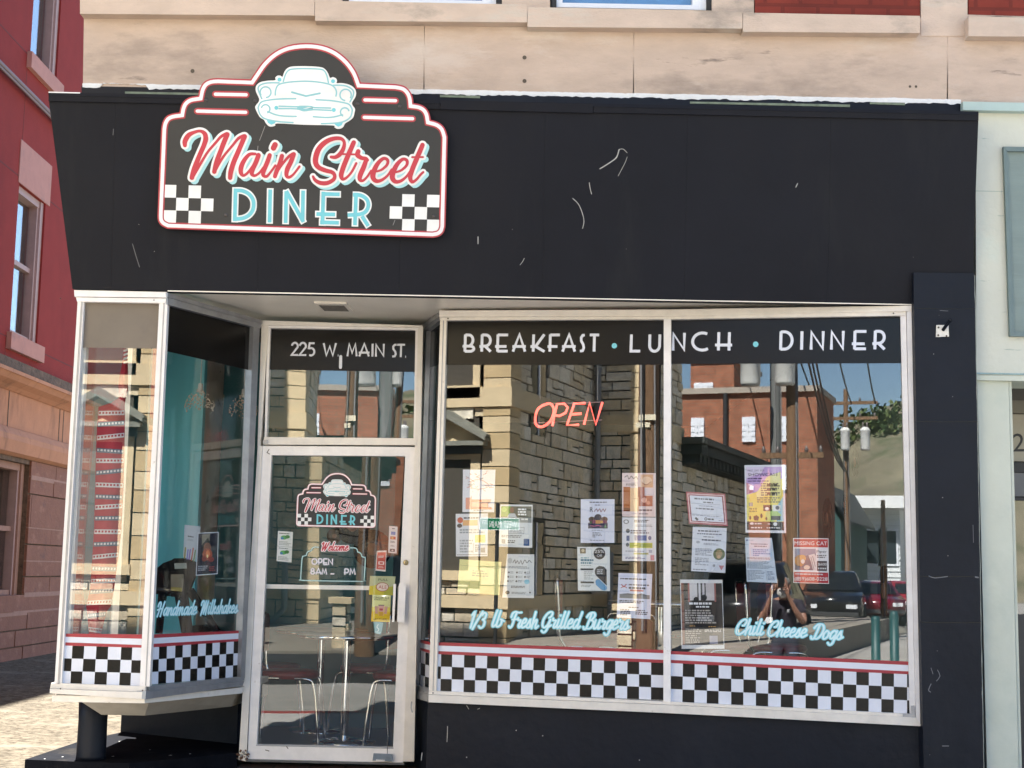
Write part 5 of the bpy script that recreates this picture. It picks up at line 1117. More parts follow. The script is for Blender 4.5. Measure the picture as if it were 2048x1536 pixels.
M_ = [[(150, 385, 60), (152, 320, 75), (205, 232, 72), (290, 187, 50), (380, 167, 45), (448, 205, 66), (466, 285, 75), (438, 385, 72), (388, 500, 72), (330, 640, 75), (285, 760, 75), (256, 875, 72)],
 [(262, 872, 50), (340, 740, 46), (400, 640, 42), (500, 480, 38), (620, 340, 40), (700, 250, 45), (782, 207, 50)], [(792, 220, 75), (742, 340, 75), (692, 470, 72), (650, 580, 74), (620, 680, 75), (596, 785, 68)],
 [(602, 780, 45), (680, 640, 42), (760, 520, 38), (870, 390, 38), (960, 280, 45), (1042, 242, 55)], [(1055, 250, 75), (1010, 360, 72), (950, 500, 74), (890, 640, 76), (848, 780, 76), (836, 878, 66)],
 [(1218, 515, 42), (1130, 522, 52), (1050, 610, 66), (1002, 720, 74), (1002, 806, 62), (1042, 842, 42), (1112, 790, 40), (1190, 680, 38), (1258, 560, 48)], [(1266, 535, 72), (1228, 640, 72), (1180, 740, 72), (1166, 815, 62), (1210, 845, 42), (1280, 800, 36), (1342, 720, 36)],
 [(1436, 535, 66), (1400, 640, 70), (1350, 760, 70), (1338, 835, 56), (1390, 856, 42), (1450, 790, 36), (1522, 690, 36)], [(1518, 375, 84), (1494, 425, 84)],
 [(1622, 545, 66), (1590, 660, 70), (1540, 780, 68), (1516, 855, 62)], [(1540, 800, 40), (1620, 680, 38), (1720, 560, 44), (1788, 515, 52)], [(1800, 520, 70), (1760, 630, 72), (1702, 750, 72), (1692, 842, 58), (1732, 868, 46), (1800, 820, 36), (1888, 705, 36)]]
S_ = [[(455, 468, 44), (520, 470, 56), (590, 420, 66), (638, 335, 58), (645, 245, 46), (590, 197, 52), (480, 202, 62), (370, 252, 72), (280, 342, 78), (236, 450, 80), (228, 550, 76), (272, 620, 70), (370, 664, 64), (470, 692, 58), (508, 742, 52), (488, 800, 56), (400, 848, 62), (300, 848, 62), (222, 806, 50), (190, 752, 34)],
 [(786, 255, 66), (740, 360, 70), (680, 500, 72), (626, 640, 72), (602, 738, 68), (628, 792, 48), (692, 760, 36), (760, 680, 36), (822, 560, 36)], [(602, 424, 28), (700, 428, 28), (810, 430, 28)],
 [(852, 385, 66), (842, 440, 70), (900, 482, 60), (960, 490, 52), (985, 512, 50)], [(968, 512, 62), (930, 620, 72), (882, 730, 72), (876, 798, 58), (920, 814, 40), (980, 760, 34), (1040, 670, 34)],
 [(1122, 680, 30), (1200, 650, 36), (1274, 580, 42), (1280, 512, 46), (1220, 490, 48), (1140, 560, 62), (1082, 670, 75), (1066, 760, 75), (1110, 818, 60), (1190, 808, 46), (1280, 740, 36), (1342, 650, 34)],
 [(1407, 690, 30), (1485, 660, 36), (1559, 590, 42), (1565, 522, 46), (1505, 500, 48), (1425, 570, 62), (1367, 680, 75), (1351, 770, 75), (1395, 828, 60), (1475, 818, 46), (1560, 750, 36), (1622, 660, 34)],
 [(1792, 292, 66), (1760, 370, 70), (1700, 510, 72), (1642, 650, 72), (1612, 765, 66), (1640, 832, 50), (1700, 800, 38), (1762, 728, 36), (1802, 690, 34)], [(1640, 470, 28), (1800, 470, 28)]]
DIN = [([(140, 95), (128, 560)], 0), ([(140, 138), (225, 142), (310, 180), (365, 250), (378, 320), (365, 400), (310, 470), (225, 508), (128, 516)], 0), ([(598, 108), (588, 578)], 0), ([(810, 130), (800, 585)], 0), ([(800, 130), (1045, 570)], 0), ([(1032, 122), (1025, 560)], 0),
 ([(1300, 138), (1286, 605)], 0), ([(1256, 184), (1532, 190)], 0), ([(1190, 449), (1472, 456)], 0), ([(1240, 558), (1522, 566)], 0), ([(1732, 152), (1716, 615)], 0), ([(1690, 196), (1790, 202), (1868, 250), (1895, 325), (1868, 405), (1795, 450), (1620, 464)], 0), ([(1800, 462), (1902, 622)], 0)]
CAR = [(115, 600), (105, 520), (130, 460), (200, 410), (330, 385), (470, 375), (470, 330), (510, 292), (570, 292), (605, 312), (640, 220), (700, 150), (800, 120), (1050, 115), (1300, 130), (1390, 165), (1450, 240), (1490, 332), (1540, 317), (1600, 342), (1620, 390), (1612, 430), (1720, 430), (1850, 460), (1940, 520), (1975, 600), (1960, 690), (1900, 790), (1915, 850), (1955, 910), (1945, 980), (1920, 1070), (1850, 1130), (1770, 1180), (1740, 1240), (1690, 1275), (1620, 1280), (1570, 1250), (1535, 1217), (1000, 1205), (510, 1180), (470, 1220), (400, 1240), (340, 1225), (290, 1170), (260, 1115), (190, 1070), (140, 990), (100, 900), (105, 850), (160, 780), (170, 720)]
def circ(cx, cy, r, a0=0, a1=360, n=16): return [(cx + r * math.cos(math.radians(a0 + (a1 - a0) * k / n)), cy + r * math.sin(math.radians(a0 + (a1 - a0) * k / n))) for k in range(n + 1)]
CARL = [[(620, 400), (660, 270), (720, 190), (830, 165), (1050, 160), (1290, 170), (1380, 200), (1430, 290), (1460, 420)], [(470, 650), (478, 560), (520, 470), (620, 430), (800, 405), (1050, 395), (1300, 415), (1500, 460), (1580, 520), (1610, 600), (1600, 670)],
 [(220, 720), (180, 630), (150, 525), (200, 462), (330, 427), (540, 425)], [(1550, 470), (1750, 475), (1880, 530), (1930, 600), (1910, 690), (1860, 780)], circ(290, 600, 100, 150, 440), circ(1780, 650, 105, 100, 390), circ(290, 912, 80, 200, 420), circ(1765, 970, 80, 120, 340),
 [(150, 890), (200, 790), (330, 750), (560, 725), (850, 720)], [(1230, 740), (1500, 755), (1720, 790), (1850, 830), (1905, 930)], [(150, 890), (180, 1000), (250, 1080), (380, 1120), (560, 1150), (800, 1165)], [(1905, 930), (1880, 1040), (1800, 1120), (1640, 1170), (1330, 1185)],
 [(330, 960), (480, 1020), (650, 1045), (860, 1050)], [(1720, 1020), (1560, 1060), (1400, 1070), (1180, 1055)], [(540, 860), (860, 870), (950, 862), (1130, 866), (1200, 885), (1500, 895)], [(540, 906), (870, 910), (1000, 945), (1180, 925), (1510, 940)], [(890, 895), (1000, 885), (1170, 900), (1040, 925), (890, 895)], [(780, 600), (1040, 672), (1300, 620)]]
def sign(mk, P, t0, big=True):
    """all layers of the sign through the pixel map mk (photo pixels of the big sign -> pixels where it stands)"""
    k = 1.0 if big else .2775; res = {}
    m2 = lambda pts: [mk(q) for q in pts]
    W = lambda pts: [(*mk(q), q[2] * k) for q in pts]
    mb = MB(); mb.prism(P, m2(C2(OUT)), t0 - (.03 if big else .0003), t0, SGN_B); res['board'] = mb
    mb = MB(); ring = m2(C2(inset(OUT, 21)))
    mb.stroke(P, ring, 43 / 3.303 * k, t0 + .0004, SGN_R, closed=True, h=.002 if big else .0002); mb.stroke(P, ring, (24 if big else 30) / 3.303 * k, t0 + (.0032 if big else .0007), SGN_P, closed=True, h=.003 if big else .0002)
    res['border_tube'] = mb
    mb = MB()
    for bi, b in enumerate(BARS):
        if big and bi: res['accent_tube%d' % bi] = mb; mb = MB()
        mb.stroke(P, m2(C2(b)), 44 / 3.303 * k, t0 + .0004, SGN_R, h=.0015 if big else .0002); mb.stroke(P, m2(C2(b)), 22 / 3.303 * k, t0 + (.0032 if big else .0007), SGN_P, h=.002 if big else .0002)
    res['accent_tube'] = mb
    mb = MB()
    for x0, y0, w_, h_, cells in CHK:
        if big and x0 > 999: res['check_patch1'] = mb; mb = MB()
        for r, c in cells: a = [(x0 + c * w_, y0 + r * h_ + c * 2.0), (x0 + (c + 1) * w_, y0 + r * h_ + c * 2.0 + 2), (x0 + (c + 1) * w_ - 3, y0 + (r + 1) * h_ + c * 2.0 + 2), (x0 + c * w_ - 3, y0 + (r + 1) * h_ + c * 2.0)]; mb.sheet(P, m2(C2(a)), t0 + .0005, SGN_W)
    res['check_patch'] = mb
    d = .001 if big else .0004
    mb = MB(); sh = [CA(M_[i]) for i in range(len(M_))] + [CB(s) for s in S_]; j = 0
    if big:
        for ln in sh: mb.stroke(P, W(ln), 1, t0 + .0006 + j * .00002, SGN_K, smooth=4, dw=8.2, off=(5.2, 4.6), h=.0003); j += 1
    for ln in sh: mb.stroke(P, W(ln), 1, t0 + .0006 + d * 2 + j * .00002, SGN_W if big else SGN_P, smooth=4, dw=8.6 * k, h=.0003); j += 1
    for ln in sh: mb.stroke(P, W(ln), 1, t0 + .0006 + d * 4 + j * .00002, SGN_D, smooth=4, dw=0 if big else -.6, h=.0003); j += 1
    res['script_lettering'] = mb
    mb = MB(); j = 0
    for ln, _ in DIN: mb.stroke(P, m2(catmull(CD(ln), 4) if len(ln) > 3 else CD(ln)), (88 if big else 80) / 6.606 * k, t0 + .0007 + j * .00003, SGN_W if big else SGN_C, cap='b', h=.0002); j += 1
    if big:
        for i, (ln, _) in enumerate(DIN):
            a, b = V((*CD([ln[0]])[0], 0)), V((*CD([ln[-1]])[0], 0)); ln2 = CD(ln); e = 2.6
            if len(ln2) == 2: u = (b - a).normalized() * e; ln2 = [tuple(a + u)[:2], tuple(b - u)[:2]]
            mb.stroke(P, m2(catmull(ln2, 4) if len(ln2) > 3 else ln2), 50 / 6.606, t0 + .0022 + i * .00003, SGN_C, cap='b', h=.0002)
    res['diner_lettering'] = mb
    mb = MB(); o = m2(CC(CAR)); o2 = catmull(o, 3, True); fr = [P.hit(*q, t0 + .004 if big else t0 + .0012) for q in o2]; mb.solid(fr, [q - P.n * (.0038 if big else .001) for q in fr], SGN_W)
    t1 = t0 + (.0045 if big else .0014)
    for wl in ([(300, 1095), (400, 1125), (495, 1135), (460, 1180), (400, 1205), (335, 1172)], [(1560, 1172), (1650, 1165), (1738, 1148), (1705, 1215), (1645, 1242), (1590, 1212)]): mb.sheet(P, m2(CC(wl)), t1, SGN_C)
    for i, ln in enumerate(CARL): mb.stroke(P, m2(CC(ln)), (27 if i != 17 else 34) / 9.309 * k * (1 if big else .8), t1 + i * .00002, SGN_L, smooth=3 if i not in (16, 17) else 0, h=.0003)
    for c in ((490, 890), (1560, 930), (548, 365), (1545, 395)): mb.disc(P, mk(CC([c])[0]), 38 / 9.309 * k, t1, SGN_C, 14)
    res['car_emblem'] = mb
    return res
c0 = at(603, 280, -.3)
bs = thing('diner_sign', 'large shaped sign with red script and a vintage car front, on the black fascia', 'sign', (c0.x, -.15, c0.z))
for n_, mb in sign(lambda q: (q[0], q[1]), PSG, 0.0).items(): mb.build(n_.rstrip('0123456789'), bs)
mb = MB()
for q in ((412, 200), (510, 202), (715, 208), (800, 213), (868, 433), (452, 430)): o = PSG.hit(*q, .0); mb.lathe(o, [(0, .006), (.008, .005), (.011, .0)], mat('screw head', (.06, .05, .045), .4), 10, PSG.n)
for pts in ([(530, 252), (524, 268), (519, 281)], [(516, 292), (515, 302)], [(790, 440), (786, 450)]): mb.stroke(PSG, pts, 1.2, .0012, mat('drip stain', (.25, .24, .23), .6))
mb.build('screws', bs)

# ------------------------------------------------------------------ the same sign as a decal on the door glass, and the opening hours
TD = -.0290
mkd = lambda q: (592 + (q[0] - 316) * .2775, 946.5 + (q[1] - 86) * .2862 - (q[0] - 316) * .0035)
mb2 = None
dd = MB()
for n_, mb in sign(mkd, PD, TD, big=False).items():
    k = len(dd.v); dd.v += mb.v
    for f, i, s_m in zip(mb.f, mb.m, mb.sm): dd.f.append([k + q for q in f]); dd.m.append(dd.mi(mb.mats[i])); dd.sm.append(s_m)
dd.build('sign_decal', dr)
mb = MB(); C10 = crop(580, 930, 6.142)
script(mb, PD, 'Welcome', 641, 1101, 699, 1101, 17, 5.2, -.0294, SGN_P); script(mb, PD, 'Welcome', 641, 1101, 699, 1101, 17, 2.3, -.0282, SGN_D)
HB = [(350, 1010), (300, 1008), (272, 1025), (262, 1052), (225, 1062), (205, 1085), (200, 1110), (165, 1120), (148, 1150), (132, 1380), (140, 1405), (165, 1418), (880, 1430), (905, 1420), (912, 1395), (925, 1160), (915, 1135), (885, 1125), (875, 1095), (855, 1075), (832, 1068), (825, 1040), (805, 1022), (780, 1018), (740, 1018)]
mb.stroke(PD, C10(HB), 1.9, -.0292, mat('pale mint vinyl', (.42, .66, .66), .5), smooth=2)
for ch, a, b, y0, y1 in (('O', 268, 334, 1150, 1222), ('P', 342, 396, 1150, 1223), ('E', 402, 462, 1150, 1225), ('N', 470, 525, 1150, 1226), ('8', 252, 304, 1270, 1340), ('A', 314, 385, 1272, 1343), ('M', 390, 452, 1274, 1345), ('-', 498, 545, 1292, 1362), ('P', 662, 722, 1274, 1347), ('M', 732, 804, 1274, 1349)):
    x0, x1 = 580 + a / 6.142, 580 + b / 6.142; deco(mb, PD, ch, x0, x1, 930 + y0 / 6.142, 930 + y1 / 6.142, 2.7, -.029, VWH)
mb.build('hours_lettering', dr)

# ------------------------------------------------------------------ paper notices taped inside the glass
INK = mat('ink black', (.03, .03, .035), .8); INKG = mat('ink grey', (.28, .29, .32), .8); PCOL = {}
def pc_(h, r=.7):
    if h not in PCOL: PCOL[h] = mat('print ' + h, srgb(h), r, .03, 6)
    return PCOL[h]
NOTICES = []
def notice(pl, quad_, base, els, label, cat='poster', t=-.045, group='notices taped inside the glass', name='window_notice', parent=None, curl=0.0):
    """sheet with corner pixels tl, tr, br, bl; els drawn in sheet coordinates 0..1 (y down)"""
    tl, tr, br, bl = quad_; mb = MB(); n = 6
    def P(x, y): a = (lerp(tl[0], tr[0], x), lerp(tl[1], tr[1], x)); b = (lerp(bl[0], br[0], x), lerp(bl[1], br[1], x)); return (lerp(a[0], b[0], y), lerp(a[1], b[1], y))
    H = math.hypot(bl[0] - tl[0], bl[1] - tl[1]); Wd = math.hypot(tr[0] - tl[0], tr[1] - tl[1]); rn = random.Random(int(tl[0] * 7 + tl[1]))
    mb.prism(pl, [P(0, 0), P(1, 0), P(1, 1), P(0, 1)], t - .0006, t, base if not isinstance(base, str) else pc_(base))
    j = 0; tilt = math.atan2(tr[1] - tl[1], tr[0] - tl[0])
    for e in els:
        j += 1; tt = t + .0004 + j * .00006; k = e[0]
        if k == 'r': mb.sheet(pl, [P(e[1], e[2]), P(e[3], e[2]), P(e[3], e[4]), P(e[1], e[4])], tt, pc_(e[5]))
        elif k == 'q': mb.sheet(pl, [P(*c) for c in e[1]], tt, pc_(e[2]))
        elif k == 'o': c = P(e[1], e[2]); mb.disc(pl, c, e[3] * Wd, tt, pc_(e[4]), 18, ry=(e[5] * H if len(e) > 5 else None))
        elif k == 't':                                     # ('t', x, y, h, colour, text, width)
            c = P(e[1], e[2]); text(mb, pl, e[5], c[0], c[1], e[3] * H, tt, pc_(e[4]), width=e[6] * Wd if len(e) > 6 else None, tilt=tilt)
        elif k == 'l':                                     # small print: ('l', x0, y0, x1, y1, n, colour)
            for i in range(e[5]):
                y = lerp(e[2], e[4], (i + .5) / e[5]); h = (e[4] - e[2]) / e[5] * .30; x = e[1]; xe = e[1] + (e[3] - e[1]) * (rn.uniform(.7, 1) if i % 4 != 3 else rn.uniform(.3, .7))
                while x < xe: w_ = min(rn.uniform(.03, .11), xe - x); mb.sheet(pl, [P(x, y - h), P(x + w_, y - h), P(x + w_, y + h), P(x, y + h)], tt, pc_(e[6])); x += w_ + .018
        elif k == 's':
            mb.stroke(pl, [P(*c) for c in e[1]], e[2], tt, pc_(e[3]), smooth=e[4] if len(e) > 4 else 0, h=.00003)
        elif k == 'c':                                     # brush script line: ('c', x0, y, x1, h, colour, text)
            a, b = P(e[1], e[2]), P(e[3], e[2]); script(mb, pl, e[6], a[0], a[1], b[0], b[1], e[4] * H, 1.3, tt, pc_(e[5]))
    o = mb.build(name, parent)
    if parent is None: o['label'] = label; o['category'] = cat; o['group'] = group
    return o
W_ = '#dfe0ea'; Q = lambda x0, y0, x1, y1, dx=0, dy=0: [(x0, y0), (x1, y0 + dy), (x1 + dx, y1 + dy), (x0 + dx, y1)]
K1 = crop(900, 930, 5.483)
SKR = []
rsk = random.Random(21)
for _ in range(26):
    x, y = rsk.uniform(.08, .9), rsk.uniform(.06, .55); SKR.append(('s', [(x, y), (x + rsk.uniform(-.08, .08), y + rsk.uniform(-.03, .03)), (x + rsk.uniform(-.1, .1), y + rsk.uniform(-.05, .05))], .7, rsk.choice(['#c0503c', '#d88a78', '#403840', '#b04838']), 3))
notice(PW, K1([(142, 50), (498, 52), (484, 518), (136, 516)]), W_, SKR + [('s', [(.2, .38), (.3, .26), (.55, .24), (.75, .32), (.8, .4), (.5, .46), (.25, .42)], .9, '#c87868', 3), ('r', .10, .66, .28, .93, '#e8a088'), ('r', .28, .70, .88, .77, '#e89880'), ('r', .28, .78, .80, .88, '#f0b8a0'), ('r', .28, .89, .92, .93, '#dd8068'), ('s', [(.28, .62), (.28, .94)], .8, '#a83828'), ('s', [(.28, .72), (.9, .71)], .8, '#a83828'), ('s', [(.8, .72), (.8, .9)], .8, '#a83828'), ('s', [(.28, .88), (.9, .89)], .8, '#b84030'), ('l', .35, .94, .7, .97, 1, '#605860')], 'hand drawn flyer with red doodles and an orange table, top left of the left pane')
notice(PW, K1([(62, 536), (416, 530), (412, 1000), (66, 1002)]), '#dddde4', [('o', .14, .15, .09, '#c05030', .07), ('o', .12, .28, .08, '#40302c', .05), ('r', .22, .15, .68, .28, '#e8b070'), ('l', .25, .07, .8, .13, 1, '#50505c'), ('r', .60, .50, .92, .68, '#ecd060'), ('l', .12, .35, .9, .47, 2, '#9098a0'), ('l', .12, .60, .55, .92, 5, '#a0a4a8'), ('r', .78, .80, .92, .91, '#8a8a8e'), ('l', .6, .72, .76, .9, 4, '#707078'), ('s', [(.03, .965), (.97, .96)], 1.0, '#404048'), ('s', [(.55, .69), (.54, .93)], .6, '#606068')], 'white flyer with an orange banner and yellow block, under the hand drawn flyer')
notice(PW, K1([(106, 1032), (564, 1064), (542, 1428), (82, 1392)]), '#e2dc94', [('l', .32, .28, .72, .5, 3, '#a8a478'), ('s', [(.02, .18), (.98, .2)], .5, '#98966c'), ('s', [(.9, .05), (.9, .95)], .5, '#98966c')], 'plain pale yellow sheet hanging askew below the two leftmost flyers')
notice(PW, K1([(552, 432), (906, 436), (902, 908), (534, 896)]), '#d9dee2', [('r', .03, .04, .97, .42, '#5a5c50'), ('r', .03, .04, .33, .28, '#6fa040'), ('o', .12, .12, .08, '#9cc860', .06), ('o', .36, .13, .07, '#8a6450', .075), ('q', [(.22, .30), (.28, .21), (.46, .21), (.52, .30)], '#c8ccd0'), ('r', .03, .30, .97, .42, '#8a9090'), ('l', .55, .08, .9, .26, 3, '#f0f0f0'), ('l', .65, .31, .9, .37, 1, '#e8e8e8'), ('s', [(.28, .53), (.75, .53), (.74, .68), (.27, .68), (.28, .53)], .6, '#404850'), ('l', .31, .55, .7, .66, 3, '#a0a6ac'), ('l', .07, .71, .75, .78, 2, '#70767c'), ('r', .08, .82, .19, .92, '#84868a'), ('l', .26, .83, .5, .91, 2, '#585c60'), ('r', .74, .80, .91, .96, '#28548c')], 'flyer with a green and grey photo header, right of the orange banner flyer')
notice(PW, K1([(626, 976), (924, 980), (922, 1460), (572, 1454)]), '#d6dade', [('o', .13, .15, .085, '#b4b8bc', .065), ('c', .24, .19, .9, .10, '#383c44', 'bhirg bu bhirg') if False else ('s', [(.24, .2), (.3, .13), (.34, .21), (.4, .15), (.46, .22), (.52, .14), (.58, .23), (.66, .13), (.74, .2), (.82, .14), (.9, .19)], 1.1, '#343840', 3), ('l', .1, .27, .9, .33, 2, '#8a9096')] + [('o', .13 + .28 * c, .42 + .10 * r, .035, '#383c44', .022) for r in range(3) for c in range(3) if not (r == 2 and c == 2)] + [('l', .18 + .28 * c, .39 + .10 * r, .33 + .28 * c, .45 + .10 * r, 2, '#9aa0a6') for r in range(3) for c in range(3) if not (r == 2 and c == 2)] + [('o', .76, .63, .10, '#86c4dc', .055), ('l', .25, .72, .8, .78, 2, '#50565c'), ('o', .15, .88, .08, '#40444a', .045), ('l', .28, .86, .78, .91, 2, '#80868c'), ('o', .87, .875, .03, '#30343a')], 'narrowing white sheet with pen script title and pale blue burst, beside the yellow sheet')
K2 = crop(1140, 930, 4.8)
notice(PW, K2([(104, 328), (428, 328), (426, 748), (102, 748)]), '#d8dcf0', [('l', .26, .05, .8, .09, 1, '#404458'), ('l', .42, .12, .6, .15, 1, '#505468'), ('t', .27, .29, .115, '#202430', 'R', .1), ('s', [(.40, .28), (.47, .22), (.5, .28), (.56, .22), (.6, .29), (.66, .22), (.7, .28), (.74, .22)], 1.3, '#804050', 3), ('r', .22, .54, .80, .67, '#302c50'), ('o', .33, .46, .10, '#504038', .06), ('o', .51, .42, .11, '#352c38', .08), ('o', .70, .46, .10, '#684838', .06), ('r', .26, .48, .78, .55, '#803858'), ('r', .44, .48, .58, .56, '#c89048'), ('o', .62, .52, .04, '#d0a040'), ('o', .3, .53, .04, '#486040'), ('s', [(.3, .60), (.4, .62), (.5, .60), (.6, .62)], 1.5, '#c05888', 2), ('q', [(.69, .65), (.73, .57), (.77, .65)], '#70a070'), ('l', .33, .70, .70, .72, 1, '#505468'), ('l', .35, .75, .65, .88, 4, '#787c90'), ('l', .27, .93, .77, .95, 1, '#606478')], 'pale lilac white notice with a dark village drawing, middle of the left pane')
notice(PW, K2([(70, 786), (382, 786), (384, 1210), (76, 1206)]), '#dfe3e6', [('o', .68, .15, .18, '#2a2c34', .135), ('t', .53, .135, .07, '#e8e8ec', '25%', .29), ('t', .60, .225, .06, '#e8e8ec', 'Off', .16), ('r', .08, .03, .26, .15, '#6a5a3c'), ('o', .17, .085, .05, '#c8b898'), ('l', .1, .23, .4, .27, 1, '#6a9aa8'), ('l', .1, .27, .5, .40, 2, '#3a7890'), ('l', .1, .41, .55, .44, 1, '#a0a8ac'), ('r', .09, .49, .49, .53, '#34363c'), ('l', .2, .55, .5, .75, 5, '#b0b6ba'), ('q', [(.55, .52), (.66, .43), (.82, .45), (.90, .52), (.90, .88), (.58, .66), (.53, .60)], '#33353c'), ('o', .70, .56, .17, '#33353c', .125), ('r', .09, .79, .50, .83, '#34363c'), ('l', .1, .86, .45, .92, 2, '#a0a6aa'), ('q', [(.56, .78), (.66, .73), (.90, .90), (.86, .98), (.74, .98), (.56, .86)], '#5c9ccc'), ('o', .63, .79, .08, '#5c9ccc', .06), ('o', .83, .93, .08, '#5c9ccc', .06), ('l', .6, .5, .82, .62, 3, '#b8bcc4')], 'white flyer with a dark 25% off disc and blue capsule, below the lilac notice')
notice(PW, K2([(500, 76), (822, 78), (822, 498), (500, 494)]), '#e0ccd0', [('s', [(.08, .10), (.16, .06), (.2, .14), (.28, .07), (.34, .13), (.42, .08), (.46, .14)], 1.2, '#302830', 3), ('l', .12, .24, .44, .29, 2, '#706068'), ('r', .55, .03, .92, .33, '#d8a888'), ('o', .74, .17, .15, '#e8c8b0', .09), ('s', [(.6, .22), (.72, .27), (.86, .2)], 1.2, '#9a5a40', 3), ('r', .04, .32, .24, .88, '#b86838'), ('r', .24, .34, .50, .88, '#e8c09c'), ('r', .48, .32, .67, .55, '#b06858'), ('r', .68, .35, .95, .50, '#dcd0dc'), ('r', .50, .52, .91, .76, '#a85848'), ('o', .66, .62, .08, '#e8b0a0'), ('o', .78, .68, .06, '#d08878'), ('r', .04, .80, .24, .88, '#80401c'), ('l', .5, .82, .9, .88, 1, '#684850'), ('l', .5, .92, .86, .95, 1, '#403038')], 'pink flyer collaged with orange food pictures, top right of the left pane')
notice(PW, K2([(500, 502), (824, 504), (824, 924), (500, 920)]), '#dddee8', [('o', .12, .10, .08, '#50545c', .05), ('o', .12, .10, .055, '#dddee8', .034), ('l', .36, .05, .82, .12, 2, '#383c48'), ('l', .4, .16, .9, .22, 2, '#9a9eaa'), ('o', .17, .31, .06, '#60646c', .05), ('l', .25, .28, .85, .38, 2, '#706878'), ('r', .13, .42, .22, .54, '#506090'), ('r', .37, .41, .73, .53, '#6272a8'), ('o', .82, .47, .05, '#506090', .05), ('r', .22, .58, .90, .70, '#b8bc50'), ('r', .52, .60, .88, .68, '#94a038'), ('o', .16, .63, .05, '#606870', .045), ('l', .1, .76, .7, .79, 1, '#888ca0'), ('r', .34, .81, .78, .85, '#b0b078'), ('r', .79, .74, .89, .81, '#a0a8c0'), ('l', .1, .9, .7, .96, 2, '#7074a0'), ('r', .84, .86, .95, .98, '#d08898')], 'white flyer with blue and lime green bars, directly under the pink food flyer')
notice(PW, K2([(466, 1036), (790, 1046), (772, 1480), (448, 1462)]), '#d8dcf2', [('l', .06, .10, .94, .15, 1, '#303448'), ('s', [(.1, .26), (.18, .31), (.24, .25)], 1.6, '#b04038'), ('s', [(.1, .33), (.18, .29), (.26, .33)], 1.6, '#b04038'), ('l', .32, .23, .92, .28, 1, '#54586c'), ('l', .32, .29, .94, .36, 1, '#303448'), ('r', .36, .36, .76, .40, '#c07070'), ('r', .06, .47, .95, .56, '#787c84'), ('q', [(.1, .47), (.3, .45), (.5, .48), (.7, .44), (.9, .48)], '#585c60'), ('l', .06, .60, .96, .67, 2, '#34384c'), ('l', .34, .74, .66, .78, 1, '#34384c'), ('l', .1, .80, .45, .95, 4, '#34384c'), ('l', .55, .80, .95, .92, 3, '#34384c')], 'pale blue white event sheet with red emblem, lowest on the right of the left pane')
K3 = crop(1350, 960, 4.39)
notice(PW, K3([(96, 102), (440, 122), (464, 406), (122, 382)]), '#a85060', [('q', [(.03, .05), (.97, .04), (.97, .95), (.03, .96)], '#dcb8c0'), ('q', [(.055, .085), (.94, .07), (.945, .92), (.06, .925)], '#8c4050'), ('q', [(.085, .11), (.91, .10), (.915, .89), (.09, .90)], '#d8dcec'), ('l', .2, .16, .88, .24, 1, '#54586c'), ('l', .42, .27, .68, .33, 1, '#54586c'), ('s', [(.1, .36), (.85, .35)], .4, '#70748a'), ('l', .3, .40, .7, .44, 1, '#9a9eb0'), ('l', .22, .47, .8, .54, 1, '#686c80'), ('s', [(.1, .69), (.88, .67)], .4, '#8a8ea0'), ('l', .1, .70, .86, .74, 1, '#9a9eb0'), ('q', [(.16, .82), (.2, .78), (.26, .84), (.22, .9)], '#383c4c'), ('o', .45, .82, .04, '#343848', .05), ('o', .45, .82, .02, '#d8dcec', .025), ('l', .5, .78, .66, .86, 1, '#343848'), ('l', .78, .82, .93, .85, 1, '#686c80')], 'community partner award certificate with a curled maroon border', 'certificate')
notice(PW, K3([(156, 410), (454, 422), (442, 816), (142, 800)]), '#d6dae8', [('l', .16, .06, .9, .11, 1, '#34405c'), ('l', .14, .13, .92, .17, 1, '#485070'), ('l', .32, .20, .7, .23, 1, '#606880'), ('l', .28, .26, .84, .31, 1, '#383c50'), ('l', .34, .35, .8, .40, 2, '#8088a0'), ('o', .17, .34, .06, '#a0a8b8', .03), ('l', .1, .47, .6, .64, 5, '#8890a4'), ('o', .80, .59, .175, '#50603c', .135), ('o', .80, .58, .10, '#a08860', .085), ('o', .79, .65, .06, '#c8a078', .04), ('l', .1, .68, .52, .86, 5, '#9098ac'), ('o', .66, .85, .04, '#a0a0a8'), ('q', [(.8, .84), (.96, .84), (.88, .95)], '#c08890'), ('l', .05, .94, .5, .97, 1, '#606880')], 'white arts workshop sheet with a round green photograph, under the award certificate')
notice(PW, K3([(44, 874), (416, 876), (434, 1482), (58, 1482)]), '#d9d9de', [('r', .02, .05, .985, .945, '#3a322e'), ('r', .02, .05, .08, .945, '#7c4c40'), ('r', .22, .05, .48, .30, '#d4d0d4'), ('r', .52, .05, .80, .30, '#c8c0c4'), ('r', .18, .05, .22, .32, '#a86058'), ('r', .80, .05, .84, .32, '#a06860'), ('o', .37, .29, .065, '#1c1a1c', .04), ('o', .56, .26, .065, '#1c1a1c', .045), ('r', .40, .05, .43, .27, '#282428'), ('r', .57, .05, .60, .24, '#282428'), ('q', [(.3, .35), (.7, .33), (.8, .72), (.66, .86), (.4, .88), (.28, .6)], '#241f1f'), ('l', .2, .32, .92, .37, 1, '#eceaf0'), ('l', .36, .375, .76, .41, 1, '#eceaf0'), ('l', .1, .43, .92, .64, 6, '#b0a8a4'), ('l', .2, .66, .36, .68, 1, '#c89858'), ('l', .64, .67, .88, .69, 1, '#c89858'), ('l', .1, .70, .5, .92, 7, '#948c88'), ('l', .55, .72, .97, .76, 2, '#c8c0bc'), ('r', .66, .81, .85, .93, '#9a96a8')], 'dark event poster with two pale trouser legs, lowest on the right pane')
K4 = crop(1470, 920, 5.91)
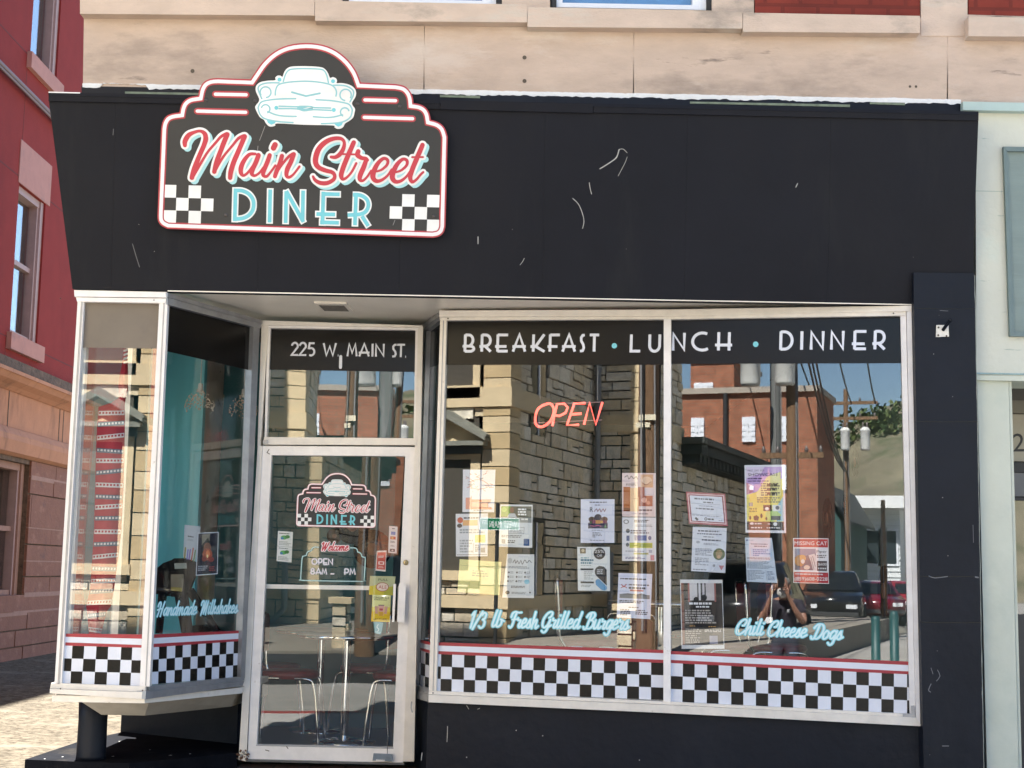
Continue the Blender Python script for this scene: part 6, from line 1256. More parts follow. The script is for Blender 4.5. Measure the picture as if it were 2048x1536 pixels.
notice(PW, K4([(112, 60), (584, 56), (604, 864), (124, 858)]), '#e2e4ee', [('r', .04, .03, .95, .96, '#e8d668'), ('q', [(.04, .03), (.95, .03), (.95, .20), (.5, .30), (.28, .40), (.04, .44)], '#c4a4dc'), ('q', [(.04, .03), (.5, .03), (.42, .12), (.04, .2)], '#e0d4ec'), ('q', [(.04, .26), (.22, .3), (.2, .40), (.04, .44)], '#d0889c'), ('q', [(.55, .18), (.9, .10), (.9, .45), (.5, .45), (.3, .52), (.28, .42)], '#efe6a0'), ('q', [(.95, .46), (.95, .83), (.78, .83), (.7, .70), (.82, .58)], '#9cc8d4'), ('q', [(.5, .70), (.72, .64), (.9, .74), (.7, .83), (.5, .83)], '#b4d078'), ('t', .08, .095, .028, '#605078', 'FIRST DAY FOR' if False else 'FIRST  DAY  FOR', .42), ('t', .08, .165, .048, '#241c34', 'SHOWCASE', .76), ('l', .08, .185, .56, .215, 1, '#48285c'), ('l', .08, .225, .62, .25, 1, '#605078'), ('l', .4, .26, .9, .46, 6, '#7a7060'), ('l', .55, .27, .88, .45, 3, '#504838'), ('l', .3, .47, .9, .56, 3, '#7a7458'), ('r', .10, .555, .19, .61, '#a4a49c'), ('r', .45, .59, .66, .68, '#302c30'), ('o', .54, .645, .05, '#e8e8e8', .025), ('r', .68, .59, .88, .68, '#d8d8dc'), ('o', .8, .63, .05, '#504c54', .03), ('l', .1, .63, .3, .70, 2, '#8a8448'), ('q', [(.2, .76), (.28, .74), (.34, .77), (.32, .82), (.22, .82)], '#202020'), ('o', .12, .78, .025, '#202020', .03), ('o', .40, .75, .03, '#202020', .035), ('o', .52, .79, .025, '#202020', .025), ('r', .64, .75, .87, .81, '#28282c'), ('r', .04, .835, .95, .96, '#202024'), ('o', .16, .865, .05, '#e0e0e4', .018), ('l', .23, .85, .45, .88, 1, '#d8d8dc'), ('o', .74, .87, .05, '#e0e0e4', .027), ('l', .55, .855, .66, .88, 1, '#c8c8cc'), ('l', .14, .91, .42, .94, 1, '#e0e0e4'), ('l', .52, .91, .92, .94, 1, '#c0c0c4')], 'tall yellow and purple showcase poster, highest on the right pane')
notice(PW, K4([(118, 916), (436, 922), (500, 1452), (140, 1438)]), '#c8d4e4', [('o', .07, .06, .035, '#6070a0', .025), ('l', .12, .045, .36, .07, 1, '#90a0b8'), ('l', .2, .125, .95, .16, 1, '#40547c'), ('l', .32, .175, .9, .21, 1, '#303c58'), ('q', [(.2, .24), (.92, .24), (.94, .42), (.2, .42)], '#b4d0ec'), ('l', .26, .25, .9, .42, 4, '#3c70b0'), ('l', .04, .44, .97, .49, 2, '#606c80'), ('l', .03, .51, .97, .70, 7, '#8490a4'), ('l', .03, .73, .62, .96, 8, '#8892a6'), ('s', [(.66, .72), (.67, .98)], .5, '#505c70'), ('l', .7, .74, .96, .95, 7, '#7884a0')], 'pale blue letter with a clipped corner, between showcase poster and chili lettering', 'letter')
notice(PW, K4([(686, 922), (1104, 926), (1110, 1464), (690, 1452)]), '#e4e2e8', [('r', .025, .02, .985, .20, '#ac1424'), ('t', .04, .155, .088, '#f0ecf0', 'MISSING CAT', .92), ('r', .04, .235, .64, .71, '#505468'), ('q', [(.04, .235), (.64, .235), (.64, .34), (.3, .40), (.04, .42)], '#8488a0'), ('o', .19, .50, .15, '#b07838', .13), ('o', .26, .45, .10, '#c89858', .08), ('o', .27, .52, .055, '#e4d8d0', .05), ('o', .38, .65, .09, '#e0c8b8', .05), ('q', [(.43, .38), (.60, .34), (.64, .40), (.64, .71), (.56, .71), (.50, .52)], '#d8d0d0'), ('s', [(.5, .42), (.58, .68)], 1.2, '#706068'), ('s', [(.55, .40), (.62, .62)], 1.2, '#706068'), ('t', .66, .32, .06, '#383840', 'Piper', .29), ('l', .67, .36, .95, .44, 2, '#606068'), ('r', .67, .50, .95, .72, '#34343c'), ('t', .70, .60, .06, '#f0f0f4', '$600', .24), ('l', .7, .64, .93, .69, 1, '#d8d8dc'), ('r', .02, .755, .985, .985, '#ac1424'), ('l', .06, .775, .92, .82, 1, '#e8d8dc'), ('t', .035, .945, .082, '#f4f0f2', '(859)608-0228', .93)], 'red and white missing cat notice with a ginger cat photograph')
K5 = crop(730, 1040, 6.4)
notice(PD, [(556, 1062), (586, 1064), (583, 1125), (553, 1122)], '#d8dad8', [('l', .1, .04, .9, .10, 1, '#606860'), ('o', .42, .20, .22, '#50a058', .07), ('o', .65, .17, .16, '#3c7838', .06), ('o', .3, .23, .1, '#4078a8', .04), ('l', .1, .32, .9, .46, 3, '#a0a4a0'), ('s', [(.02, .5), (.98, .5)], .6, '#808480'), ('l', .1, .54, .9, .58, 1, '#606860'), ('o', .42, .70, .22, '#58a858', .07), ('o', .65, .67, .16, '#3c7838', .06), ('o', .3, .73, .1, '#4078a8', .04), ('l', .1, .82, .9, .96, 3, '#a0a4a0')], 'small white card with two green leaf pictures on the left of the door glass', 'card', group='cards on the door glass')
notice(PD, K5([(310, 76), (418, 84), (404, 428), (296, 420)]), '#c8ccd0', [('t', .42, .13, .06, '#404450', '#2', .22) if False else ('l', .35, .06, .7, .12, 1, '#404450'), ('r', .25, .20, .78, .32, '#4878b8'), ('r', .18, .38, .82, .49, '#a84838'), ('r', .3, .40, .55, .47, '#d0a060'), ('l', .2, .54, .8, .62, 2, '#505860'), ('l', .25, .70, .8, .76, 2, '#606870'), ('r', .2, .84, .78, .95, '#30343c'), ('o', .5, .9, .12, '#b0b4b8', .03)], 'narrow grey strip of payment symbols on the door glass', 'sticker', group='cards on the door glass')
notice(PD, K5([(150, 394), (276, 390), (264, 660), (134, 648)]), '#e0d4d0', [('r', .08, .08, .94, .92, '#cc5c50'), ('l', .2, .24, .84, .36, 2, '#ecd8d4'), ('s', [(.12, .46), (.9, .46)], .6, '#8c342c'), ('r', .24, .53, .82, .68, '#ecd8d4'), ('r', .36, .56, .7, .65, '#cc5c50'), ('l', .24, .74, .8, .86, 2, '#e0b0a8')], 'orange red notice card with rounded corners on the door glass', 'card', group='cards on the door glass')
notice(PD, K5([(64, 716), (392, 722), (364, 966), (50, 956)]), '#b4b890', [('q', [(.0, .55), (.35, .45), (.62, .62), (1, .55), (1, 1), (0, 1)], '#c4b41c'), ('q', [(.62, .6), (1, .5), (1, 1), (.6, 1)], '#a8a818'), ('t', .34, .24, .12, '#50523c', 'PULL', .38), ('o', .52, .57, .25, '#a83c38', .24), ('o', .52, .57, .225, '#e4d0c4', .21), ('t', .37, .66, .18, '#b43c3c', 'ALE', .32)], 'yellow green pull sticker with a red oval beside the door handle', 'sticker', group='cards on the door glass')
notice(PD, K5([(96, 958), (330, 966), (316, 1306), (78, 1298)]), '#dcdc9c', [('q', [(0, .6), (1, .6), (1, 1), (0, 1)], '#e0bc18'), ('q', [(0, .45), (1, .45), (1, .62), (0, .62)], '#dccc58'), ('t', .08, .14, .085, '#302c18', 'GINGER ALE', .84), ('l', .1, .16, .86, .20, 1, '#504c30'), ('q', [(.16, .42), (.32, .42), (.34, .70), (.2, .70)], '#c89890'), ('q', [(.70, .42), (.86, .42), (.82, .70), (.68, .70)], '#c89890'), ('q', [(.34, .36), (.68, .36), (.64, .78), (.39, .78)], '#d4a09c'), ('r', .36, .36, .66, .40, '#807870'), ('r', .42, .50, .60, .58, '#b04850'), ('q', [(.39, .62), (.63, .62), (.62, .78), (.40, .78)], '#d0a030'), ('t', .12, .94, .075, '#504010', 'GET IT HERE', .76)], 'yellow ginger ale card with three glasses, under the pull sticker', 'card', t=-.044, group='cards on the door glass')
notice(PD, K5([(108, 1304), (234, 1312), (206, 1466), (124, 1446)]), '#80b0bc', [('s', [(.5, .2), (.35, .45), (.6, .6), (.45, .8)], 1.4, '#d0e4e8', 3), ('q', [(.05, .8), (.95, .8), (.8, 1), (.2, 1)], '#a4ccd4')], 'pale blue tongue shaped sticker below the ginger ale card', 'sticker', group='cards on the door glass')
K6 = crop(300, 1030, 5.905)
notice(PS, K6([(410, 116), (600, 136), (536, 546), (392, 500)]), '#b4b8ba', [('t', .22, .34, .05, '#303438', 'SUMMER', .5) if False else ('l', .24, .30, .72, .36, 1, '#303438'), ('l', .24, .40, .7, .46, 2, '#8a9094')] + [('s', [(x, 1.0), (x + .02, h)], 4.0, c) for x, h, c in ((.12, .7, '#908030'), (.32, .74, '#6a6ab0'), (.48, .72, '#7858a0'), (.68, .66, '#b05a40'), (.86, .7, '#708850'))] , 'white flyer with coloured hands behind the dark poster in the splayed window', group='notices in the splayed window')
notice(PS, K6([(566, 210), (810, 200), (798, 698), (542, 716)]), '#d8dadf', [('r', .03, .02, .97, .98, '#1c2030'), ('q', [(.2, .04), (.6, .04), (.55, .3), (.2, .34)], '#807868'), ('q', [(.2, .3), (.5, .12), (.62, .3), (.55, .5), (.2, .5)], '#282420'), ('o', .48, .36, .18, '#7a4838', .12), ('o', .5, .52, .24, '#a04830', .14), ('o', .52, .5, .10, '#d88050', .08), ('o', .35, .62, .12, '#803028', .06), ('o', .68, .64, .14, '#8c3830', .06), ('o', .5, .56, .04, '#f0d8a0', .04), ('l', .08, .77, .55, .9, 3, '#a0a4ac'), ('l', .6, .8, .9, .92, 3, '#a05048')], 'dark blue framed event poster with an orange creature, in the splayed window', t=-.043, group='notices in the splayed window')
# neon open sign
nq = PW.hit(1138, 830, -.11)
neo = thing('neon_open_sign', 'glowing red neon open sign hanging inside the left pane', 'neon sign', (nq.x, nq.y, nq.z - .1))
NEON = mat('neon red', (1.0, .10, .075), .3, .0, 1, emit=0.5); mb = MB(); PN = PL(PW.o - PW.n * .10, PW.u)
KN = crop(860, 600, 4.096)
SL = 34
for pts, sm_, cl in (([(930, 862), (985, 850), (1015, 900), (990, 985), (930, 1035), (878, 1030), (862, 980), (880, 900)], 4, True), ([(1002, 1032), (1018, 940), (1042, 852), (1100, 850), (1128, 880), (1110, 925), (1060, 950), (1022, 945)], 0, False), ([(1272, 845), (1182, 848), (1122, 1026), (1220, 1022)], 0, False), ([(1150, 938), (1240, 930)], 0, False), ([(1262, 1020), (1308, 842), (1358, 1022), (1412, 838)], 0, False)):
    px = KN(pts); q = [PN.hit(*p) for p in (catmull(px, sm_, True) if sm_ else px)]
    mb.tube(q, .0078, NEON, 8, closed=cl)
mb.build('glass_tube', neo)
mb = MB()
for px in (1080, 1195): a = PN.hit(px, 800, -.01); mb.tube([a, V((a.x, a.y, zs))], .0022, mat('hanging wire', (.25, .25, .25), .4), 5)
a, b = PN.hit(1072, 862, -.012), PN.hit(1206, 800, -.012)
mb.tube([PN.hit(1066, 846, -.014), PN.hit(1204, 840, -.014)], .003, MATS['hanging wire'], 5); mb.tube([PN.hit(1082, 808, -.014), PN.hit(1206, 804, -.014)], .003, MATS['hanging wire'], 5)
mb.build('hanger', neo)
# ------------------------------------------------------------------ things inside the diner
CHR = mat('chrome', (.75, .75, .74), .08, .03, 5, metal=1.0); REDV = mat('dark red vinyl seat', (.17, .012, .016), .3, .08, 5); TOPM = mat('table top', (.42, .40, .37), .25, .1, 5)
def rtube(mb, pts, r, m, n=5): mb.tube(catmull(pts, n), r, m, 8)
def make_chair(lab):
    t = thing('diner_chair', lab, 'chair', group='chrome diner chairs')
    mb = MB(); mb.lathe((0, 0, .44), [(0, 0), (.19, 0), (.205, .02), (.2, .045), (.17, .055), (0, .058)], REDV, 20); mb.build('seat', t, local=True)
    mb = MB(); fr = [(-.19, y, z) for y, z in ((-.16, .62), (.16, .62), (.17, .66), (.17, .84), (.12, .88), (-.12, .88), (-.17, .84), (-.17, .66))]; mb.solid([V(q) for q in fr], [V(q) + V((-.035, 0, 0)) for q in fr], REDV); mb.build('backrest', t, local=True)
    for y in (-.19, .19): mb = MB(); rtube(mb, [(-.17, y * .95, .45), (-.205, y, .52), (-.215, y, .7), (-.225, y, .87), (-.225, y * .6, .9), (-.225, 0, .9)], .011, CHR); mb.build('back_frame', t, local=True)
    for y in (-.18, .18):
        for x in (-.18, .18): mb = MB(); rtube(mb, [(x * .3, y, .445), (x * .85, y, .44), (x * 1.05, y, .39), (x * 1.2, y * 1.05, .2), (x * 1.3, y * 1.08, .0)], .011, CHR); mb.build('leg', t, local=True)
    return t
def make_table(lab):
    t = thing('diner_table', lab, 'table', group='diner tables')
    mb = MB(); mb.lathe((0, 0, .72), [(0, 0), (.34, 0), (.35, .005), (.35, .028), (.34, .032), (0, .032)], TOPM, 28); mb.build('table_top', t, local=True)
    mb = MB(); mb.lathe((0, 0, .72), [(.352, .004), (.358, .008), (.358, .024), (.352, .028)], CHR, 28); mb.build('edge_band', t, local=True)
    mb = MB(); mb.tube([(0, 0, .03), (0, 0, .72)], .03, CHR, 12); mb.build('pedestal', t, local=True)
    mb = MB(); mb.lathe((0, 0, 0), [(.22, 0), (.22, .012), (.1, .03), (.03, .05), (0, .05)], CHR, 20); mb.build('base', t, local=True)
    return t
ch0 = make_chair('red padded chrome chair on the left of the table just inside the door'); tb0 = make_table('round chrome pedestal table just inside the glass door')
ZW2 = 0.0
CH = [(-1.52, 2.1, 0, None), (-.74, 2.1, math.pi, 'red padded chrome chair on the right of the table just inside the door'), (-1.75, 2.75, .2, 'red padded chrome chair at the back left, behind the door table'), (-1.05, 2.8, math.pi - .2, 'red padded chrome chair at the back right, behind the door table'),
      (.55, 1.55, 0, 'red padded chrome chair left of the table by the award certificate'), (1.5, 1.45, math.pi, 'red padded chrome chair under the chili cheese dogs lettering'), (1.75, 1.3, 0, 'red padded chrome chair under the missing cat notice'), (1.05, 3.4, 1.2, 'red padded chrome chair at the table deep in the room')]
for i, (x, y, rz, lab) in enumerate(CH):
    c = ch0 if i == 0 else copy_tree(ch0); c.location = (x, y, ZW2 + (.28 if i in (4, 5, 6) else 0)); c.rotation_euler = (0, 0, rz)
    if lab: c['label'] = lab
TB_ = [(-1.13, 2.1, None), (-1.4, 2.8, 'round chrome table in front of the teal back wall'), (1.02, 1.5, 'round chrome table behind the dark event poster'), (1.6, 3.3, 'round chrome table deep in the room')]
for i, (x, y, lab) in enumerate(TB_):
    c = tb0 if i == 0 else copy_tree(tb0); c.location = (x, y, ZW2 + (.28 if i == 2 else 0))
    if lab: c['label'] = lab
mb = MB(); mb.add([(-.62, 1.15, .275), (-.3, .66, .275), (2.3, .16, .275), (2.3, 2.3, .275), (-.62, 2.3, .275)], [range(5)], INF); mb.box(-.64, 2.3, 2.3, 2.33, 0, .277, INF); mb.build('raised_floor', bld)
# records on the right hand wall and back wall
VIN = mat('black record', (.010, .010, .010), .25, .1, 30); LBL = mat('record label', (.30, .14, .09), .6, .2, 9)
def record(o, n, r, lab, m=VIN):
    t = thing('vinyl_record', lab, 'record', o, 'records hung on the walls'); mb = MB(); mb.lathe((0, 0, 0), [(0, .006), (r * .3, .006), (r * .34, .004), (r, .004), (r, 0)], m, 26, n); mb.build('disc', t, local=True)
    mb = MB(); mb.lathe((0, 0, 0), [(0, .008), (r * .3, .008), (r * .31, .006)], LBL, 18, n); mb.build('label', t, local=True)
for px, py, r, lab in ((1711, 925, .10, 'smallest black record high on the right wall'), (1655, 1038, .16, 'black record beside the missing cat notice'), (1769, 1182, .16, 'black record low by the right window frame'), (1690, 1010, .07, 'tiny dark record between two others on the right wall')):
    record(atx(px, py, 2.355), (-1, 0, 0), r, lab)
for px, py, r, lab, m in ((669, 1072, .06, 'brown record under the door decal', mat('brown record', (.11, .06, .035), .4)), (705, 1052, .14, 'black record half behind the door decal', VIN), (745, 1098, .15, 'black record right of the opening hours', VIN)): record(at(px, py, 3.095), (0, -1, 0), r, lab, m)
fc = thing('wall_poster', 'cream poster with four dark portraits on the deep teal wall', 'poster', at(431, 830, 3.09)); P3 = PL((0, 3.09, 0), (1, 0, 0)); mb = MB(); K0 = crop(80, 560, 3.07)
mb.prism(P3, K0([(1060, 680), (1132, 705), (1110, 940), (1045, 915)]), -.005, .0, mat('cream poster', (.42, .36, .24), .7))
for q in ((1078, 815), (1104, 830), (1068, 885), (1096, 905)): mb.disc(P3, K0([q])[0], 5, .002, DARKR, 12, ry=11)
for a in ((1060, 715), (1058, 740)): mb.stroke(P3, K0([a, (a[0] + 62, a[1] + 22)]), 2.4, .002, DARKR)
mb.build('print', fc)
# pendant lamps with beaded shades
BEAD = mat('glass beads', (.55, .45, .36), .15, .4, 60, metal=.3); CORD = mat('white cord', (.5, .5, .48), .6)
def pendant(px, py, Y, lab):
    o = at(px, py, Y); t = thing('pendant_lamp', lab, 'lamp', o, 'beaded pendant lamps'); rp = random.Random(int(px))
    mb = MB(); mb.tube([(0, 0, .09), (0, 0, zs + .05 - o.z)], .003, CORD, 5); mb.build('cord', t, local=True)
    mb = MB(); mb.lathe((0, 0, .05), [(0, .05), (.015, .045), (.018, .0), (.03, -.01)], CORD, 10); mb.build('socket', t, local=True)
    mb = MB()
    for k in range(150):
        a = rp.uniform(0, 6.28); h = rp.random(); r = .02 + .075 * math.sin(min(1, h * 1.15) * math.pi * .55); z = .04 - .12 * h + .015 * math.sin(a * 6); q = V((r * math.cos(a), r * math.sin(a), z)); s = .0055; mb.lathe(q, [(0, -s), (s, 0), (0, s)], BEAD, 5)
    mb.build('beaded_shade', t, local=True)
pendant(400, 796, 1.25, 'beaded pendant lamp nearer the teal panel'); pendant(487, 806, 1.6, 'beaded pendant lamp nearer the door frame')
# black folding high chair in the corner display
BPL = mat('black plastic', (.006, .006, .007), .6, .1, 9, spec=.08); hc = thing('high_chair', 'black plastic high chair folded in the splayed window', 'high chair', at(370, 1260, .75))
PHC = PL((0, .72, 0), (1, 0, 0))
mb = MB()
for pts in ([(240, 540), (285, 510), (470, 510), (530, 560), (535, 700), (470, 880), (440, 950), (400, 975), (395, 700), (260, 690)], [(240, 540), (285, 515), (290, 640), (440, 640), (440, 700), (230, 700)], [(230, 690), (400, 690), (400, 975), (250, 965), (215, 880)]): mb.prism(PHC, K6(pts), -.05 - .002 * len(pts), .0 - .002 * len(pts), BPL)
mb.build('backrest', hc)
mb = MB(); mb.prism(PHC, K6([(40, 660), (150, 570), (240, 535), (250, 900), (200, 960), (60, 930)]), -.30, -.06, BPL); mb.build('tray', hc)
for a, b in (((150, 920), (105, 1400)), ((345, 960), (415, 1400)), ((400, 960), (470, 1400)), ((470, 890), (795, 1380))):
    mb = MB(); q = [PHC.hit(*K6([p])[0], -.03) for p in (a, b)]; mb.tube(q, [.028, .022], BPL, 10); mb.build('leg', hc)
mb = MB(); mb.prism(PHC, K6([(245, 700), (400, 700), (385, 900), (245, 890)]), 0.0, .003, mat('care card', (.12, .11, .085), .7)); mb.prism(PHC, K6([(248, 850), (380, 860), (376, 905), (246, 890)]), .003, .005, mat('dim yellow strip', (.22, .19, .04), .7)); mb.build('care_card', hc)
mb = MB(); mb.prism(PHC, K6([(480, 1310), (620, 1300), (800, 1370), (480, 1400)]), -.2, -.05, BPL); mb.build('footrest', hc)
mb = MB(); mb.prism(PHC, K6([(285, 570), (430, 566), (436, 632), (292, 636)]), -.004, -.001, mat('pale slot', (.20, .24, .24), .6)); mb.build('grip', hc)
# tall red hanging banner
BRD = mat('banner red', (.34, .018, .035), .7, .1, 6); BWH = mat('banner white', (.62, .58, .58), .7); BDK = mat('banner slate', (.10, .12, .17), .7)
hb = thing('hanging_banner', 'tall red banner with rows of white dots hanging in the corner display', 'banner', at(215, 1268, .42)); PB_ = PL((0, .42, 0), (1, 0, 0))
mb = MB(); out_l = [(247, 697), (244, 730), (237, 760), (238, 795), (222, 806), (197, 814), (194, 850), (192, 900), (190, 980), (188, 1060), (184, 1120), (180, 1180), (172, 1212), (174, 1222), (178, 1268)]; out_r = [(256, 697), (256, 730), (256, 780), (251, 800), (250, 812), (250, 830), (250, 850), (249, 900), (247, 980), (243, 1060), (236, 1120), (228, 1180), (222, 1212), (214, 1222), (202, 1268)]
n = 9; vs = []
for a, b in zip(out_l, out_r):
    for k in range(n):
        f = k / (n - 1); q = PB_.hit(lerp(a[0], b[0], f), lerp(a[1], b[1], f), .05 * math.sin(math.pi * f) + .004 * mnoise.noise((a[1] * .03, f * 5, 0))); vs.append(q)
mb.add(vs, [(i * n + k, i * n + k + 1, (i + 1) * n + k + 1, (i + 1) * n + k) for i in range(len(out_l) - 1) for k in range(n - 1)], BRD, True); mb.build('cloth', hb)
def ban(f, y):
    for (a, b, c, d) in zip(out_l, out_r, out_l[1:], out_r[1:]):
        if a[1] <= y <= c[1]: g = (y - a[1]) / (c[1] - a[1]); return (lerp(lerp(a[0], c[0], g), lerp(b[0], d[0], g), f), y)
mb = MB(); yy = 822; ri = random.Random(9); i = 0
while yy < 1258:
    sl_ = ri.uniform(-6, 5); t_ = lambda f: .05 * math.sin(math.pi * f) + .006
    for k in range(8):
        f0, f1 = .02 + k * .12, .02 + (k + 1) * .12; q = [PB_.hit(*ban(f, yy + sl_ * f + dy), t_(f)) for f, dy in ((f0, 0), (f1, 0), (f1, 9), (f0, 9))]; mb.add(q, [(0, 1, 2, 3)], BDK if i % 2 else BWH)
        fm = (f0 + f1) / 2; q = [PB_.hit(*ban(f, yy + sl_ * f + dy), t_(f) + .002) for f, dy in ((f0 + .02, 2), (f1 - .03, 2), (f1 - .03, 6), (f0 + .02, 6))]; mb.add(q, [(0, 1, 2, 3)], BWH if i % 2 else BRD)
    yy += ri.uniform(21, 27); i += 1
mb.build('dotted_rows', hb)
mb = MB()
for k in range(4): y = 700 + k * 8; mb.sheet(PB_, [(247, y), (256, y - 3), (256, y + 1), (247, y + 4)], .062, BWH)
mb.tube([PB_.hit(250, 700, .03), V((PB_.hit(250, 700, .03).x, .39, zs + .03))], .004, BWH, 6); mb.build('hanging_cord', hb)

# ------------------------------------------------------------------ the photographer, seen only in the glass
SKIN = mat('skin', (.27, .135, .09), .55, .1, 12); SHIRT = mat('dark plum shirt', (.022, .017, .028), .85, .15, 8); JEAN = mat('dark trousers', (.03, .035, .05), .9, .15, 9); BEARD = mat('white beard', (.50, .49, .47), .9, .15, 40, .6, 90); HAIR = mat('grey hair', (.15, .14, .13), .9, .2, 40); SHOE = mat('black shoe', (.02, .02, .02), .5)
PX, PY, PZ = -.02, -8.66, ZG
per = thing('person', 'bearded man in a dark plum shirt holding up a phone with both hands', 'person', (PX, PY, PZ))
def skinned(name, pts, edges, parent, m, sub=2, root=0):
    """limbs grown from a skeleton: pts = (x, y, z, rx[, ry])"""
    me = bpy.data.meshes.new(name); me.from_pydata([q[:3] for q in pts], edges, []); me.materials.append(m); o = bpy.data.objects.new(name, me); COL.objects.link(o); o.parent = parent
    md = o.modifiers.new('skin', 'SKIN'); md.use_smooth_shade = True
    me.skin_vertices  # layer made with the modifier
    for v, q in zip(me.skin_vertices[0].data, pts): v.radius = (q[3], q[4] if len(q) > 4 else q[3])
    me.skin_vertices[0].data[root].use_root = True
    sd = o.modifiers.new('smooth', 'SUBSURF'); sd.levels = sub; sd.render_levels = sub
    return o
B = [(0, 0, .80, .125, .10), (0, .01, .95, .12, .095), (0, .03, 1.10, .145, .105), (0, .05, 1.20, .10, .08), (0, .08, 1.26, .052), (0, .12, 1.32, .062, .07), (0, .14, 1.385, .078, .092), (0, .135, 1.45, .074, .09), (0, .125, 1.505, .04, .05)]
E = [(i, i + 1) for i in range(8)]
def limb(chain, at_):
    a = at_
    for q in chain: B.append(q); E.append((a, len(B) - 1)); a = len(B) - 1
    return a
for s in (-1, 1):
    hnd = limb([(s * .17, .05, 1.19, .058), (s * .235, .12, 1.05, .046), (s * .25, .20, .985, .040), (s * .17, .27, 1.12, .036), (s * .105, .315, 1.27, .026, .022), (s * .088, .332, 1.33, .036, .018), (s * .084, .338, 1.375, .034, .014)], 3)
    for k, (dx, dz, ln) in enumerate(((.022, .0, .052), (.008, .012, .062), (-.006, .014, .06), (-.02, .008, .045))):
        limb([(s * (.084 + dx * .3), .340 + .002 * k, 1.392 + dz * .4 - .012 * k, .0085), (s * (.068 + dx * .2), .352, 1.40 + ln * .45 - .020 * k, .008), (s * (.05 + dx * .1), .350, 1.40 + ln * .5 - .022 * k, .007)], hnd)
    limb([(s * .068, .338, 1.345, .010), (s * .052, .345, 1.352, .009), (s * .045, .346, 1.372, .0075)], hnd - 1)
    limb([(s * .085, .02, .74, .088), (s * .10, .09, .44, .060), (s * .105, .02, .26, .050), (s * .11, -.04, .09, .036), (s * .115, .02, .035, .036, .03), (s * .125, .10, .025, .034, .022)], 0)
body = skinned('body', B, E, per, SKIN)
T_ = [(0, 0, .80, .145, .12), (0, .01, .95, .142, .115), (0, .03, 1.10, .165, .122), (0, .05, 1.20, .115, .092), (0, .065, 1.235, .07, .062)]; TE = [(0, 1), (1, 2), (2, 3), (3, 4)]
for s in (-1, 1): T_ += [(s * .17, .05, 1.19, .074), (s * .23, .115, 1.06, .064)]; k = len(T_); TE += [(3, k - 2), (k - 2, k - 1)]
skinned('shirt', T_, TE, per, SHIRT)
J = [(0, 0, .80, .135, .112), (0, 0, .88, .132, .108)]; JE = [(0, 1)]
for s in (-1, 1): J += [(s * .085, .02, .72, .098), (s * .10, .09, .44, .072), (s * .105, .02, .26, .064), (s * .11, -.035, .11, .056)]; k = len(J); JE += [(0, k - 4), (k - 4, k - 3), (k - 3, k - 2), (k - 2, k - 1)]
skinned('trousers', J, JE, per, JEAN)
for s in (-1, 1): skinned('shoe', [(s * .112, -.06, .05, .045, .04), (s * .118, .04, .045, .048, .036), (s * .128, .14, .035, .042, .028)], [(0, 1), (1, 2)], per, SHOE)
def blob(name, c, r, m, parent, n=10, cut=None):
    mb = MB(); vs = []; fs = []
    for i in range(n + 1):
        th = math.pi * i / n
        for j in range(2 * n):
            ph = math.pi * j / n; d = V((math.sin(th) * math.cos(ph), math.sin(th) * math.sin(ph), math.cos(th))); k = 1 + .08 * mnoise.noise(d * 4 + V(c) * 9); vs.append((c[0] + r[0] * d.x * k, c[1] + r[1] * d.y * k, c[2] + r[2] * d.z * k))
    for i in range(n):
        for j in range(2 * n): fs.append((i * 2 * n + j, i * 2 * n + (j + 1) % (2 * n), (i + 1) * 2 * n + (j + 1) % (2 * n), (i + 1) * 2 * n + j))
    mb.add(vs, fs, m, True); return mb.build(name, parent, local=True)
blob('beard', (0, .185, 1.325), (.062, .052, .062), BEARD, per); blob('moustache', (0, .235, 1.362), (.032, .016, .012), BEARD, per); blob('hair', (0, .105, 1.44), (.088, .085, .07), HAIR, per)
blob('nose', (0, .240, 1.392), (.014, .02, .024), SKIN, per)
for s in (-1, 1): blob('ear', (s * .082, .13, 1.39), (.012, .022, .034), SKIN, per); blob('eye', (s * .032, .222, 1.412), (.013, .009, .009), mat('eye', (.05, .04, .035), .2), per); blob('eyebrow', (s * .032, .226, 1.437), (.022, .008, .006), HAIR, per)
mb = MB(); mb.box(.05, .085, .158, .164, 1.10, 1.135, mat('shirt emblem', (.35, .36, .38), .7)); mb.build('emblem', per, local=True)
ph = thing('phone', 'black phone held up in front of the bearded man', 'phone', (0, -8.325, 1.20)); PHB = mat('phone black', (.012, .012, .014), .2)
mb = MB(); mb.box(-.038, .038, -.004, .004, -.11, .04, PHB); mb.build('case', ph, local=True)
for x, z in ((0, .01), (-.018, .025), (-.018, -.004)): mb = MB(); mb.lathe((x, .004, z), [(.008, 0), (.008, .002), (.005, .0025), (0, .002)], mat('lens', (.01, .012, .02), .05), 12, (0, 1, 0)); mb.build('lens', ph, local=True)

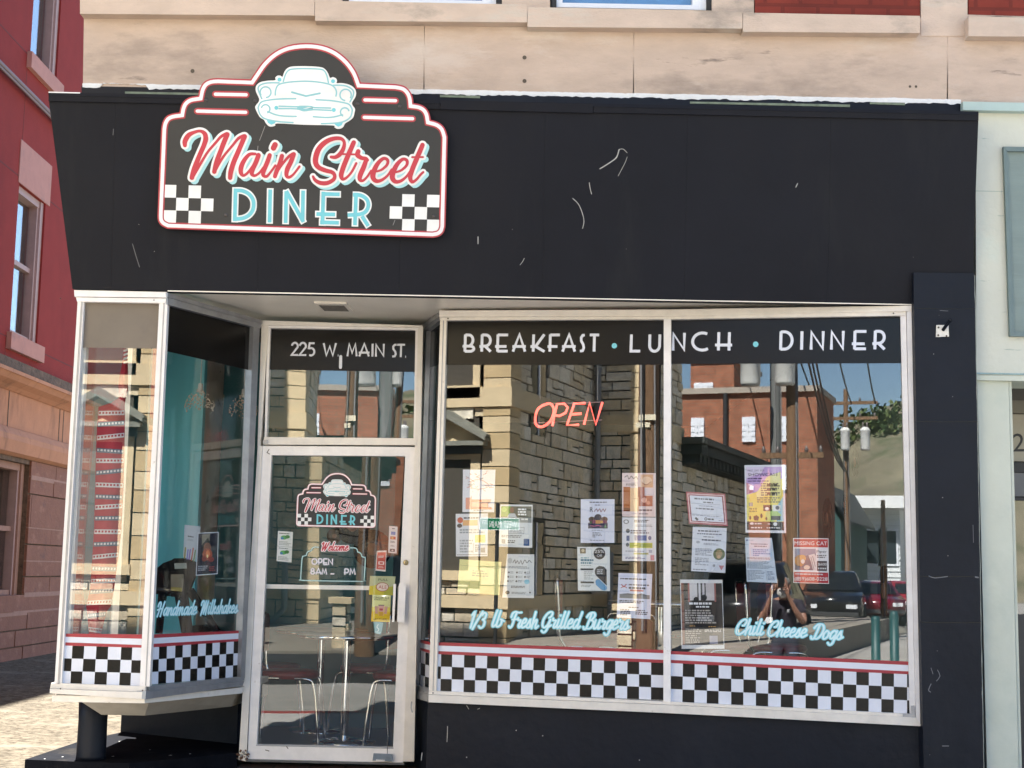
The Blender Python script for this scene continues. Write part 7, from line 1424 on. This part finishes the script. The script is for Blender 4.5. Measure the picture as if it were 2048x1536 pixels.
# ------------------------------------------------------------------ parked vehicles reflected in the glass
TYRE = mat('tyre', (.015, .015, .015), .8); RIM = mat('alloy rim', (.4, .4, .41), .3, metal=.8); CGL = mat('car window', (.012, .014, .016), .05, .1, 3); TAIL = mat('tail light', (.35, .01, .01), .2); HEAD = mat('headlight', (.7, .72, .74), .1)
PROF = {'suv': [(-2.3, .45, .75, .80, .80), (-2.25, .38, 1.0, 1.05, .87), (-2.15, .30, 1.08, 1.62, .90), (-1.2, .28, 1.08, 1.72, .92), (0, .28, 1.06, 1.72, .92), (.55, .28, 1.05, 1.66, .92), (1.15, .28, 1.04, 1.10, .92), (2.1, .32, .98, 1.0, .90), (2.35, .42, .80, .82, .84)],
 'sedan': [(-2.3, .42, .80, .84, .80), (-2.2, .34, .98, 1.0, .86), (-1.5, .28, 1.0, 1.04, .89), (-.8, .27, .98, 1.40, .90), (.1, .27, .96, 1.44, .90), (.5, .27, .95, 1.36, .90), (1.15, .27, .92, .96, .90), (2.1, .32, .82, .84, .87), (2.3, .42, .66, .68, .8)],
 'pickup': [(-2.8, .55, .95, 1.0, .86), (-2.75, .45, 1.08, 1.12, .92), (-1.3, .42, 1.10, 1.12, .94), (-.95, .42, 1.12, 1.72, .94), (0, .42, 1.12, 1.84, .94), (.7, .42, 1.12, 1.76, .94), (1.25, .42, 1.12, 1.18, .94), (2.3, .45, 1.08, 1.1, .92), (2.6, .55, .9, .92, .88)]}
def vehicle(name, kind, col, loc, rz, lab):
    t = thing(name, lab, 'car' if kind != 'pickup' else 'truck', loc, 'cars parked across the street', rz); P = PROF[kind]; paint = mat(lab + ' paint', col, .25, .05, 3, coat=.6)
    mb = MB(); vs = []; n = 10
    for x, zl_, zb_, zr, wd in P:
        wr = wd - .28 * min(1, (zr - zb_) / .5); zm = (zl_ + zb_) / 2
        half = [(wd * .86, zl_), (wd, zl_ + .12), (wd * 1.01, zm), (wd * .97, zb_), (wr, zr)]
        vs += [(x, -a, b) for a, b in half] + [(x, a, b) for a, b in reversed(half)]
    fs = [(i * n + k, i * n + (k + 1) % n, (i + 1) * n + (k + 1) % n, (i + 1) * n + k) for i in range(len(P) - 1) for k in range(n)]; fs += [tuple(range(n - 1, -1, -1)), tuple((len(P) - 1) * n + k for k in range(n))]
    mb.add(vs, fs, paint, True); mb.build('body', t, local=True)
    def qd(i, k0, j, k1, sh=.12, out=.012):
        a, b, c, d = [V(vs[i * n + k0]), V(vs[j * n + k0]), V(vs[j * n + k1]), V(vs[i * n + k1])]; ce = (a + b + c + d) / 4; nn = (b - a).cross(d - a).normalized()
        if nn.dot(ce - V((ce.x * .7, 0, .6))) < 0: nn = -nn
        f = [ce + (q - ce) * (1 - sh) + nn * out for q in (a, b, c, d)]; m2 = MB(); m2.solid(f, [q - nn * .02 for q in f], CGL); return m2
    hi = [i for i, q in enumerate(P) if q[3] - q[2] > .3]
    for i in hi[:-1]:
        for k0, k1 in ((3, 4), (6, 5)): qd(i, k0, i + 1, k1).build('window', t, local=True)
    i = hi[-1]; a = [V(vs[i * n + 4]), V(vs[i * n + 5]), V(vs[(i + 1) * n + 5]), V(vs[(i + 1) * n + 4])]
    for nm, (i, j) in (('windscreen', (hi[-1], hi[-1] + 1)), ('rear_window', (hi[0], hi[0] - 1))):
        a = [V(vs[i * n + 4]), V(vs[i * n + 5]), V(vs[j * n + 5]), V(vs[j * n + 4])]; ce = sum(a, V()) / 4; nn = (a[1] - a[0]).cross(a[3] - a[0]).normalized(); nn = nn if nn.z > 0 or nn.x * (1 if nm == 'windscreen' else -1) > 0 else -nn
        if nn.z < 0: nn = -nn
        f = [ce + (q - ce) * .86 + nn * .015 for q in a]; m2 = MB(); m2.solid(f, [q - nn * .02 for q in f], CGL); m2.build(nm, t, local=True)
    L0, L1 = P[0][0], P[-1][0]; zc_ = (P[0][1] + P[0][3]) / 2 + .12
    for s in (-1, 1):
        mb = MB(); mb.box(L0 - .03, L0 + .06, s * .62 - .14, s * .62 + .14, zc_ - .04, zc_ + .2, TAIL); mb.build('tail_light', t, local=True)
        mb = MB(); mb.box(L1 - .12, L1 + .02, s * .58 - .16, s * .58 + .16, .62, .74, HEAD); mb.build('headlight', t, local=True)
        for x in (L0 * .63, L1 * .63):
            mb = MB(); mb.lathe((x, s * (P[4][4] - .16), .36), [(.2, 0), (.34, .0), (.36, .03), (.36, .17), (.33, .21), (.22, .215)], TYRE, 22, (0, s, 0)); w0 = mb.build('wheel', t, local=True)
            mb = MB(); mb.lathe((x, s * (P[4][4] - .16), .36), [(0, .19), (.05, .2), (.08, .18), (.2, .19), (.225, .2)], RIM, 16, (0, s, 0)); mb.build('rim', w0, local=True)
    mb = MB(); mb.box(L0 - .05, L0 + .1, -.8, .8, .42, .56, mat('bumper', (.05, .05, .05), .5)); mb.box(L1 - .1, L1 + .04, -.78, .78, .4, .52, MATS['bumper']); mb.build('bumper', t, local=True)
    mb = MB(); mb.box(L0 - .06, L0 - .03, -.16, .16, .66, .78, SW); mb.build('number_plate', t, local=True)
    return t
q = refl(1668, 1240, PW, -37); vehicle('parked_suv', 'suv', (.012, .012, .014), (q.x, -37, ZG), 1.45, 'black sport utility car parked beyond the photographer')
q = refl(1738, 1215, PW, -42); vehicle('parked_car', 'sedan', (.14, .010, .018), (q.x, -42, ZG), 1.3, 'maroon saloon parked behind the green bollards')
q = refl(1470, 1230, PW, -22); vehicle('parked_pickup', 'pickup', (.016, .017, .02), (q.x + .4, -22, ZG), 1.5, 'dark pickup truck parked beside the low eaved wing')
q = refl(1815, 1235, PW, -46); vehicle('parked_car', 'sedan', (.25, .012, .018), (q.x, -46, ZG), 1.2, 'bright red saloon parked at the far right end')
